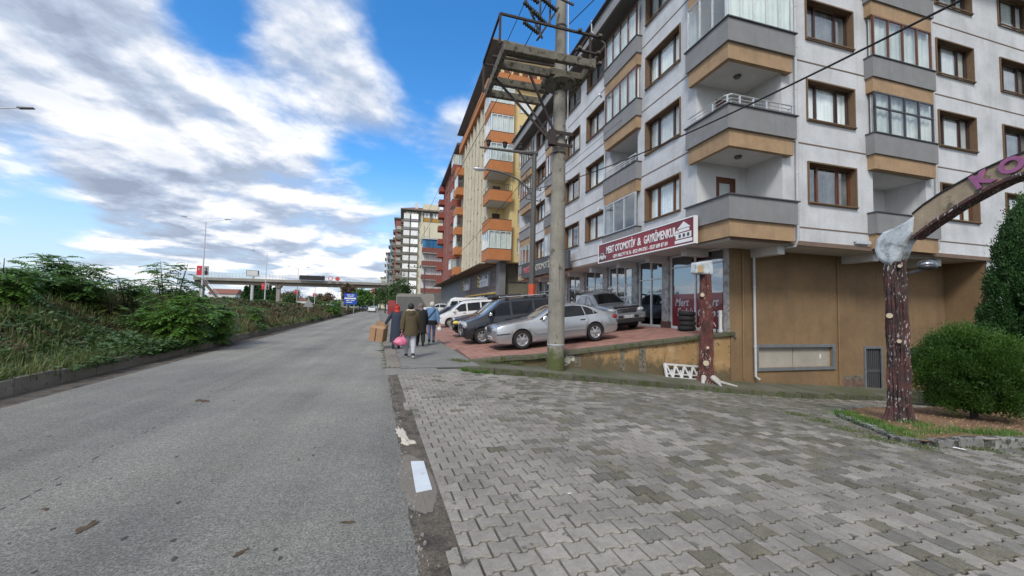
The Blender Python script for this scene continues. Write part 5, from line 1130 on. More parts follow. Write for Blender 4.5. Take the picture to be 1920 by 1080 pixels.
def g0(px, py, z=0):
    d = ray(px, py); t = (z - 1.65) / d.z; return d.x * t, d.y * t
for i, (px, py, s, lab) in enumerate([(160, 990, .075, 'flattened brown leaf on the asphalt at the left'), (378, 752, .15, 'brown clump of dry weed on the far lane'), (652, 980, .05, 'curled brown leaf on the asphalt near the right edge'), (450, 1037, .045, 'dark scrap on the asphalt at the bottom'), (560, 862, .022, 'small dark leaf on the middle of the road'), (85, 955, .04, 'thin brown leaf on the lower left asphalt')]):
    x, y = g0(px, py); leaf(x, y, s, i + 2, lab)
for (px, py, z, lab) in [(1548, 805, -.42, 'torn white paper scrap left of the tree island'), (1797, 843, -.33, 'white paper scrap at the island kerb'), (1072, 929, -.02, 'small pale scrap on the pavers'), (1215, 752, -.3, 'tiny white scrap on the mossy pavers')]:
    x, y = g0(px, py, z); leaf(x, y, .07 if px > 1500 else .035, int(px), lab, m_white, 'litter', z + .02)
for i in range(3):
    x, y = g0(916 + i * 24, 706 + (i % 2) * 3, -.03); leaf(x, y, .06 - i * .015, 40 + i, ('white plaster crumb by the grass tuft', 'small white crumb left of the mossy kerb', 'tiny white crumb under the mossy kerb')[i], m_dep, 'crumb', -.03)
np_ = np.random.default_rng(8)      # loose pebbles in the dirt strip
V, F = [], []; k = 0
for _ in range(520):
    y = np_.uniform(1.2, 10.5); x = xr(y) + np_.uniform(-.1, .42); s = np_.uniform(.002, .007) * (2.2 if np_.random() < .05 else 1)
    V += [(x + s * np_.normal(), y + s * np_.normal(), s * .2)] + [(x + s * math.cos(a), y + s * math.sin(a), .0) for a in (0, 1.6, 3.1, 4.7)] + [(x + s * .5 * math.cos(a), y + s * .5 * math.sin(a), s * .9) for a in (.5, 2.6, 4.4)]
    F += [(k + 1, k + 2, k + 5), (k + 2, k + 3, k + 6), (k + 3, k + 4, k + 7), (k + 4, k + 1, k + 5), (k + 5, k + 6, k + 7), (k + 2, k + 6, k + 5), (k + 3, k + 7, k + 6), (k + 4, k + 5, k + 7)]; k += 8
tag(np_mesh('pebbles', V, F, M('pebble', (.20, .18, .15), .9, .2, 30, island=.5)), 'loose pebbles in the dirt strip beside the asphalt', 'pebbles', kind='stuff')
cr = random.Random(17); b = MB(); x, y = -2.9, 1.9
while y < 16:
    ln = cr.uniform(.03, .14); w = cr.uniform(.004, .012); dx = -.0575 * ln + cr.uniform(-.012, .012); n_ = 7
    P = [(x + dx * t / 6 + (w if side else -w) * math.sin(PI * t / 6) * cr.uniform(.5, 1.3), y + ln * t / 6) for side in (0, 1) for t in (range(n_) if not side else range(n_ - 2, 0, -1))]
    b.add([(p, q, .003) for p, q in P], [tuple(range(len(P)))]); y += ln + cr.uniform(.02, .28); x += -.0575 * .2 + cr.uniform(-.02, .02)
for _ in range(170):
    y = 1.6 + 14 * cr.random() ** 1.5; x = xl(y) + .8 + (xr(y) - xl(y) - 1.0) * cr.random(); s_ = cr.uniform(.006, .022); P = [(x + s_ * math.cos(a) * cr.uniform(.5, 1.2), y + 1.6 * s_ * math.sin(a) * cr.uniform(.5, 1.2), .003) for a in [k * 1.05 for k in range(6)]]
    b.add(P, [tuple(range(6))])
tag(b.build('road_pits', M('pit_dark', (.06, .058, .052), .95, .2, 20)), 'line of small dark pits and pick marks along the asphalt', 'pits', kind='stuff')
b = MB()
for _ in range(420):
    y = cr.uniform(1.3, 10.2); x = xr(y) + cr.uniform(-.05, .08); s_ = cr.uniform(.004, .017); k_ = cr.randint(5, 8); h_ = cr.uniform(.002, .007)
    P = [(x + s_ * math.cos(a * 6.283 / k_) * cr.uniform(.6, 1.2), y + 1.4 * s_ * math.sin(a * 6.283 / k_) * cr.uniform(.6, 1.2)) for a in range(k_)]
    b.add([(p, q, -.004) for p, q in P] + [(p * .8 + x * .2, q * .8 + y * .2, h_) for p, q in P], [tuple(range(k_, 2 * k_))] + [(i, (i + 1) % k_, k_ + (i + 1) % k_, k_ + i) for i in range(k_)])
tag(b.build('asphalt_crumbs', M('crumb_asphalt', (.19, .18, .165), .95, .25, 20, island=.35)), 'crumbled asphalt pieces along the broken edge of the road', 'rubble', kind='stuff')
for (px_, py_, rx, ry, lab) in [(1000, 760, .5, 1.1, 'dark tyre stain sweeping over the upper pavers')][:0]: pass
# ------------------------------------------------------------------ highway furniture
def hlamp(x, y, h, lab, base, flags=0, single=False):
    t = thing('street_lamp', lab, 'street lamp', (x, y, base), 'double lamps along the highway'); MB().tube([(x, y, base), (x, y, base + h)], [.13, .06], 8).build('pole', m_alu, t, smooth=40)
    for s in (-1, 1):
        MB().tube([(x, y, base + h - .1), (x + s * 2.4, y, base + h + .42)], [.045, .035], 6).build('arm', m_alu, t)
        MB().hexa([(x + s * 2.35, y - .16, base + h + .36), (x + s * 3.1, y - .13, base + h + .46), (x + s * 3.1, y + .13, base + h + .46), (x + s * 2.35, y + .16, base + h + .36), (x + s * 2.35, y - .14, base + h + .46), (x + s * 3.1, y - .1, base + h + .52), (x + s * 3.1, y + .1, base + h + .52), (x + s * 2.35, y + .14, base + h + .46)]).build('lamp_head', m_alud, t)
    if flags:
        z = base + flags
        MB().box(x - .75, x - .12, y - .02, y + .02, z, z + 1.35).build('red_banner', M('banner_red', (.50, .02, .03), .7, .1, 2), t)
        b = MB(); cx, cz = x - .42, z + .85
        V = [(cx + .13 * math.cos(a), cz + .13 * math.sin(a)) for a in np.linspace(.6, 5.68, 14)] + [(cx + .045 + .10 * math.cos(a), cz + .10 * math.sin(a)) for a in np.linspace(5.4, .9, 12)]
        b.prism(V, lambda a, c, t_: (a, t_, c), y - .03, y - .021); b.lathe([(.035, 0), (.035, .008)], (cx + .12, y - .03, cz), 5, 'y'); b.build('crescent_and_star', m_white, t)
        MB().box(x + .12, x + .72, y - .02, y + .02, z, z + 1.35).build('grey_banner', M('banner_grey', (.30, .30, .3), .7, .2, 2), t)
        MB().ball((x + .42, y - .03, z + .95), (.12, .01, .17), 10, 6).ball((x + .42, y - .03, z + .4), (.2, .01, .36), 10, 6).build('banner_picture', m_blk, t)
    return t
hl = lambda y: -24.3 - .056 * (y - 31)
hlamp(hl(65.7) - 1.3, 65.7, 12.0, 'nearest whole double lamp post with flag banners on the highway', 1.2, 4.2)
hlamp(-28.6, 96, 11.8, 'second double lamp post with a red banner before the footbridge', .6, 4.0)
hlamp(-30.5, 131, 11.8, 'third double lamp post just behind the footbridge', .5, 4.0)
hlamp(-32.5, 166, 11.8, 'fourth double lamp post beyond the dark display board', .5, 4.0)
hlamp(-34.5, 205, 11.8, 'fifth small double lamp post far down the highway', .5, 4.0)
hlamp(-36.5, 250, 11.8, 'smallest double lamp post near the blue road sign', .5)
hlamp(-26.3, 32, 12.0, 'double lamp post at the left edge, only its arm in view', 1.3, 3.4)
# footbridge
m_deck = M('bridge_concrete', (.27, .255, .225), .93, .12, .6, .1, 30, streak=.3); m_beam = M('bridge_beam', (.13, .11, .09), .93, .15, .6, streak=.3)
fb_ = thing('footbridge', 'long concrete pedestrian footbridge across the highway with mesh railing', 'bridge', (-28, 125, 0))
P0, P1 = Vector((-53.4, 123.8, 0)), Vector((-2.6, 126.6, 0)); dv = (P1 - P0).normalized(); nv = Vector((-dv.y, dv.x, 0))
def bz(t): return 8.15 + .45 * t
def seg(a, c, w0, w1, zo0, zo1):
    A, B_ = P0 + (P1 - P0) * a, P0 + (P1 - P0) * c; return [A + nv * w0 + Vector((0, 0, bz(a) + zo0)), B_ + nv * w0 + Vector((0, 0, bz(c) + zo0)), B_ + nv * w1 + Vector((0, 0, bz(c) + zo0)), A + nv * w1 + Vector((0, 0, bz(a) + zo0)),
            A + nv * w0 + Vector((0, 0, bz(a) + zo1)), B_ + nv * w0 + Vector((0, 0, bz(c) + zo1)), B_ + nv * w1 + Vector((0, 0, bz(c) + zo1)), A + nv * w1 + Vector((0, 0, bz(a) + zo1))]
MB().hexa(seg(0, 1, -1.6, 1.6, -.75, 0)).build('deck', m_deck, fb_)
cuts = [0, .385, .715, .985]
for a, c in zip(cuts[:-1], cuts[1:]): MB().hexa(seg(a + .002, c - .002, -1.1, 1.1, -1.7, -.752)).build('girder', m_beam, fb_)
b = MB()
for i in range(65): A = P0 + (P1 - P0) * (i / 64) - nv * 1.55; z = bz(i / 64); b.box(A.x - .03, A.x + .03, A.y - .03, A.y + .03, z, z + 1.25)
for zo in (.35, .8, 1.25):
    b.bar(P0 - nv * 1.55 + Vector((0, 0, bz(0) + zo)), P1 - nv * 1.55 + Vector((0, 0, bz(1) + zo)), .05); b.bar(P0 + nv * 1.55 + Vector((0, 0, bz(0) + zo)), P1 + nv * 1.55 + Vector((0, 0, bz(1) + zo)), .05)
b.build('railing', m_alu, fb_)
for a in (.03, .385, .715, .985):
    A = P0 + (P1 - P0) * a; z = bz(a) - 1.7
    MB().hexa([A + Vector(v) for v in [(-.45, -.5, -.5), (.45, -.5, -.5), (.45, .5, -.5), (-.45, .5, -.5), (-.45, -.5, z - .7), (.45, -.5, z - .7), (.45, .5, z - .7), (-.45, .5, z - .7)]]).build('pier', m_deck, fb_)
    MB().hexa([A + Vector(v) for v in [(-.5, -.8, z - .7), (.5, -.8, z - .7), (.5, .8, z - .7), (-.5, .8, z - .7), (-.8, -1.2, z), (.8, -1.2, z), (.8, 1.2, z), (-.8, 1.2, z)]]).build('pier_head', m_deck, fb_)
b = MB(); b.hexa([(-51.5, 121.5, 7.4), (-51.5, 122.4, 7.4), (-46.5, 122.4, 1.2), (-46.5, 121.5, 1.2), (-51.5, 121.5, 8.0), (-51.5, 122.4, 8.0), (-45.9, 122.4, 1.2), (-45.9, 121.5, 1.2)]); b.build('stairs', m_beam, fb_)
MB().bar((-51.5, 121.4, 9.1), (-45.8, 121.4, 2.3), .08).bar((-51.5, 121.4, 8.6), (-46.2, 121.4, 1.9), .06).build('stair_rail', m_alu, fb_)
t = thing('display_board', 'dark electronic message board hung on the footbridge railing', 'sign', (-25, 123.5, 8)); MB().box(-28.3, -21.7, 122.9, 123.2, 8.45, 9.75).build('screen', m_blk, t); MB().box(-28.2, -21.8, 123.21, 123.3, 8.5, 9.7).build('case', m_alud, t)
for x, lab in ((-20.2, 'white round speed sign on the footbridge railing'), (-18.3, 'round red bordered sign on the footbridge railing')):
    t = thing('round_sign', lab, 'sign', (x, 123, 9)); MB().lathe([(.62, 0), (.62, .06)], (x, 123.0, 9.1), 20, 'y').build('disc', M('sign_redrim', (.55, .03, .04), .5), t); MB().lathe([(.45, -.02), (.45, -.005)], (x, 123.0, 9.1), 20, 'y').build('face', m_white if x < -20 else M('sign_redrim2', (.5, .1, .1), .5), t)
t = thing('billboard', 'white blank billboard on a tall post behind the footbridge', 'billboard', (-48.2, 149, 0)); MB().tube([(-48.2, 149, 0), (-48.2, 149, 10.6)], .45, 8).build('post', m_pipe, t); MB().box(-50.1, -46.5, 148.6, 149.2, 10.5, 12.4).build('frame', m_alud, t); MB().box(-49.9, -46.7, 148.5, 148.58, 10.65, 12.25).build('panel', m_stuc2, t)
# blue direction sign
t = thing('road_sign', 'blue direction sign with white lettering bars beside the road', 'sign', (-9.6, 80.5, 0)); m_bs = M('sign_blue', (.01, .075, .45), .5, .03)
MB().box(-10.7, -8.45, 80.4, 80.5, 1.75, 3.85).build('panel', m_bs, t); MB().tube([(-10.2, 80.55, 0), (-10.2, 80.55, 3.8)], .06, 6).build('post', m_alu, t); MB().tube([(-8.9, 80.55, 0), (-8.9, 80.55, 3.8)], .06, 6).build('post', m_alu, t)
b = MB(); b.box(-10.6, -8.55, 80.385, 80.395, 2.75, 3.02)
for x0_, x1_, z in [(-10.2, -9.6, 3.5), (-9.4, -8.9, 3.5), (-10.1, -9.0, 3.25), (-10.3, -9.7, 2.45), (-9.5, -8.8, 2.45), (-10.3, -9.2, 2.1)]: b.box(x0_, x1_, 80.385, 80.395, z, z + .12)
b.build('white_bars', m_white, t)
t = thing('road_sign', 'green overhead direction sign behind the blue sign', 'sign', (-11, 118, 0)); MB().box(-12.6, -9.0, 118, 118.1, 4.2, 5.9).build('panel', M('sign_green', (.01, .16, .10), .5), t); MB().tube([(-13, 118.2, 0), (-13, 118.2, 6)], .12, 6).build('post', m_alu, t); MB().bar((-13, 118.2, 5.9), (-8.6, 118.2, 5.9), .15).build('crossarm', m_alu, t)
t = thing('triangular_sign', 'grey back of a triangular warning sign above the roadside weeds', 'sign', (-14.4, 66.3, 0)); x, y = -9.6, 46.0
t.location = (x, y, 0); ORG[t.name] = Vector((x, y, 0)); MB().prism([(x - .5, 1.35), (x + .5, 1.35), (x, 2.25)], lambda a, c, q: (a, q, c), y, y + .03).build('plate', M('galvanised_back', (.26, .27, .28), .6, .1, 3), t); MB().tube([(x, y + .06, 0), (x, y + .06, 2.3)], .04, 6).build('post', m_alu, t)
t = thing('advert_totem', 'small red roadside shop totem with white mark beyond the footbridge', 'sign', (-9.6, 150, 0)); MB().box(-10.9, -8.9, 150, 150.2, 5.6, 7.6).build('panel', M('banner_red', (.5, .02, .03)), t); MB().tube([(-9.9, 150.3, 0), (-9.9, 150.3, 7)], .1, 6).build('post', m_alu, t); MB().ball((-9.9, 149.97, 6.6), (.6, .02, .4), 8, 5).build('mark', m_white, t)
# ------------------------------------------------------------------ vehicles
def paint(name, col, metal=.6, rough=.32): return M(name, col, rough, .03, 1.2, metal=metal, coat=.9, spot=None)
m_glassd = M('car_glass_dark', (.006, .007, .008), .03, .0, 1, coat=0, spec=.45); m_glasst = M('car_glass_tint', (.05, .065, .07), .03, .2, 2, coat=1, spec=.9)
m_rim = M('alloy_rim', (.50, .51, .52), .3, .05, 5, metal=.7); m_trim = M('black_trim', (.02, .02, .022), .6, .1, 8); m_chr = M('chrome', (.65, .66, .67), .15, .0, 1, metal=1)
m_lamp = M('headlamp', (.36, .38, .40), .25, .25, 22, coat=1, metal=.0); m_tail = M('tail_lamp', (.22, .01, .012), .15, .1, 9, coat=1); m_under = M('underbody', (.012, .012, .012), .9)
m_plt = M('plate_white', (.66, .67, .66), .5, .03)
class Body:
    def __init__(s, L, W, top, belt, bot, wid, tumble=.34, crown=.05):
        s.L, s.W, s.t, s.bl, s.bt, s.w, s.k, s.cr = L, W, top, belt, bot, wid, tumble, crown
    def I(s, T, x): return float(np.interp(-x, [-p[0] for p in T], [p[1] for p in T]))      # tables run front (x large) to rear
    def sec(s, x, arches=(), cap=0):
        zt, zb = s.I(s.t, x), s.I(s.bt, x); be = min(s.I(s.bl, x), zt - .02); w = s.I(s.w, x) * s.W / 2; h = be - zb
        up = max(0, zt - be); wt = w * .965 - s.k * up
        P = [(w * .86, zb), (w * .955, zb + .05 * h), (w * .99, zb + .28 * h), (w, zb + .55 * h), (w * .995, zb + .80 * h), (w * .965, be), (w * .965 - s.k * up * .5, be + up * .5), (wt + s.k * up * .1, be + up * .86), (wt - .07 * min(1, up / .3) - .03, be + up * .965), (wt * .55, zt + s.cr * .5), (0, zt + s.cr)]
        for xc, zc, R in arches:
            dx = abs(x - xc)
            if dx < R:
                za = zc + math.sqrt(R * R - dx * dx); P = [(y, max(z, za + .004 * i)) if i < 5 else (y, z) for i, (y, z) in enumerate(P)]
        return P
    def side(s, x, z):
        P = s.sec(x)
        for (y0, z0), (y1, z1) in zip(P[:-1], P[1:]):
            if z0 <= z <= z1 and z1 > z0: return y0 + (y1 - y0) * (z - z0) / (z1 - z0)
        return P[5][0]
    def topz(s, x, f):       # f: 0 centre .. 1 edge of roof
        P = s.sec(x); (ya, za), (yb, zb_), (yc, zc) = P[8], P[9], P[10]; y = f * ya
        return y, (zb_ + (zc - zb_) * (1 - y / yb) if y < yb else zb_ + (za - zb_) * (y - yb) / (ya - yb))
def vehicle(name, label, cat, B, wheels, R, col, spec, pos, head, group=None, tilt=-.0997, simple=False, tw=.205):
    t = thing(name, label, cat, (0, 0, 0), group, local=True)
    ar = [(x, R, R * 1.16) for x in wheels]
    xs = set(np.linspace(B.L / 2, -B.L / 2, 42)) | {p[0] for p in B.t} | {p[0] for p in B.bl}
    for xc, zc, r in ar: xs |= {xc + r * math.cos(a) for a in np.linspace(0, PI, 17)} | {xc + r * 1.001, xc - r * 1.001}
    xs = sorted(x for x in xs if abs(x) <= B.L / 2 + 1e-6)[::-1]; b = MB(); S_ = []
    for x in xs: P = B.sec(x, ar); S_.append([(x, y, z) for y, z in P] + [(x, -y, z) for y, z in P[-2::-1]])
    n = len(S_[0])
    for q in S_: b.v += q
    for i in range(len(S_) - 1): b.f += [(i * n + j, i * n + j + 1, (i + 1) * n + j + 1, (i + 1) * n + j) for j in range(n - 1)]
    b.f += [tuple(range(n)), tuple((len(S_) - 1) * n + j for j in range(n))]
    body = b.build('body', col, t, smooth=38)
    MB().box(wheels[-1] - .2, wheels[0] + .2, -B.W * .36, B.W * .36, .17, .45).box(-B.L * .46, B.L * .46, -B.W * .30, B.W * .30, .22, .42).build('underbody', m_under, t)
    for x in wheels: MB().box(x - R * 1.12, x + R * 1.12, -B.W * .485 + .02, B.W * .485 - .02, .42, R * 2.1).build('wheel_arch', m_under, t)
    # wheels
    def wm():
        q = MB(); q.lathe([(R * .64, -tw / 2 + .01), (R * .9, -tw / 2), (R * .98, -tw / 2 + .03), (R, 0), (R * .98, tw / 2 - .03), (R * .9, tw / 2), (R * .64, tw / 2 - .01)], (0, 0, 0), 30, 'y', close=True); return q.mesh('wheel', m_blk, smooth=40)
    def rm():
        q = MB(); y = tw / 2 - .02; q.lathe([(R * .66, -.04 + y), (R * .66, y + .012), (R * .60, y + .005), (R * .57, y - .035)], (0, 0, 0), 30, 'y')
        ns = spec.get('spokes', 6); 
        for k in range(ns):
            a = 2 * PI * k / ns; c_, s_ = math.cos(a), math.sin(a); w0, w1 = .24 / ns * 5 * R * .7, .22 / ns * 5 * R * .8
            q.hexa([(R * .15 * c_ - w0 * .5 * s_, y - .03, R * .15 * s_ + w0 * .5 * c_), (R * .15 * c_ + w0 * .5 * s_, y - .03, R * .15 * s_ - w0 * .5 * c_), (R * .60 * c_ + w1 * .5 * s_, y - .03, R * .60 * s_ - w1 * .5 * c_), (R * .60 * c_ - w1 * .5 * s_, y - .03, R * .60 * s_ + w1 * .5 * c_),
                    (R * .15 * c_ - w0 * .5 * s_, y + .014, R * .15 * s_ + w0 * .5 * c_), (R * .15 * c_ + w0 * .5 * s_, y + .014, R * .15 * s_ - w0 * .5 * c_), (R * .60 * c_ + w1 * .5 * s_, y + .006, R * .60 * s_ - w1 * .5 * c_), (R * .60 * c_ - w1 * .5 * s_, y + .006, R * .60 * s_ + w1 * .5 * c_)])
        q.lathe([(R * .2, y - .03), (R * .2, y + .018), (R * .1, y + .026)], (0, 0, 0), 16, 'y'); return q.mesh('rim', spec.get('rimm', m_rim), smooth=30)
    def dk():
        return MB().lathe([(R * .62, 0), (R * .62, .01)], (0, tw / 2 - .075, 0), 20, 'y').mesh('brake', m_under)
    w_, r_, d_ = wm(), rm(), dk()
    for x in wheels:
        for sd_ in (1, -1):
            o = inst(w_, 'wheel', t, (x, sd_ * (B.W / 2 - tw / 2 - .025), R), 0 if sd_ > 0 else PI); inst(r_, 'rim', o); inst(d_, 'brake', o)
    # glass
    def sidep(poly, name, mat, off=.006, both=True, parent=t, split=True):
        for sd_ in ((1, -1) if both else (1,)):
            q = MB(); P = poly; ins = [(x + (np.mean([p[0] for p in poly]) - x) * .0, z) for x, z in P]
            q.v = [(x, sd_ * (B.side(x, z) + off), z) for x, z in ins]; q.f = [tuple(range(len(P)))]
            q.build(name, mat, parent)
    for g in spec['side']: 
        sidep(g, 'side_window', spec.get('glass', m_glassd), .005)
        for sd_ in (1, -1):
            q = MB(); P = [(x, sd_ * (B.side(x, z) + .006), z) for x, z in g]
            for p0, p1 in zip(P, P[1:] + P[:1]): q.bar(p0, p1, .016, .012, up=(0, 1, 0))
            q.build('window_seal', m_trim, t)
    def sheet(xa, xb, name, mat, f=.90, off=.007, n1=7, n2=8, parent=t):
        q = MB(); X = np.linspace(xa, xb, n1)
        sl = [(B.topz(X[min(i + 1, n1 - 1)], 0)[1] - B.topz(X[max(i - 1, 0)], 0)[1]) / (X[min(i + 1, n1 - 1)] - X[max(i - 1, 0)]) for i in range(n1)]
        for i, x in enumerate(X):
            ff = f
            for j in range(n2 + 1): u = -ff + 2 * ff * j / n2; y, z = B.topz(x, abs(u)); m = math.hypot(1, sl[i]); q.v.append((x - sl[i] / m * off, math.copysign(y, u), z + off / m))
        q.f = [(i * (n2 + 1) + j, i * (n2 + 1) + j + 1, (i + 1) * (n2 + 1) + j + 1, (i + 1) * (n2 + 1) + j) for i in range(n1 - 1) for j in range(n2)]
        return q.build(name, mat, parent, smooth=60)
    sheet(*spec['ws'], 'windscreen', spec.get('wsm', m_glasst))
    if 'rw' in spec: sheet(*spec['rw'], 'rear_window', m_glassd)
    if 'bonnet_lines' in spec:
        pass
    # shut lines
    for ln in spec.get('lines', []):
        for sd_ in (1, -1):
            q = MB(); P = [(x, sd_ * (B.side(x, z) + .001), z) for x, z in ln]
            for p0, p1 in zip(P[:-1], P[1:]): q.bar(p0, p1, .009, .006, up=(0, 1, 0))
            q.build('door_gap', m_trim, t)
    for ln, w, mt, nm in spec.get('strips', []):
        for sd_ in (1, -1):
            q = MB(); P = [(x, sd_ * (B.side(x, z) + .008), z) for x, z in ln]
            for p0, p1 in zip(P[:-1], P[1:]): q.bar(p0, p1, .02, w, up=(0, 0, 1))
            q.build(nm, mt, t)
    for x, z in spec.get('handles', []):
        for sd_ in (1, -1): y = sd_ * (B.side(x, z) + .018); MB().box(x - .095, x + .095, y - .012, y + .012, z - .018, z + .018).build('door_handle', m_trim, t, bevel=.008)
    if 'mirror' in spec:
        x, z = spec['mirror']
        for sd_ in (1, -1):
            y = sd_ * (B.side(x, z) + .12); MB().hexa([(x - .07, y - .09, z), (x + .07, y - .08, z), (x + .07, y + .08, z), (x - .07, y + .09, z), (x - .07, y - .09, z + .15), (x + .03, y - .08, z + .15), (x + .03, y + .08, z + .15), (x - .07, y + .09, z + .15)]).build('mirror', spec.get('mirm', col), t, bevel=.03)
    # fronts
    if 'front' in spec:
        for nm, mt, boxes, bv in spec['front']:
            for bx in boxes: MB().box(*bx).build(nm, mt, t, bevel=bv)
    for nm, mt, c, r, rx in spec.get('lamps', []):
        for sd_ in (1, -1): MB().ball((c[0], sd_ * c[1], c[2]), r, 16, 10).build(nm, mt, t, smooth=80)
    if 'plate' in spec:
        x, z, tx = spec['plate']; MB().box(x, x + .015, -.26, .26, z - .055, z + .055).build('number_plate', m_plt, t)
        text(tx, 'plate_text', .105, m_trim, (x + .018, -.22, z - .037), (PI / 2, 0, PI / 2), t, .001, .002, 0, .95)
        MB().box(x + .0155, x + .017, -.258, -.225, z - .05, z + .05).build('plate_band', M('sign_blue', (.01, .075, .45)), t)
    px_, py_, pz_ = pos
    t.matrix_world = Matrix.Translation((px_, py_, pz_)) @ Matrix.Rotation(tilt, 4, 'Y') @ Matrix.Rotation(head, 4, 'Z')
    return t
# silver saloon
silver = paint('silver_paint', (.47, .485, .50), .7, .3)
T = [(2.40, .54), (2.395, .68), (2.35, .79), (2.2, .85), (1.8, .905), (1.3, .955), (1.02, .99), (.95, 1.01), (.55, 1.20), (.22, 1.36), (.0, 1.415), (-.4, 1.435), (-.8, 1.42), (-1.1, 1.37), (-1.45, 1.23), (-1.75, 1.08), (-1.85, 1.045), (-2.2, 1.01), (-2.36, .95), (-2.4, .72)]
BL = [(2.40, .52), (2.395, .65), (2.34, .75), (2.0, .83), (1.3, .89), (.9, .905), (0, .93), (-1.2, .945), (-1.9, .94), (-2.3, .88), (-2.4, .70)]
BT = [(2.4, .34), (2.3, .23), (2.0, .19), (0, .18), (-2.0, .2), (-2.3, .27), (-2.4, .38)]
WD = [(2.4, .80), (2.385, .87), (2.3, .925), (2.1, .965), (1.7, .99), (1.0, 1), (-1.4, 1), (-2.0, .96), (-2.25, .92), (-2.38, .86), (-2.4, .80)]
Bs = Body(4.8, 1.8, T, BL, BT, WD, .40, .035)
spec = dict(spokes=6, side=[[(.78, .955), (.35, 1.20), (.12, 1.31), (-.06, 1.335), (-.06, .965)], [(-.14, .965), (-.14, 1.335), (-.62, 1.34), (-.92, 1.30), (-.98, .975)], [(-1.04, .98), (-.98, 1.29), (-1.20, 1.22), (-1.52, 1.0)]],
            ws=(.93, .10), rw=(-1.72, -1.12), wsm=m_glasst,
            lines=[[(.98, .88), (.98, .5), (.90, .22)], [(-.10, .96), (-.10, .3)], [(-1.02, .96), (-1.12, .8), (-1.06, .62), (-.95, .45), (-.93, .3)], [(.98, .25), (-.93, .25)]],
            strips=[([(.96, .50), (-.93, .50)], .055, silver, 'side_moulding'), ([(.96, .475), (-.93, .475)], .008, m_trim, 'moulding_shadow'), ([(2.36, .56), (2.2, .565), (1.9, .57)], .035, m_trim, 'bumper_strip'), ([(-1.85, .57), (-2.2, .565), (-2.36, .56)], .05, silver, 'bumper_strip')],
            handles=[(.08, .80), (-.88, .82)], mirror=(.62, .93), mirm=silver,
            front=[('grille', m_trim, [(2.33, 2.412, -.30, .30, .60, .80)], .03), ('grille_bar', m_chr, [(2.36, 2.42, -.31, .31, .80, .825), (2.405, 2.42, -.31, .31, .585, .60), (2.405, 2.42, -.31, -.29, .60, .80), (2.405, 2.42, .29, .31, .60, .80)] + [(2.408, 2.418, -.29, .29, .625 + i * .034, .634 + i * .034) for i in range(5)], 0), ('air_intake', m_trim, [(2.36, 2.408, -.55, .55, .27, .34)], .01),
                   ('bonnet_star', m_chr, [(2.26, 2.28, -.035, .035, .84, .91)], .01)],
            lamps=[('headlamp', m_lamp, (2.20, .67, .70), (.215, .16, .125), 0), ('headlamp', m_lamp, (2.30, .42, .70), (.12, .11, .095), 0), ('tail_lamp', m_tail, (-2.22, .795, .82), (.15, .05, .085), 0), ('indicator', M('indicator_orange', (.5, .2, .04), .2), (1.75, .885, .62), (.04, .012, .015), 0)], plate=(2.41, .43, '61 KD 461'))
zc = tz(5.55) + .03
vehicle('parked_car', 'silver four door saloon with six spoke rims parked behind the concrete pole', 'car', Bs, (1.48, -1.36), .325, silver, spec, (5.5, 13.95, zc), PI + .035, group='cars parked on the forecourt')
# dark grey panel van
grey = paint('dark_grey_paint', (.028, .031, .038), .5, .3)
T = [(2.14, .60), (2.12, .80), (2.02, .93), (1.7, 1.03), (1.45, 1.10), (1.25, 1.18), (.9, 1.42), (.58, 1.66), (.35, 1.745), (0, 1.785), (-1.0, 1.80), (-1.9, 1.77), (-2.05, 1.66), (-2.14, .9)]
BL = [(2.14, .58), (2.12, .76), (2.0, .86), (1.5, .97), (1.1, 1.03), (0, 1.06), (-2.0, 1.08), (-2.14, .88)]
BT = [(2.14, .36), (2.05, .24), (0, .2), (-2.0, .26), (-2.14, .4)]
WD = [(2.14, .78), (2.1, .87), (1.95, .94), (1.6, .985), (1.0, 1), (-1.8, 1), (-2.14, .94)]
Bv = Body(4.28, 1.8, T, BL, BT, WD, .20, .03)
spec = dict(spokes=8, side=[[(1.12, 1.09), (.72, 1.42), (.5, 1.58), (.12, 1.62), (.12, 1.09)], [(.02, 1.10), (.02, 1.62), (-.88, 1.63), (-.88, 1.11)], [(-.98, 1.11), (-.98, 1.63), (-1.78, 1.60), (-1.86, 1.12)]],
            ws=(1.28, .50), wsm=M('screen_pale', (.13, .16, .165), .04, .3, 2, coat=1), lines=[[(1.18, 1.0), (1.12, .6), (1.05, .25)], [(.07, 1.6), (.07, .25)], [(-.93, 1.6), (-.93, .6), (-.8, .28)]], strips=[([(1.02, .52), (-.85, .52)], .10, m_trim, 'side_moulding'), ([(1.75, 1.80), (1.75, 1.80)], .01, m_trim, 'trim')][:1], handles=[(.28, .93), (-.75, .93)], mirror=(1.0, 1.10), mirm=m_chr,
            front=[('grille', m_trim, [(2.05, 2.15, -.42, .42, .66, .84)], .02), ('grille_bar', m_chr, [(2.15, 2.16, -.42, .42, .74, .76)], 0), ('lower_grille', m_trim, [(2.1, 2.16, -.5, .5, .32, .52)], .02), ('roof_rail', m_chr, [(-1.6, .2, .62, .66, 1.84, 1.875), (-1.6, .2, -.66, -.62, 1.84, 1.875)], .01)] + [('rail_foot', m_trim, [(x, x + .15, s * .64 - .02, s * .64 + .02, 1.74, 1.85) for x in (.1, -.75, -1.6) for s in (1, -1)], 0)],
            lamps=[('headlamp', m_lamp, (2.02, .66, .80), (.115, .20, .16), 0), ('fog_lamp', m_lamp, (2.07, .62, .42), (.05, .06, .05), 0), ('tail_lamp', m_tail, (-2.05, .8, 1.1), (.08, .08, .25), 0)], plate=(2.16, .47, '61 FN 210'))
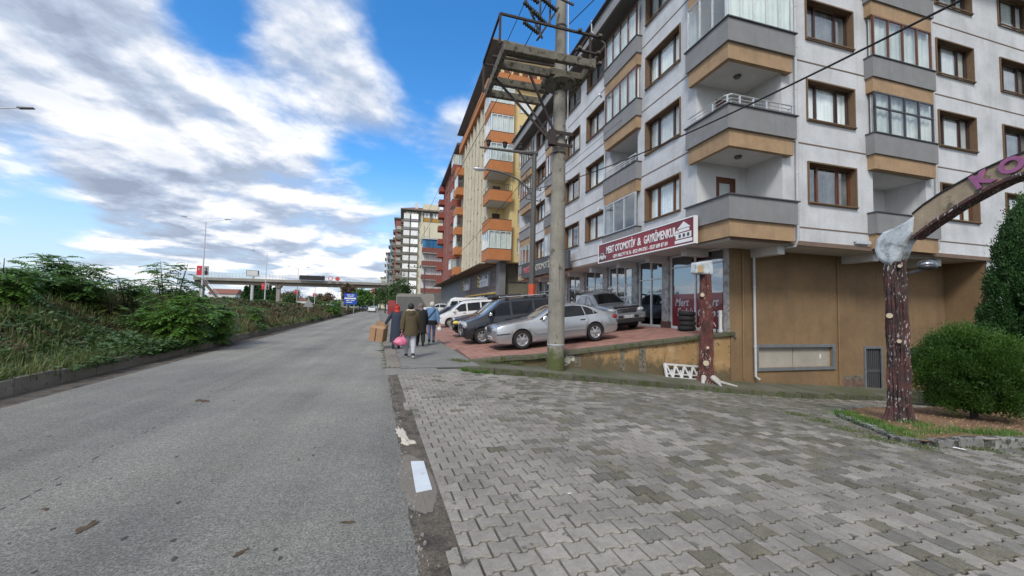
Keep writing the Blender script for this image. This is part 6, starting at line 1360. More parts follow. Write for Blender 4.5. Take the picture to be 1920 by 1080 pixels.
vehicle('parked_van', 'dark grey minivan with roof rails and white rimmed wheels parked beyond the silver saloon', 'van', Bv, (1.38, -1.28), .325, grey, spec, (4.6, 16.75, tz(4.6) + .03), PI, group='cars parked on the forecourt')
# arch trims of the van
# black off-roader with yellow masked lamp
blk = paint('black_paint', (.012, .014, .02), .3, .2)
T = [(2.3, .6), (2.28, .86), (2.2, .97), (1.6, 1.05), (1.1, 1.10), (.95, 1.14), (.5, 1.46), (.3, 1.62), (0, 1.69), (-1.6, 1.70), (-2.1, 1.62), (-2.28, 1.1), (-2.3, .8)]
BL = [(2.3, .58), (2.28, .8), (2.1, .9), (1.0, 1.0), (0, 1.02), (-2.2, 1.03), (-2.3, .8)]
Bo = Body(4.6, 1.84, T, BL, [(2.3, .42), (2.1, .30), (0, .28), (-2.1, .32), (-2.3, .45)], WD[:-2] + [(-2.3, .93)], .22, .03)
spec = dict(spokes=5, side=[[(.85, 1.06), (.4, 1.42), (.25, 1.52), (0, 1.55), (0, 1.06)], [(-.08, 1.06), (-.08, 1.55), (-1.0, 1.56), (-1.0, 1.07)], [(-1.1, 1.07), (-1.1, 1.56), (-1.9, 1.5), (-2.0, 1.08)]], ws=(.97, .28), lines=[[(1.0, .95), (.95, .3)], [(-.05, 1.5), (-.05, .3)], [(-1.05, 1.5), (-1.0, .4)]], handles=[(.15, .9), (-.85, .9)], mirror=(.78, 1.06),
            front=[('grille', m_trim, [(2.22, 2.32, -.45, .45, .66, .86)], .02), ('grille_bar', m_chr, [(2.32, 2.33, -.45, .45, .85, .88), (2.32, 2.33, -.45, .45, .72, .74)], 0), ('bumper', blk, [(2.2, 2.38, -.86, .86, .38, .62)], .05), ('roof_box', m_trim, [(-1.4, .25, -.55, .55, 1.78, 2.0)], .08), ('roof_bar', m_alud, [(-.1, -.04, -.75, .75, 1.72, 1.78), (-1.1, -1.04, -.75, .75, 1.72, 1.78)], 0)],
            lamps=[('headlamp', M('yellow_mask', (.62, .50, .07), .4, .05), (2.14, .70, .76), (.2, .16, .10), 0), ('tail_lamp', m_tail, (-2.2, .8, 1.0), (.08, .08, .2), 0)], plate=(2.385, .5, '61 AY 077'))
vehicle('parked_car', 'black off-roader with yellow front lamps parked between the dark van and the white van', 'car', Bo, (1.4, -1.3), .36, blk, spec, (4.85, 20.4, tz(4.85) + .03), PI, group='cars parked on the forecourt')
# white van, white minibus, black hatchback, white saloon
wht = paint('white_paint', (.66, .67, .68), .0, .3)
Tw = [(2.2, .58), (2.18, .76), (2.08, .88), (1.6, 1.06), (1.35, 1.15), (.9, 1.46), (.62, 1.66), (.3, 1.78), (-.2, 1.82), (-1.9, 1.80), (-2.12, 1.6), (-2.2, .9)]
Bw = Body(4.4, 1.8, Tw, [(2.2, .56), (2.18, .72), (2.0, .84), (1.5, .96), (1.0, 1.02), (-2.1, 1.06), (-2.2, .88)], [(2.2, .34), (2.05, .22), (-2.0, .24), (-2.2, .38)], [(2.2, .76), (2.15, .87), (1.95, .94), (1.6, .985), (1, 1), (-1.8, 1), (-2.2, .94)], .2, .03)
sp_w = dict(spokes=7, side=[[(1.22, 1.06), (.8, 1.40), (.58, 1.56), (.2, 1.62), (.2, 1.06)], [(.08, 1.07), (.08, 1.62), (-.85, 1.64), (-.85, 1.07)], [(-.97, 1.08), (-.97, 1.64), (-1.85, 1.6), (-1.92, 1.1)]], ws=(1.4, .6), lines=[[(1.25, 1.0), (1.1, .25)], [(.14, 1.6), (.14, .25)], [(-.92, 1.6), (-.85, .3)]], handles=[(.35, .92), (-.75, .92)], mirror=(1.1, 1.06),
            front=[('grille', m_trim, [(2.15, 2.215, -.4, .4, .64, .74)], .02), ('lower_grille', m_trim, [(2.15, 2.22, -.5, .5, .3, .45)], .02), ('roof_rail', m_trim, [(-1.6, .2, .64, .68, 1.85, 1.88), (-1.6, .2, -.68, -.64, 1.85, 1.88)], 0)],
            lamps=[('headlamp', m_lamp, (1.98, .70, .72), (.22, .13, .12), 0), ('tail_lamp', m_tail, (-2.12, .8, 1.2), (.08, .08, .3), 0)])
vehicle('parked_van', 'white passenger van with dark windows parked in front of the slatted shop', 'van', Bw, (1.45, -1.3), .32, wht, sp_w, (4.85, 29.6, tz(4.85) + .05), PI, group='cars parked on the forecourt')
Th = [(2.0, .55), (1.98, .72), (1.8, .84), (1.2, .96), (.95, 1.02), (.5, 1.26), (.2, 1.40), (-.2, 1.45), (-1.0, 1.43), (-1.5, 1.3), (-1.9, 1.05), (-2.0, .8)]
Bh = Body(4.0, 1.7, Th, [(2.0, .53), (1.8, .76), (1.0, .9), (-1.8, .96), (-2.0, .78)], [(2.0, .32), (1.85, .2), (-1.8, .22), (-2.0, .35)], [(2.0, .74), (1.9, .88), (1.6, .96), (1, 1), (-1.6, .99), (-2, .88)], .36, .03)
sp_h = dict(spokes=5, side=[[(.8, .96), (.35, 1.2), (.15, 1.3), (-.15, 1.33), (-.15, .97)], [(-.25, .97), (-.25, 1.33), (-.95, 1.3), (-1.2, 1.0)]], ws=(.97, .2), rw=(-1.85, -1.25), lines=[[(.85, .9), (.8, .25)], [(-.2, 1.3), (-.2, .25)]], handles=[(-.05, .82)], mirror=(.65, .93), lamps=[('headlamp', m_lamp, (1.8, .62, .66), (.2, .14, .1), 0), ('tail_lamp', m_tail, (-1.9, .66, .85), (.08, .12, .12), 0)])
vehicle('parked_car', 'low black hatchback in the row behind the white passenger van', 'car', Bh, (1.28, -1.22), .30, blk, sp_h, (4.0, 34.3, tz(4.0) + .05), PI, group='cars parked on the forecourt')
Tm = [(2.75, .7), (2.73, 1.05), (2.6, 1.25), (2.3, 1.42), (1.95, 2.05), (1.75, 2.3), (1.4, 2.42), (-2.6, 2.42), (-2.75, 2.2), (-2.75, .9)]
Bm = Body(5.5, 2.0, Tm, [(2.75, .68), (2.73, 1.0), (2.4, 1.2), (-2.7, 1.28), (-2.75, .85)], [(2.75, .4), (2.6, .3), (-2.6, .3), (-2.75, .4)], [(2.75, .86), (2.6, .95), (2.2, 1), (-2.7, 1), (-2.75, .97)], .07, .03)
sp_m = dict(spokes=6, side=[[(2.05, 1.38), (1.8, 2.0), (1.2, 2.05), (1.2, 1.35)], [(1.05, 1.35), (1.05, 2.05), (-.4, 2.05), (-.4, 1.35)], [(-.55, 1.35), (-.55, 2.05), (-2.4, 2.05), (-2.4, 1.35)]], ws=(2.34, 1.85), lines=[[(1.12, 2.1), (1.12, .4)]], mirror=(2.1, 1.3), mirm=m_trim, lamps=[('headlamp', m_lamp, (2.6, .8, .9), (.14, .14, .14), 0)], front=[('grille', m_trim, [(2.7, 2.77, -.5, .5, .8, 1.0)], .02)])
vehicle('minibus', 'tall white minibus behind the white passenger van', 'minibus', Bm, (1.8, -1.6), .34, wht, sp_m, (6.6, 40.6, tz(4.4)), PI, tilt=-.02, group='cars parked on the forecourt')
vehicle('parked_car', 'white saloon parked under the red building near the covered truck', 'car', Bs, (1.48, -1.36), .315, wht, dict(spokes=6, side=[[(.78, .955), (.35, 1.20), (.12, 1.31), (-.06, 1.335), (-.06, .965)], [(-.14, .965), (-.14, 1.335), (-.62, 1.34), (-.92, 1.30), (-.98, .975)]], ws=(.93, .10), rw=(-1.72, -1.12), lamps=[('headlamp', m_lamp, (2.2, .66, .66), (.2, .145, .115), 0)], mirror=(.62, .93)), (4.3, 49.5, .62), PI, tilt=0, group='cars parked on the forecourt')
# pickup seen from the front
sil2 = paint('silver_blue_paint', (.36, .39, .42), .7, .3)
T = [(2.5, .62), (2.48, .98), (2.4, 1.05), (1.9, 1.13), (1.35, 1.18), (1.2, 1.22), (.75, 1.50), (.5, 1.68), (.25, 1.76), (-.4, 1.79), (-.75, 1.74), (-1.0, 1.5), (-1.1, 1.18), (-2.4, 1.16), (-2.5, 1.1)]
BL = [(2.5, .6), (2.48, .95), (2.3, 1.02), (1.2, 1.10), (0, 1.13), (-1.1, 1.15), (-2.5, 1.08)]
Bp = Body(5.0, 1.82, T, BL, [(2.5, .48), (2.35, .38), (0, .42), (-2.3, .5), (-2.5, .55)], [(2.5, .80), (2.44, .90), (2.2, .97), (1.8, 1), (-2.5, .97)], .25, .03)
spec = dict(spokes=6, side=[[(1.05, 1.16), (.7, 1.42), (.5, 1.57), (.22, 1.62), (.22, 1.16)], [(.12, 1.17), (.12, 1.62), (-.5, 1.63), (-.82, 1.4), (-.9, 1.18)]], glass=M('car_glass_pale', (.10, .12, .13), .04, .2, 2, coat=1), ws=(1.22, .47), wsm=m_glassd, lines=[[(1.15, 1.05), (1.05, .5)], [(.17, 1.6), (.17, .5)], [(-1.0, 1.1), (-1.0, .5)]], handles=[(.35, 1.0), (-.75, 1.0)], mirror=(1.0, 1.15), mirm=sil2,
            front=[('grille', m_trim, [(2.42, 2.52, -.48, .48, .80, .98)], .02), ('grille_bar', m_chr, [(2.52, 2.53, -.48, .48, .885, .905), (2.52, 2.53, -.50, .50, .97, 1.0), (2.52, 2.53, -.48, -.2, .83, .85), (2.52, 2.53, .2, .48, .83, .85)], 0), ('bonnet_guard', m_trim, [(2.36, 2.5, -.62, .62, 1.02, 1.09)], .02),
                   ('bumper', sil2, [(2.40, 2.60, -.88, .88, .52, .80)], .06), ('lower_bumper', m_trim, [(2.35, 2.61, -.80, .80, .36, .56)], .04), ('air_intake', m_under, [(2.58, 2.612, -.5, .5, .58, .68)], .01), ('rack_bar', m_chr, [(.18, .24, -.72, .72, 1.86, 1.90), (-.5, -.44, -.72, .72, 1.88, 1.92)], .01), ('sport_bar', m_trim, [(-1.3, -1.22, -.75, .75, 1.72, 1.80), (-1.3, -1.22, -.75, -.68, 1.15, 1.72), (-1.3, -1.22, .68, .75, 1.15, 1.72)], .02), ('roof_lamp', m_lamp, [(.24, .28, -.6, -.42, 1.88, 1.98), (.24, .28, .42, .6, 1.88, 1.98)], .01), ('roof_rail', m_chr, [(-.7, .4, .60, .63, 1.82, 1.85), (-.7, .4, -.63, -.60, 1.82, 1.85)], 0)],
            lamps=[('headlamp', m_lamp, (2.36, .70, .91), (.20, .21, .12), 0), ('fog_lamp', m_lamp, (2.56, .68, .60), (.05, .07, .06), 0)], plate=(2.615, .64, '34 BTB 348'))
pk = vehicle('pickup_truck', 'silver pickup truck with roof rack facing the side street beside the shop windows', 'pickup', Bp, (1.62, -1.38), .38, sil2, spec, (9.65, 17.9, tz(9.65) - .0), -PI / 2, group='cars parked on the forecourt', tw=.24)
b = MB()      # emblem of three diamonds
for a in (PI / 2, PI / 2 + 2 * PI / 3, PI / 2 - 2 * PI / 3):
    c_, s_ = math.cos(a), math.sin(a); P = [(0, 0), (.045 * c_ - .026 * s_, .045 * s_ + .026 * c_), (.09 * c_, .09 * s_), (.045 * c_ + .026 * s_, .045 * s_ - .026 * c_)]
    b.prism(P, lambda u, v, q: (q, u, .90 + v), 2.532, 2.54)
b.build('emblem', m_chr, pk)
# far cars on the road
vs = paint('far_silver', (.4, .41, .42), .6); vd_ = paint('far_dark', (.03, .035, .05), .4); vr = paint('far_red', (.25, .02, .02), .3)
sp_f = dict(spokes=5, side=[[(.8, .96), (.35, 1.2), (.15, 1.3), (-.15, 1.33), (-.15, .97)], [(-.25, .97), (-.25, 1.33), (-.95, 1.3), (-1.2, 1.0)]], ws=(.97, .2), rw=(-1.85, -1.25), lamps=[('headlamp', m_lamp, (1.8, .62, .66), (.2, .14, .1), 0), ('tail_lamp', m_tail, (-1.9, .66, .85), (.08, .12, .12), 0)])
for (x, y, c, h, lab) in [(-6.9, 100, wht, PI / 2, 'white car parked on the right of the road beneath the footbridge'), (-10.9, 122, vd_, -PI / 2, 'dark car in the middle of the road far away'), (-9.2, 135, vs, -PI / 2, 'silver car driving far down the road'), (-12.3, 146, vd_, PI / 2, 'small dark car at the left of the far road'), (-10.4, 165, wht, -PI / 2, 'smallest pale car at the end of the road')]:
    vehicle('car', lab, 'car', Bh, (1.28, -1.22), .30, c, sp_f, (x, y, 0), h, tilt=0, group='cars on the far road')
# covered truck
tr = thing('covered_truck', 'parked truck with a grey tarpaulin box standing behind the walking people', 'truck', (1.6, 56, 0))
m_tarp = M('grey_tarpaulin', (.13, .13, .128), .75, .12, .6, .3, 6); m_tarp2 = M('pale_tarpaulin', (.27, .26, .235), .8, .1, .6, .3, 6)
b = MB(); pr_ = [(-.8, .95), (-.8, 3.05), (-.55, 3.3), (3.9, 3.35), (4.15, 3.1), (4.15, .95)]; b.prism(pr_, lambda a, c, t_: (a, t_, c), 54, 59); b.build('cargo_box', m_tarp2, tr)
MB().prism([(-.7, 1.0), (-.7, 2.9), (2.3, 2.95), (3.1, 1.7), (3.1, 1.0)], lambda a, c, t_: (a, t_, c), 53.93, 53.995).build('rear_flap', m_tarp, tr)
MB().box(-.7, 4.0, 54.1, 58.9, .7, .93).build('chassis', m_under, tr); MB().box(-.75, 4.1, 53.9, 54.05, .72, .92).build('bumper', m_plt, tr)
for x in (-.2, 3.5):
    for y in (54.9, 58.0): MB().lathe([(.3, -.12), (.46, -.11), (.48, 0), (.46, .11), (.3, .12)], (x, y, .5), 18, 'x').build('wheel', m_blk, tr)
MB().box(-1.9, -.9, 56, 57.6, .5, 2.4).build('cab', paint('cab_red', (.30, .03, .03), .2), tr)
# ------------------------------------------------------------------ people
m_skin = M('skin', (.32, .19, .13), .6, .06, 20); m_skinp = M('skin_pale', (.40, .26, .19), .6, .06, 20)
def skin(name, V, E, R, mat, par, sub=2, flat=None, label=None):
    me = bpy.data.meshes.new(name); me.from_pydata([tuple(v) for v in V], E, []); me.materials.append(mat); o = bpy.data.objects.new(name, me); COL.objects.link(o); o.parent = par
    sm = o.modifiers.new('skin', 'SKIN'); sm.use_smooth_shade = True; sl_ = me.skin_vertices[0].data
    for i, r in enumerate(R): sl_[i].radius = r if isinstance(r, tuple) else (r, r)
    sl_[0].use_root = True; sb = o.modifiers.new('sub', 'SUBSURF'); sb.levels = sub; sb.render_levels = sub
    if label: o['label'] = label
    ORG[o.name] = Vector((0, 0, 0)); return o
def loft(name, secs, mat, par, n=22, wr=0.0, seed=0, smooth=70):
    """secs: (z, rx, ry, cx, cy) rings with slight cloth folds"""
    q = random.Random(seed); ph = [q.uniform(0, 6) for _ in range(4)]; b = MB()
    for k, (z, rx, ry, cx, cy) in enumerate(secs):
        for j in range(n):
            a = 2 * PI * j / n; f = 1 + wr * (math.sin(5 * a + ph[0]) + .6 * math.sin(9 * a + ph[1] + k)) * (.3 + .7 * k / len(secs)); b.v.append((cx + rx * f * math.cos(a), cy + ry * f * math.sin(a), z + wr * .15 * math.sin(3 * a + ph[2])))
    m = len(secs)
    for i in range(m - 1): b.f += [(i * n + j, i * n + (j + 1) % n, (i + 1) * n + (j + 1) % n, (i + 1) * n + j) for j in range(n)]
    b.f += [tuple(range(n))[::-1], tuple((m - 1) * n + j for j in range(n))]
    return b.build(name, mat, par, smooth=smooth)
def person(label, pos, H, phase, skinm, lw=1.0, arms=None, head=(0, 0), lean=.04):
    """walker facing +Y, local frame; phase +1 right foot behind. returns root and joint dictionary"""
    t = thing('person', label, 'person', (0, 0, 0), local=True); s = H / 1.7
    J = {}
    def P(n, x, y, z): J[n] = Vector((x * s, y * s, z * s)); return J[n]
    P('pel', 0, 0, .92); P('wst', 0, lean * .3, 1.08); P('chs', 0, lean, 1.30); P('nkb', 0, lean * 1.3, 1.44); P('nk', 0, lean * 1.6, 1.50); P('hd', head[0], lean * 2 + head[1], 1.585); P('top', head[0], lean * 2 + head[1] + .01, 1.66)
    for sd_, n in ((-1, 'L'), (1, 'R')):
        f = phase * sd_     # +: leg behind
        P('hp' + n, .085 * sd_, 0, .90); P('kn' + n, .10 * sd_, .10 if f < 0 else -.02, .49 if f < 0 else .50); P('an' + n, .10 * sd_, .20 if f < 0 else -.26, .09 if f < 0 else .15)
        P('bl' + n, .105 * sd_, .33 if f < 0 else -.16, .045 if f < 0 else .03); P('te' + n, .105 * sd_, .38 if f < 0 else -.11, .04 if f < 0 else .03)
        A = (arms or {}).get(n); P('sh' + n, .165 * sd_, lean, 1.40)
        e, w = A if A else ((.235 * sd_, .02 + .07 * f, 1.12), (.25 * sd_, .06 + .16 * f, .88)); P('el' + n, *e); P('wr' + n, *w); d = (J['wr' + n] - J['el' + n]).normalized(); J['pm' + n] = J['wr' + n] + d * .07 * s
    names = list(J); ix = {k: i for i, k in enumerate(names)}
    E = [('pel', 'wst'), ('wst', 'chs'), ('chs', 'nkb'), ('nkb', 'nk'), ('nk', 'hd'), ('hd', 'top')]
    for n in 'LR': E += [('pel', 'hp' + n), ('hp' + n, 'kn' + n), ('kn' + n, 'an' + n), ('an' + n, 'bl' + n), ('bl' + n, 'te' + n), ('chs', 'sh' + n), ('sh' + n, 'el' + n), ('el' + n, 'wr' + n), ('wr' + n, 'pm' + n)]
    rad = dict(pel=(.13, .10), wst=(.12, .09), chs=(.135, .10), nkb=(.07, .06), nk=(.05, .05), hd=(.078, .092), top=(.055, .06), hp=.085, kn=.055, an=.042, bl=.038, te=.025, sh=.058, el=.042, wr=.028, pm=.032)
    R = [tuple(v * s for v in r) if isinstance(r, tuple) else (r * s, r * s) for r in [rad[k if k in rad else k[:-1]] for k in names]]
    body = skin('body', [J[k] for k in names], [(ix[a], ix[b_]) for a, b_ in E], R, skinm, t)
    for n, sd_ in (('L', -1), ('R', 1)):      # fingers and ears
        c = J['pm' + n]
        for k in range(4): q = c + Vector((0, (.024 - .016 * k) * s, -.01)); MB().tube([q, q + Vector((-.004 * sd_, 0, -.04 * s)), q + Vector((-.016 * sd_, 0, -(.072 - .006 * abs(k - 1)) * s))], [.0095 * s, .009 * s, .007 * s], 6).build('finger', skinm, body, smooth=60)
        MB().tube([c + Vector((0, .03 * s, .03 * s)), c + Vector((-.012 * sd_, .05 * s, -.01 * s)), c + Vector((-.02 * sd_, .05 * s, -.035 * s))], [.012 * s, .010 * s, .008 * s], 6).build('thumb', skinm, body, smooth=60)
        hd = J['hd']; MB().ball((hd.x + sd_ * .082 * s, hd.y + .0, hd.z - .0), (.012 * s, .02 * s, .03 * s), 8, 6).build('ear', skinm, body, smooth=60)
    hd = J['hd']; MB().ball((hd.x, hd.y + .098 * s, hd.z - .005), (.014 * s, .022 * s, .02 * s), 8, 6).build('nose', skinm, body, smooth=60)
    for sd_ in (-1, 1): MB().ball((hd.x + sd_ * .03 * s, hd.y + .082 * s, hd.z + .02), .011 * s, 8, 6).build('eye', m_trim, body)
    t['s'] = s; t.location = pos; return t, J, s
def leg(t, J, s, n, mat, r=(.095, .075, .06), name='trouser_leg', end=.05):
    a, k, h = J['hp' + n], J['kn' + n], J['an' + n] + Vector((0, 0, end * s)); k2 = k.lerp(a, .5)
    return MB().tube([a + Vector((0, 0, .04)), a.lerp(k, .5), k, k.lerp(h, .45), h, h - Vector((0, 0, .03))], [r[0] * s, r[0] * .93 * s, r[1] * s, r[1] * .9 * s, r[2] * s, r[2] * 1.04 * s], 14).build(name, mat, t, smooth=80)
def shoe(t, J, s, n, mat, sole=None):
    a, bl, te = J['an' + n], J['bl' + n], J['te' + n]; d = (te - a); d.z = 0; d.normalize(); heel = a - d * .055 * s; up = a.z - (.085 * s)
    z0 = max(-.005, min(heel.z, te.z) - .05 * s) if a.z < .12 * s else None
    hz = a.z - .085 * s
    pts = [heel + Vector((0, 0, -.05 * s)), a + Vector((0, 0, -.045 * s)), a.lerp(te, .55) + Vector((0, 0, -.02 * s)), te + Vector((0, 0, .0))]
    o = MB().tube(pts, [.040 * s, .050 * s, .048 * s, .030 * s], 12).tube([a + Vector((0, 0, .05 * s)), a + Vector((0, 0, -.05 * s))], [.047 * s, .052 * s], 12).build('shoe', mat, t, smooth=70)
    if sole: MB().tube([p - Vector((0, 0, .036 * s)) for p in pts], [.038 * s, .046 * s, .046 * s, .03 * s], 10).build('sole', sole, o, smooth=70)
    return o
def sleeve(t, J, s, n, mat, r=(.085, .07, .055), name='sleeve', end=1.0):
    a, e, w = J['sh' + n], J['el' + n], J['el' + n].lerp(J['wr' + n], end); c = J['chs']
    return MB().tube([a.lerp(Vector((c.x, c.y, a.z)), .5), a + Vector((0, 0, .005)), a.lerp(e, .5), e, e.lerp(w, .5), w], [r[0] * .8 * s, r[0] * s, r[0] * .93 * s, r[1] * s, r[1] * .9 * s, r[2] * s], 14).build(name, mat, t, smooth=80)
def hair(t, J, s, mat, name='hair', r=(.096, .108, .115), dz=.012, dy=-.012): 
    h = J['hd']; return MB().ball((h.x, h.y + dy * s, h.z + dz * s), tuple(v * s for v in r), 16, 11).build(name, mat, t, smooth=80)
m_sol = M('pale_sole', (.45, .45, .44), .7); m_shb = M('black_shoe', (.02, .02, .022), .6, .1)
# 1: olive hooded coat, grey joggers, pink bag
m_olv = M('olive_coat', (.075, .055, .026), .85, .12, 8, .35, 40); m_fl = M('fleece_cream', (.50, .43, .33), .95, .12, 20, .5, 60); m_jog = M('grey_jogger', (.40, .41, .44), .9, .08, 8, .3, 50)
t, J, s = person('person in an olive hooded coat and pale grey joggers carrying a pink plastic bag', (.26, 12.35, .105), 1.63, 1, m_skin)
leg(t, J, s, 'L', m_jog, (.105, .088, .062)); leg(t, J, s, 'R', m_jog, (.105, .088, .062)); shoe(t, J, s, 'L', m_shb, m_sol); shoe(t, J, s, 'R', m_shb, m_sol)
loft('coat', [(.70 * s, .245 * s, .185 * s, 0, 0), (.78 * s, .242 * s, .182 * s, 0, 0), (.95 * s, .225 * s, .165 * s, 0, .01), (1.08 * s, .215 * s, .15 * s, 0, .015), (1.25 * s, .225 * s, .155 * s, 0, .03), (1.38 * s, .215 * s, .14 * s, 0, .045), (1.45 * s, .15 * s, .11 * s, 0, .055), (1.49 * s, .08 * s, .08 * s, 0, .06)], m_olv, t, wr=.014, seed=4)
sleeve(t, J, s, 'L', m_olv, (.092, .082, .065)); sleeve(t, J, s, 'R', m_olv, (.092, .082, .065))
b = MB(); c = J['nkb']; b.ball((c.x, c.y - .10 * s, c.z - .05 * s), (.135 * s, .075 * s, .13 * s), 16, 10); hood = b.build('hood', m_olv, t, smooth=80); MB().tube([(c.x - .12 * s, c.y - .0, c.z + .02 * s), (c.x - .09 * s, c.y - .09 * s, c.z + .045 * s), (c.x, c.y - .13 * s, c.z + .03 * s), (c.x + .09 * s, c.y - .09 * s, c.z + .045 * s), (c.x + .12 * s, c.y, c.z + .02 * s)], .036 * s, 10).build('fleece_trim', m_fl, hood, smooth=80)
hair(t, J, s, M('black_hair', (.012, .010, .009), .6, .2, 30, .3, 60))
h0 = t.matrix_world if False else None
def bag(name, label, c, mat, w, h, seed):
    b_ = thing(name, label, 'bag', c, local=True); q = MB()
    secs = [(-h, .35 * w, .2 * w), (-h * .92, .5 * w, .34 * w), (-h * .6, .56 * w, .38 * w), (-h * .3, .42 * w, .25 * w), (-.02, .2 * w, .09 * w)]
    rr = random.Random(seed); n = 16
    for (z, rx, ry) in secs:
        for j in range(n): a = 2 * PI * j / n; f = 1 + rr.uniform(-.12, .12); q.v.append((rx * f * math.cos(a) - .1 * w, ry * f * math.sin(a), z + rr.uniform(-.015, .015)))
    for i in range(len(secs) - 1): q.f += [(i * n + j, i * n + (j + 1) % n, (i + 1) * n + (j + 1) % n, (i + 1) * n + j) for j in range(n)]
    q.f.append(tuple(range(n))[::-1]); q.build('bag_body', mat, b_, smooth=50)
    for k in (-1, 1): MB().tube([(-.2 * w, k * .02, -.06), (-.06 * w, k * .03, .05), (0, 0, .12), (.03, k * .02, .04), (.02 * w, k * .02, -.05)], .011, 6).build('handle', mat, b_, smooth=60)
    return b_
def at_hand(t, J, n): return Vector(t.location) + J['pm' + n] + Vector((0, 0, -.07))
bag('plastic_bag', 'pink plastic bag hanging from the left hand of the person in the olive coat', at_hand(t, J, 'L') + Vector((-.0, 0, -.06)), M('pink_plastic', (.62, .16, .26), .35, .2, 9, .6, 25), .36, .27, 2)
# 2: long navy coat, red headscarf, big cardboard box
m_nvy = M('navy_coat', (.026, .034, .056), .85, .12, 8, .3, 40); m_rsc = M('red_scarf', (.42, .03, .018), .75, .2, 9, .4, 30)
t, J, s = person('person in a long navy coat and red headscarf carrying a large cardboard box', (-.17, 14.9, .105), 1.58, -1, m_skin, arms={'L': ((-.30, .02, 1.17), (-.42, .06, .95))})
leg(t, J, s, 'L', m_nvy, (.09, .07, .055)); leg(t, J, s, 'R', m_nvy, (.09, .07, .055)); shoe(t, J, s, 'L', m_shb); shoe(t, J, s, 'R', m_shb)
loft('long_coat', [(.26 * s, .25 * s, .20 * s, 0, 0), (.5 * s, .235 * s, .18 * s, 0, 0), (.9 * s, .22 * s, .165 * s, 0, 0), (1.1 * s, .205 * s, .145 * s, 0, .015), (1.28 * s, .215 * s, .15 * s, 0, .03), (1.38 * s, .195 * s, .13 * s, 0, .045), (1.46 * s, .12 * s, .1 * s, 0, .055)], m_nvy, t, wr=.02, seed=7)
sleeve(t, J, s, 'L', m_nvy, (.078, .068, .055), end=.95); sleeve(t, J, s, 'R', m_nvy, (.078, .068, .055))
hair(t, J, s, m_rsc, 'headscarf', (.105, .12, .13), .0, -.01); c = J['nk']; MB().tube([(c.x, c.y, c.z + .05), (c.x, c.y - .02, c.z - .03), (c.x, c.y - .03, c.z - .09)], [.085 * s, .10 * s, .12 * s], 14).ball((J['hd'].x - .02, J['hd'].y - .06, J['hd'].z + .12), (.05, .05, .045), 10, 6).build('scarf_knot', m_rsc, t, smooth=80)
m_card = M('cardboard', (.33, .20, .11), .85, .1, 4, .15, 30); m_card2 = M('cardboard_inside', (.27, .17, .09), .9, .1, 4)
w = Vector(t.location) + J['pmL']; bx = thing('cardboard_box', 'large open cardboard box carried at the side of the person in the navy coat', 'box', (w.x - .20, w.y - .02, w.z - .30), local=True)
x2, y2, z0, z1 = .25, .20, -.24, .22
b = MB()
for a in [(-x2, x2, -y2, -y2 + .012, z0, z1), (-x2, x2, y2 - .012, y2, z0, z1), (-x2, -x2 + .012, -y2 + .012, y2 - .012, z0, z1), (x2 - .012, x2, -y2 + .012, y2 - .012, z0, z1), (-x2 + .012, x2 - .012, -y2 + .012, y2 - .012, z0, z0 + .012)]: b.box(*a)
b.build('box_walls', m_card, bx)
MB().hexa([(-x2, y2, z1), (x2, y2, z1), (x2, y2 - .01, z1), (-x2, y2 - .01, z1), (-x2 + .02, y2 + .07, z1 + .2), (x2 - .03, y2 + .07, z1 + .18), (x2 - .03, y2 + .06, z1 + .18), (-x2 + .02, y2 + .06, z1 + .2)]).build('flap', m_card2, bx)
MB().hexa([(-x2, -y2, z1), (x2, -y2, z1), (x2, -y2 + .2, z1 + .07), (-x2, -y2 + .2, z1 + .07), (-x2, -y2, z1 + .008), (x2, -y2, z1 + .008), (x2, -y2 + .2, z1 + .078), (-x2, -y2 + .2, z1 + .078)]).build('flap', m_card, bx)
MB().box(-.04, -.0, -y2 - .003, -y2 - .001, z0, z1).build('tape', M('tape_brown', (.09, .05, .03), .4), bx); bx.rotation_euler = (.05, .12, -.35)
# 3: black coat, patterned scarf
m_bkc = M('black_coat', (.012, .012, .013), .85, .15, 8, .3, 40)
t, J, s = person('person in a long black coat and patterned headscarf half hidden by the others', (.72, 15.9, .105), 1.66, 1, m_skin)
leg(t, J, s, 'L', m_bkc, (.11, .10, .075)); leg(t, J, s, 'R', m_bkc, (.11, .10, .075)); shoe(t, J, s, 'L', m_shb); shoe(t, J, s, 'R', m_shb)
loft('coat', [(.52 * s, .235 * s, .19 * s, 0, 0), (.9 * s, .22 * s, .165 * s, 0, 0), (1.1 * s, .215 * s, .15 * s, 0, .015), (1.28 * s, .225 * s, .155 * s, 0, .03), (1.39 * s, .20 * s, .135 * s, 0, .045), (1.47 * s, .12 * s, .1 * s, 0, .055)], m_bkc, t, wr=.02, seed=9)
sleeve(t, J, s, 'L', m_bkc, (.09, .08, .06)); sleeve(t, J, s, 'R', m_bkc, (.09, .08, .06)); m_psc = M('patterned_scarf', (.13, .09, .08), .8, .3, 30, .2, 40, spot=((.4, .35, .33), 26, .56)); hair(t, J, s, m_psc, 'headscarf', (.102, .118, .128)); c = J['nk']; MB().tube([(c.x, c.y, c.z + .05), (c.x, c.y - .03, c.z - .05), (c.x, c.y - .05, c.z - .16)], [.085 * s, .11 * s, .09 * s], 14).build('scarf_tail', m_psc, t, smooth=80)
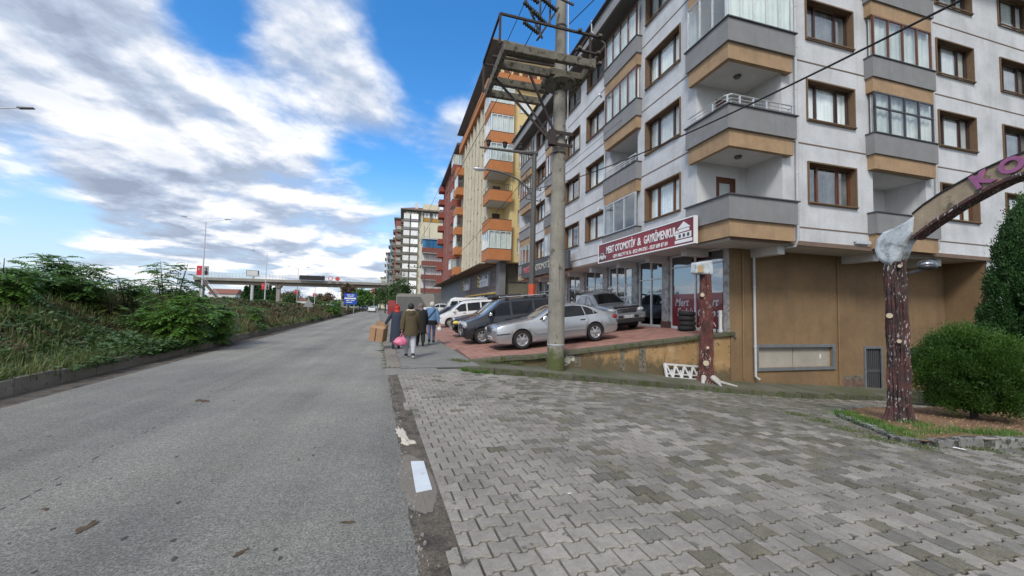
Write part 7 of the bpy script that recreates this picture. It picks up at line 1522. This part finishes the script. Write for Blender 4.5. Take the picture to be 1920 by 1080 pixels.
# 4: denim jacket and jeans, white knit cap, black bag strap, white bag
m_den = M('denim_jacket', (.10, .19, .33), .85, .14, 9, .3, 50); m_jea = M('jeans_blue', (.10, .155, .27), .85, .2, 6, .3, 50)
t, J, s = person('person in a light blue denim jacket, jeans and white knit cap with a cross strap', (1.22, 16.85, .105), 1.74, -1, m_skinp)
leg(t, J, s, 'L', m_jea, (.085, .06, .045)); leg(t, J, s, 'R', m_jea, (.085, .06, .045)); shoe(t, J, s, 'L', m_shb, m_sol); shoe(t, J, s, 'R', m_shb, m_sol)
loft('jacket', [(.86 * s, .215 * s, .165 * s, 0, 0), (.98 * s, .215 * s, .16 * s, 0, 0), (1.1 * s, .21 * s, .15 * s, 0, .015), (1.28 * s, .22 * s, .15 * s, 0, .03), (1.39 * s, .195 * s, .13 * s, 0, .045), (1.47 * s, .11 * s, .1 * s, 0, .055)], m_den, t, wr=.012, seed=12)
sleeve(t, J, s, 'L', m_den, (.085, .075, .055)); sleeve(t, J, s, 'R', m_den, (.085, .075, .055)); hair(t, J, s, M('white_knit', (.50, .48, .44), .95, .15, 25, .6, 70), 'knit_cap', (.102, .118, .122), .015)
loft('black_wrap', [(.80 * s, .20 * s, .16 * s, 0, 0), (.86 * s, .222 * s, .172 * s, 0, 0), (.96 * s, .222 * s, .172 * s, 0, 0)], m_bkc, t, wr=.01)
MB().tube([(.12 * s, -.07 * s, 1.42 * s), (.05 * s, -.135 * s, 1.32 * s), (-.08 * s, -.15 * s, 1.15 * s), (-.19 * s, -.10 * s, 1.0 * s)], .014, 6).build('bag_strap', m_bkc, t, smooth=60)
bag('plastic_bag', 'small white bag hanging from the right hand of the person in denim', at_hand(t, J, 'R') + Vector((.06, 0, -.04)), M('white_plastic', (.6, .62, .6), .4, .15, 9, .5, 25), .19, .17, 5)
# ------------------------------------------------------------------ vegetation
R_ = np.random.default_rng(21)
lf_thuja = leaf_mat('thuja_leaf', (.024, .072, .010), (.078, .175, .016), .25, .6); lf_con = leaf_mat('conifer_leaf', (.018, .060, .014), (.045, .120, .026), .2, .6)
lf_ail = leaf_mat('sumac_leaf', (.060, .150, .022), (.135, .26, .045), .35, .45); lf_mid = leaf_mat('sapling_leaf', (.055, .140, .024), (.125, .235, .048), .35, .5); lf_dark = leaf_mat('bramble_leaf', (.032, .080, .018), (.080, .145, .038), .25, .5)
lf_grass = leaf_mat('grass_blade', (.075, .135, .030), (.165, .180, .065), .3, .6); lf_dry = leaf_mat('dry_grass', (.10, .09, .045), (.17, .13, .065), .25, .7); lf_brown = leaf_mat('withered_leaf', (.085, .05, .025), (.15, .10, .05), .2, .7)
m_wood = M('bark_brown', (.08, .06, .045), .95, .2, 8, .5, 40)
def quads_at(P, D, Nn, L_, Wd):
    """leaf diamonds: centre base P, direction D, width axis Nn"""
    n = len(P); L_ = np.asarray(L_).reshape(-1, 1); Wd = np.asarray(Wd).reshape(-1, 1)
    V = np.stack([P, P + D * L_ * .5 + Nn * Wd, P + D * L_, P + D * L_ * .5 - Nn * Wd], 1).reshape(-1, 3); F = np.arange(n * 4).reshape(-1, 4); return V, F
def unit(a): return a / np.maximum(1e-9, np.linalg.norm(a, axis=1, keepdims=True))
def shrub_ball(name, label, cat, c, r, n, mat, parentname, leaf=.045, trunk=None, cone=False, up=.9):
    t = thing(name, label, cat, trunk or (c[0], c[1], c[2] - r[2]))
    # bumpy shell of upright sprays in clumps
    nc = int(260 * (1.4 if cone else 1)); d = unit(R_.normal(size=(nc, 3))); 
    if cone: d[:, 2] = R_.uniform(-.95, 1, nc); rad = np.sqrt(np.clip(1 - np.clip((d[:, 2] + 1) / 2, 0, 1) ** 1.3, .02, 1)); ang = R_.uniform(0, 2 * PI, nc); base = np.stack([rad * np.cos(ang), rad * np.sin(ang), d[:, 2]], 1)
    else: base = d * R_.uniform(.80, 1.03, (nc, 1)); base[:, 2] = np.where(base[:, 2] < -.75, -.75, base[:, 2])
    k = R_.integers(0, nc, n); off = R_.normal(size=(n, 3)) * (.045 if cone else .07); depth_ = R_.uniform(.80, 1.03, (n, 1)) ** 1.0
    P = (base[k] * depth_ + off); P = P * np.array(r) + np.array(c)
    out = unit(base[k] * np.array([1, 1, .8])); D = unit(out * .55 + np.array([0, 0, up]) + R_.normal(size=(n, 3)) * .38); Nn = unit(np.cross(D, R_.normal(size=(n, 3))))
    L_ = R_.uniform(.7, 1.4, n) * leaf; V, F = quads_at(P, D, Nn, L_, L_ * .24); np_mesh('foliage', V, F, mat, t)
    n2 = n // 4; q = unit(R_.normal(size=(n2, 3))) * R_.uniform(.3, .84, (n2, 1))       # inner sprays so that the heart is not empty
    if cone: q[:, :2] *= np.clip(1 - (q[:, 2:3] + 1) / 2, .1, 1)
    P = q * np.array(r) + np.array(c); D = unit(R_.normal(size=(n2, 3)) + np.array([0, 0, .6])); Nn = unit(np.cross(D, R_.normal(size=(n2, 3)))); L_ = R_.uniform(1.4, 2.6, n2) * leaf; V, F = quads_at(P, D, Nn, L_, L_ * .45); np_mesh('inner_foliage', V, F, mat, t)
    z0 = (trunk or (0, 0, c[2] - r[2]))[2]; b = MB(); b.tube([(trunk[0], trunk[1], z0 - .05), (c[0], c[1], c[2] - r[2] * .4), (c[0], c[1], c[2] + r[2] * .3)], [.075, .06, .03], 8)
    for i in range(6): a = i * 1.05; b.tube([(c[0], c[1], c[2] - r[2] * .7), (c[0] + r[0] * .35 * math.cos(a), c[1] + r[1] * .35 * math.sin(a), c[2]), (c[0] + r[0] * .6 * math.cos(a), c[1] + r[1] * .6 * math.sin(a), c[2] + r[2] * .3)], [.03, .02, .01], 5)
    b.build('trunk', m_wood, t); return t
shrub_ball('round_shrub', 'large round clipped bright green shrub on the tree island', 'shrub', (12.25, 5.75, .46), (1.0, 1.0, 1.04), 90000, lf_thuja, '', .036, (12.25, 5.75, -.6))
shrub_ball('conifer_shrub', 'taller dark green cone shaped conifer behind the round shrub', 'tree', (17.1, 6.7, 1.9), (1.25, 1.25, 3.1), 150000, lf_con, '', .062, (17.1, 6.7, -1.2), cone=True)
def bank_xy(n, x_in, y0, y1, p=1.0):
    y = y0 + (y1 - y0) * R_.random(n) ** p; x = np.array([xl(a) for a in y]) - .22 - x_in * R_.random(n); return x, y
def bz_(x, y): return np.array([bank(a, c) for a, c in zip(x, y)])
def tufts(n, hmin, hmax, y0, y1, mat, name, x_in=5.4, clump=None, p=1.6, w=.007, lean=.6):
    nc = max(1, n // 22); cx, cy = bank_xy(nc, x_in, y0, y1, p); k = R_.integers(0, nc, n); s = .12; x = cx[k] + R_.normal(size=n) * s; y = cy[k] + R_.normal(size=n) * s
    x = np.minimum(x, np.array([xl(a) for a in y]) - .02); z = bz_(x, y) - .03; H = R_.uniform(hmin, hmax, n) * (.6 + .8 * R_.random(nc)[k]); P = np.stack([x, y, z], 1)
    a = R_.uniform(0, 2 * PI, n); D = np.stack([np.cos(a), np.sin(a), np.zeros(n)], 1); l = (R_.random(n) * lean)[:, None]; H = H[:, None]; side = np.stack([-np.sin(a), np.cos(a), np.zeros(n)], 1); ww = w * (.7 + .8 * R_.random((n, 1))) * (1 + y[:, None] / 25)
    mid = P + D * l * H * .35 + np.array([0, 0, 1]) * H * .55; tip = P + D * l * H + np.array([0, 0, 1]) * H * (1 - l * .35)
    V = np.stack([P - side * ww, P + side * ww, mid + side * ww * .8, mid - side * ww * .8, tip + side * ww * .15, tip - side * ww * .15], 1).reshape(-1, 3); b = np.arange(n)[:, None] * 6
    F = np.concatenate([b + np.array([[0, 1, 2, 3]]), b + np.array([[3, 2, 4, 5]])]); o = np_mesh(name, V, F, mat, kind='stuff'); return o
tag(tufts(42000, .15, .42, 5.0, 34, lf_grass, 'grass', 5.0), 'long green grass over the roadside embankment', 'grass')
tag(tufts(7000, .15, .36, 5, 40, lf_dry, 'dry_grass', 5.2), 'pale dry grass stems among the green embankment grass', 'grass')
tag(tufts(18000, .14, .36, 5.0, 45, lf_grass, 'grass', .25, w=.006, lean=1.0), 'grass hanging over the left kerb', 'grass')
tag(tufts(16000, .25, .6, 20, 95, lf_dry, 'dry_grass', 4.8, p=1.3, w=.014), 'tall tan dry grass further along the embankment', 'grass')
def leaves(n, y0, y1, x_in, mat, name, hh, ls, p=1.4, base=0.0, mounds=0, x0=0.):
    if mounds:
        mx, my = bank_xy(mounds, x_in, y0, y1, p); mx = mx - x0; mr = R_.uniform(.35, .95, mounds); mh = R_.uniform(.4, 1.0, mounds) * hh; k = R_.integers(0, mounds, n); d = unit(R_.normal(size=(n, 3))); d[:, 2] = np.abs(d[:, 2])
        q = R_.uniform(.6, 1.05, (n, 1)) * d; P = np.stack([mx[k] + q[:, 0] * mr[k], my[k] + q[:, 1] * mr[k], q[:, 2] * mh[k]], 1); P[:, 0] = np.minimum(P[:, 0], np.array([xl(a) for a in P[:, 1]]) + .05); P[:, 2] += bz_(P[:, 0], P[:, 1])
    else:
        x, y = bank_xy(n, x_in, y0, y1, p); P = np.stack([x - x0, y, bz_(x - x0, y) + R_.random(n) * hh], 1)
    a = R_.uniform(0, 2 * PI, n); D = unit(np.stack([np.cos(a), np.sin(a), R_.uniform(-.5, .7, n)], 1)); Nn = unit(np.cross(D, np.stack([R_.normal(size=n) * .5, R_.normal(size=n) * .5, np.ones(n)], 1)))
    L_ = R_.uniform(.6, 1.4, n) * ls * (1 + P[:, 1] / 40); V, F = quads_at(P, D, Nn, L_, L_ * .33); return np_mesh(name, V, F, mat, kind='stuff')
tag(leaves(34000, 5, 48, 5.2, lf_dark, 'brambles', .48, .075, mounds=110), 'dark green brambles in low mounds on the embankment', 'brambles')
tag(leaves(15000, 12.5, 17.5, 1.3, lf_dark, 'creeping_plants', .45, .075, mounds=26), 'creeping leafy plants spilling over the left kerb', 'creepers')
tag(leaves(9000, 9.5, 22, 3.6, lf_brown, 'dead_leaves', .22, .075, mounds=26, x0=1.0), 'brown withered vines and leaves in the middle of the embankment', 'dead leaves')
tag(leaves(42000, 34, 115, 5.0, leaf_mat('far_weed', (.04, .065, .02), (.10, .095, .04), .25, .6), 'distant_weeds', .5, .09, mounds=170, p=1.2), 'mixed dull green weeds on the far embankment', 'weeds')
# compound-leaved saplings
def sapling(label, x, y, h, spread, nst, nfr, seed, mat=lf_ail, fl=.62, drop=.0, base=None, low=.25):
    rs = np.random.default_rng(seed); z = bank(x, y) if base is None else base; t = thing('sumac_shrub', label, 'shrub', (x, y, z)); VV, k = [], 0
    for s_ in range(nst):
        a = rs.uniform(0, 2 * PI); tip = Vector((x + spread * .7 * math.cos(a) * rs.uniform(.2, 1), y + spread * .7 * math.sin(a) * rs.uniform(.2, 1), z + h * rs.uniform(.6, 1))); b0 = Vector((x + .12 * math.cos(a), y + .12 * math.sin(a), z - .1)); mid = b0.lerp(tip, .5) + Vector((0, 0, .12 * h))
        MB().tube([b0, mid, tip], [.022, .015, .007], 6).build('stem', m_wood, t)
        for f in range(nfr):
            u = rs.uniform(low, 1.0); p0 = b0.lerp(mid, u * 2) if u < .5 else mid.lerp(tip, u * 2 - 1); fa = rs.uniform(0, 2 * PI); L_ = fl * rs.uniform(.7, 1.15) * (1.0 if u < .93 else .7); el = rs.uniform(.05, .75) if u > .6 else rs.uniform(-.1, .45)
            d = Vector((math.cos(fa) * math.cos(el), math.sin(fa) * math.cos(el), math.sin(el))); sd_ = d.cross(Vector((0, 0, 1))).normalized(); m = 9; pts = [p0 + d * (L_ * i / m) - Vector((0, 0, .42 * L_ * (i / m) ** 2)) for i in range(m + 1)]
            for i in range(2, m + 1):
                ax = (pts[i] - pts[i - 1]).normalized()
                for sg in (-1, 1):
                    ld = (sd_ * sg * .9 + ax * .42 + Vector((0, 0, -.18 + rs.uniform(-.2, .15)))).normalized(); ll = L_ * .27 * (1 - .35 * abs(i - m * .55) / m) * rs.uniform(.85, 1.15); wv = ax * ll * .21; q = pts[i]
                    VV += [q, q + ld * ll * .4 + wv, q + ld * ll, q + ld * ll * .4 - wv]
            VV += [pts[0], pts[m // 2] + Vector((0, 0, .006)), pts[m], pts[m // 2] - Vector((0, 0, .006))]
    V = np.array([tuple(v) for v in VV]); np_mesh('foliage', V, np.arange(len(V)).reshape(-1, 4), mat, t); return t
def sap_at(label, px, D, h, spread, nst, nfr, seed, **k):
    f = D; r = (px - 960) / 738 * D; x, y = .267 * f + .964 * r, .964 * f - .267 * r; return sapling(label, x, y, h, spread, nst, nfr, seed, **k)
sap_at('tall dark sapling with feathery leaves rising against the sky at the left', 130, 14.0, 1.55, 1.2, 8, 20, 1, fl=.72, mat=lf_mid, low=.4)
sap_at('spreading sapling with feathery leaves between the left sapling and the bright bush', 245, 15.0, 1.6, 1.2, 7, 18, 2, fl=.6, mat=lf_mid, low=.35)
sap_at('feathery sapling standing highest near the banner lamp post', 318, 14.2, 2.95, 1.2, 8, 26, 3, fl=.66, mat=lf_mid, low=.2)
sap_at('bright green bushy sapling hanging over the kerb', 345, 13.2, 1.75, 1.2, 14, 30, 4, fl=.66, drop=.3, low=.05)
sap_at('second bright green sapling just right of the bushy one', 410, 15.2, 1.6, 1.1, 12, 26, 5, fl=.55, low=.05)
sap_at('bright green sapling at the left edge of the frame', 5, 10.5, 1.3, .9, 9, 20, 6, fl=.65, low=.05)
sap_at('dark feathery sapling at the upper left edge', 30, 12.0, .95, 1.2, 8, 22, 7, fl=.75, mat=lf_mid)
sap_at('yellowish leafy sapling halfway up the embankment', 215, 13.5, .9, .8, 6, 12, 8, fl=.42, mat=leaf_mat('yellow_leaf', (.09, .12, .03), (.17, .18, .05), .35, .5), low=.1)
sap_at('small green bush along the far kerb', 482, 22, 1.3, .9, 8, 16, 9, fl=.5, low=.05)
sap_at('green bush before the blue road sign', 626, 52, 2.2, 2.2, 12, 18, 10, fl=1.0, low=.05)
sap_at('low dense green sapling mass in the upper left bank', 60, 12.6, .7, 1.4, 12, 20, 31, fl=.6, mat=lf_mid, low=.1)
sap_at('dense green sapling beside the withered vines', 150, 13.2, 1.2, 1.2, 12, 22, 32, fl=.6, mat=lf_mid, low=.1)
sap_at('leafy green sapling between the vines and the bushy bright one', 285, 13.4, 1.0, .9, 9, 18, 33, fl=.5, low=.1)
# hedge on the barrier and far tree belts
n = 26000; y = 6 + 115 * R_.random(n) ** 1.5; x = np.array([xl(a) for a in y]) - 6.25 + R_.normal(size=n) * .16; z = np.array([btop(a) for a in y]) - .42 + R_.random(n) * (.34 + .1 * np.sin(y * .7)); P = np.stack([x, y, z], 1); D = unit(R_.normal(size=(n, 3))); Nn = unit(np.cross(D, R_.normal(size=(n, 3)))); L_ = .07 * (1 + y / 30) * R_.uniform(.6, 1.4, n); V, F = quads_at(P, D, Nn, L_, L_ * .35)
tag(np_mesh('hedge', V, F, lf_dark, kind='stuff'), 'low hedge on top of the highway barrier', 'hedge')
def crown_tree(name, label, x, y, z, h, r, mat, n=2600, cone=False, group=None, ls=.5):
    t = thing(name, label, 'tree', (x, y, z), group); b = MB(); b.tube([(x, y, z), (x, y, z + h * .5), (x, y, z + h * .85)], [h * .03, h * .022, .04], 6); 
    for i in range(5): a = i * 1.3; b.tube([(x, y, z + h * .4), (x + r * .5 * math.cos(a), y + r * .5 * math.sin(a), z + h * .7)], [h * .012, .02], 5)
    b.build('trunk', m_wood, t); nc = 26; d = unit(R_.normal(size=(nc, 3))) * R_.uniform(.45, .9, (nc, 1)); k = R_.integers(0, nc, n)
    if cone: zz = R_.random(n); rr = (1 - zz) * r * np.sqrt(R_.random(n)); a = R_.uniform(0, 2 * PI, n); P = np.stack([x + rr * np.cos(a), y + rr * np.sin(a), z + h * (.08 + .92 * zz)], 1)
    else: P = (d[k] + R_.normal(size=(n, 3)) * .17) * np.array([r, r, h * .36]) + np.array([x, y, z + h * .62])
    D = unit(R_.normal(size=(n, 3))); Nn = unit(np.cross(D, R_.normal(size=(n, 3)))); L_ = ls * R_.uniform(.5, 1.3, n); V, F = quads_at(P, D, Nn, L_, L_ * .4); np_mesh('crown', V, F, mat, t); return t
def T_at(px, D): r = (px - 960) / 738 * D; return .267 * D + .964 * r, .964 * D - .267 * r
for i, (px, D, h, r) in enumerate([(462, 190, 9.5, 3), (470, 196, 11, 3), (479, 190, 12, 3), (488, 198, 12.5, 3.2), (497, 192, 11.5, 3), (506, 198, 10.5, 3), (515, 192, 9, 3)]):
    x, y = T_at(px, D); crown_tree('fir_tree', ('first', 'second', 'third', 'fourth', 'fifth', 'sixth', 'seventh')[i] + ' from the left of the dark pointed firs under the footbridge', x, y, 0, h, r, lf_con, 1500, True, 'firs under the footbridge', .9)
for px, D, h, r, m, lab in [(682, 98, 6.0, 2.5, lf_mid, 'rounded autumn green tree beside the blue road sign'), (676, 104, 5.2, 2.2, lf_dark, 'dark tree just behind the blue road sign'), (655, 110, 8.0, 2.0, lf_brown, 'brownish tree top above the blue sign'), (545, 150, 5.5, 3, lf_dark, 'low dark tree right of the second bridge pier'), (612, 160, 6.5, 4, lf_brown, 'yellow brown tree left of the third bridge pier'), (595, 170, 6, 4, lf_dark, 'low green tree left of the brown tree'),
                            (440, 210, 9, 5, lf_brown, 'bare brown tree behind the orange roofs'), (548, 205, 9, 5, lf_brown, 'thin bare tree behind the second bridge pier'), (724, 82, 6.0, 1.6, lf_dark, 'dark street tree by the right bridge pier'), (747, 66, 6.8, 2.2, lf_dark, 'leafy street tree above the grey truck'), (714, 135, 8, 2.6, lf_dark, 'dark street tree under the footbridge by the white blocks')]:
    x, y = T_at(px, D); crown_tree('tree', lab, x, y, 0, h, r, m, 2200, False, None, .5 if D > 90 else .3)
n = 9000; px = R_.uniform(-400, 720, n); D = R_.uniform(330, 420, n); r = (px - 960) / 738 * D; x, y = .267 * D + .964 * r, .964 * D - .267 * r; z = R_.random(n) ** .6 * (5.5 + 3.5 * np.sin(px * .021) * np.sin(px * .057)); P = np.stack([x, y, np.maximum(z, .3)], 1); Dd = unit(R_.normal(size=(n, 3))); Nn = unit(np.cross(Dd, R_.normal(size=(n, 3)))); V, F = quads_at(P, Dd, Nn, np.full(n, 5.0), np.full(n, 2.0))
tag(np_mesh('distant_woods', V, F, lf_dark, kind='stuff'), 'distant belt of trees along the horizon', 'woods')
for i, (px, D, w, h, m, lab) in enumerate([(418, 200, 12, 8.5, m_ora, 'distant house with orange roof under the stairs of the footbridge'), (500, 230, 22, 4.5, m_ora, 'long low orange shed under the footbridge'), (575, 250, 30, 5.5, m_stuc2, 'long pale hall far behind the footbridge'), (452, 240, 12, 7, m_stuc2, 'small white house right of the orange roof')]):
    x, y = T_at(px, D); t = thing('distant_house', lab, 'building', (x, y, 0)); MB().box(x - w / 2, x + w / 2, y, y + 10, 0, h * .7).build('wall', m_stuc2 if i != 1 else m_ora, t)
    MB().hexa([(x - w / 2 - .5, y - .5, h * .7 + .01), (x + w / 2 + .5, y - .5, h * .7 + .01), (x + w / 2 + .5, y + 10.5, h * .7 + .01), (x - w / 2 - .5, y + 10.5, h * .7 + .01), (x - w / 2, y + 4.5, h), (x + w / 2, y + 4.5, h), (x + w / 2, y + 5.5, h), (x - w / 2, y + 5.5, h)]).build('roof', M('roof_tile', (.22, .09, .06)), t)
# weeds at the tree island, kerbs and joints
def patch_grass(name, label, pts, n, hmin, hmax, mat, w=.005):
    nc = len(pts); k = R_.integers(0, nc, n); A = np.array(pts); x = A[k, 0] + R_.normal(size=n) * A[k, 3]; y = A[k, 1] + R_.normal(size=n) * A[k, 3]; P = np.stack([x, y, A[k, 2]], 1); a = R_.uniform(0, 2 * PI, n); H = R_.uniform(hmin, hmax, (n, 1)); D = np.stack([np.cos(a), np.sin(a), np.zeros(n)], 1); sd_ = np.stack([-np.sin(a), np.cos(a), np.zeros(n)], 1); l = R_.random((n, 1)) * .9
    tip = P + D * l * H + np.array([0, 0, 1]) * H * (1 - l * .4); V = np.stack([P - sd_ * w, P + sd_ * w, tip + sd_ * w * .2, tip - sd_ * w * .2], 1).reshape(-1, 3); return tag(np_mesh(name, V, np.arange(n * 4).reshape(-1, 4), mat, kind='stuff'), label, 'grass')
pts = [(x, y, iz(x, y) + .0, .16) for x, y in [(9.1, 6.0), (8.9, 5.6), (8.5, 5.1), (9.4, 6.4), (8.3, 4.8), (9.3, 4.4), (9.7, 4.3), (8.7, 4.5), (10.2, 4.3), (9.6, 6.5), (9.2, 5.0), (8.7, 5.5), (8.1, 4.55)]]
patch_grass('weeds', 'green weeds at the nose of the tree island', pts, 4200, .02, .09, lf_ail, .006)
patch_grass('weeds', 'creeping grass between the pavers beside the island kerb', [(x, y, gz(x, y) + .01, .13) for x, y in [(7.9, 5.9), (7.6, 5.2), (7.4, 4.6), (8.1, 6.5), (7.6, 4.2), (8.6, 3.95), (9.6, 3.85), (10.6, 3.8), (11.5, 3.7)]], 4200, .01, .05, lf_grass, .006)
patch_grass('weeds', 'bright grass tuft at the left end of the mossy side kerb', [(1.85, 10.0, -.01, .06), (2.1, 10.03, -.04, .05), (1.6, 10.12, 0.03, .05)], 1100, .03, .13, lf_ail, .005)
patch_grass('weeds', 'grass fringe at the corner of the forecourt coping', [(1.75, 11.3, .09, .12), (1.55, 11.6, .09, .10), (2.6, 11.3, .08, .12), (3.3, 11.35, .03, .12)], 1500, .02, .09, lf_grass, .005)
patch_grass('weeds', 'moss and tiny weeds along the foot of the mossy kerb', [(x, 10.0, gz(x, 10) + .01, .05) for x in np.arange(2.4, 15, .5)], 2500, .01, .04, lf_ail, .005)
patch_grass('joint_weeds', 'tiny weeds and moss in the joints between the pavers', [(q_[1] + .1 * ct, q_[2] + .1 * st, q_[3] - .012, .012) for q_ in spots if q_[1] > 1.6 and nr.random() < .16 + .3 * (q_[4] == 1)], 9000, .004, .02, lf_grass, .004)
patch_grass('weeds', 'weeds along the foot of the right road kerb', [(xr(y) - .02, y, .0, .05) for y in np.arange(11, 30, .7)], 1600, .01, .06, lf_grass, .006)
n = 1500; x = R_.uniform(8.2, 17, n); y = R_.uniform(4.1, 6.9, n); ok_ = np.array([inside(a - .12, c, isl_poly) and inside(a, c - .1, isl_poly) for a, c in zip(x, y)]); x, y = x[ok_], y[ok_]; n = len(x); z = np.array([iz(a, c) for a, c in zip(x, y)]); s_ = R_.uniform(.012, .05, n)[:, None]; P = np.stack([x, y, z], 1); a = R_.uniform(0, 6.28, n); e1 = np.stack([np.cos(a), np.sin(a), np.zeros(n)], 1) * s_; e2 = np.stack([-np.sin(a), np.cos(a), np.zeros(n)], 1) * s_ * .7; up = np.array([0, 0, .6]) * s_
V = np.stack([P - e1 - up * .3, P - e2 - up * .3, P + e1 - up * .3, P + e2 - up * .3, P + up], 1).reshape(-1, 3); b_ = np.arange(n)[:, None] * 5; F = np.concatenate([b_ + np.array([[i, (i + 1) % 4, 4]]) for i in range(4)]); tag(np_mesh('soil_clods', V, F, M('clod', (.24, .15, .085), .95, .25, 20, island=.45)), 'reddish clods of soil on the tree island', 'soil', kind='stuff')
# ------------------------------------------------------------------ lettering becomes plain mesh
bpy.context.view_layer.update()
_dg = bpy.context.evaluated_depsgraph_get()
for o in [q for q in COL.objects if q.type == 'FONT']:
    me = bpy.data.meshes.new_from_object(o.evaluated_get(_dg)); n = bpy.data.objects.new(o.name, me); COL.objects.link(n); nm = o.name
    n.parent = o.parent; n.matrix_parent_inverse = o.matrix_parent_inverse.copy(); n.matrix_basis = o.matrix_basis.copy(); bpy.data.objects.remove(o); n.name = nm
    if FIT.get(nm): xs_ = [v.co.x for v in me.vertices]; n.scale.x = FIT[nm] / (max(xs_) - min(xs_))
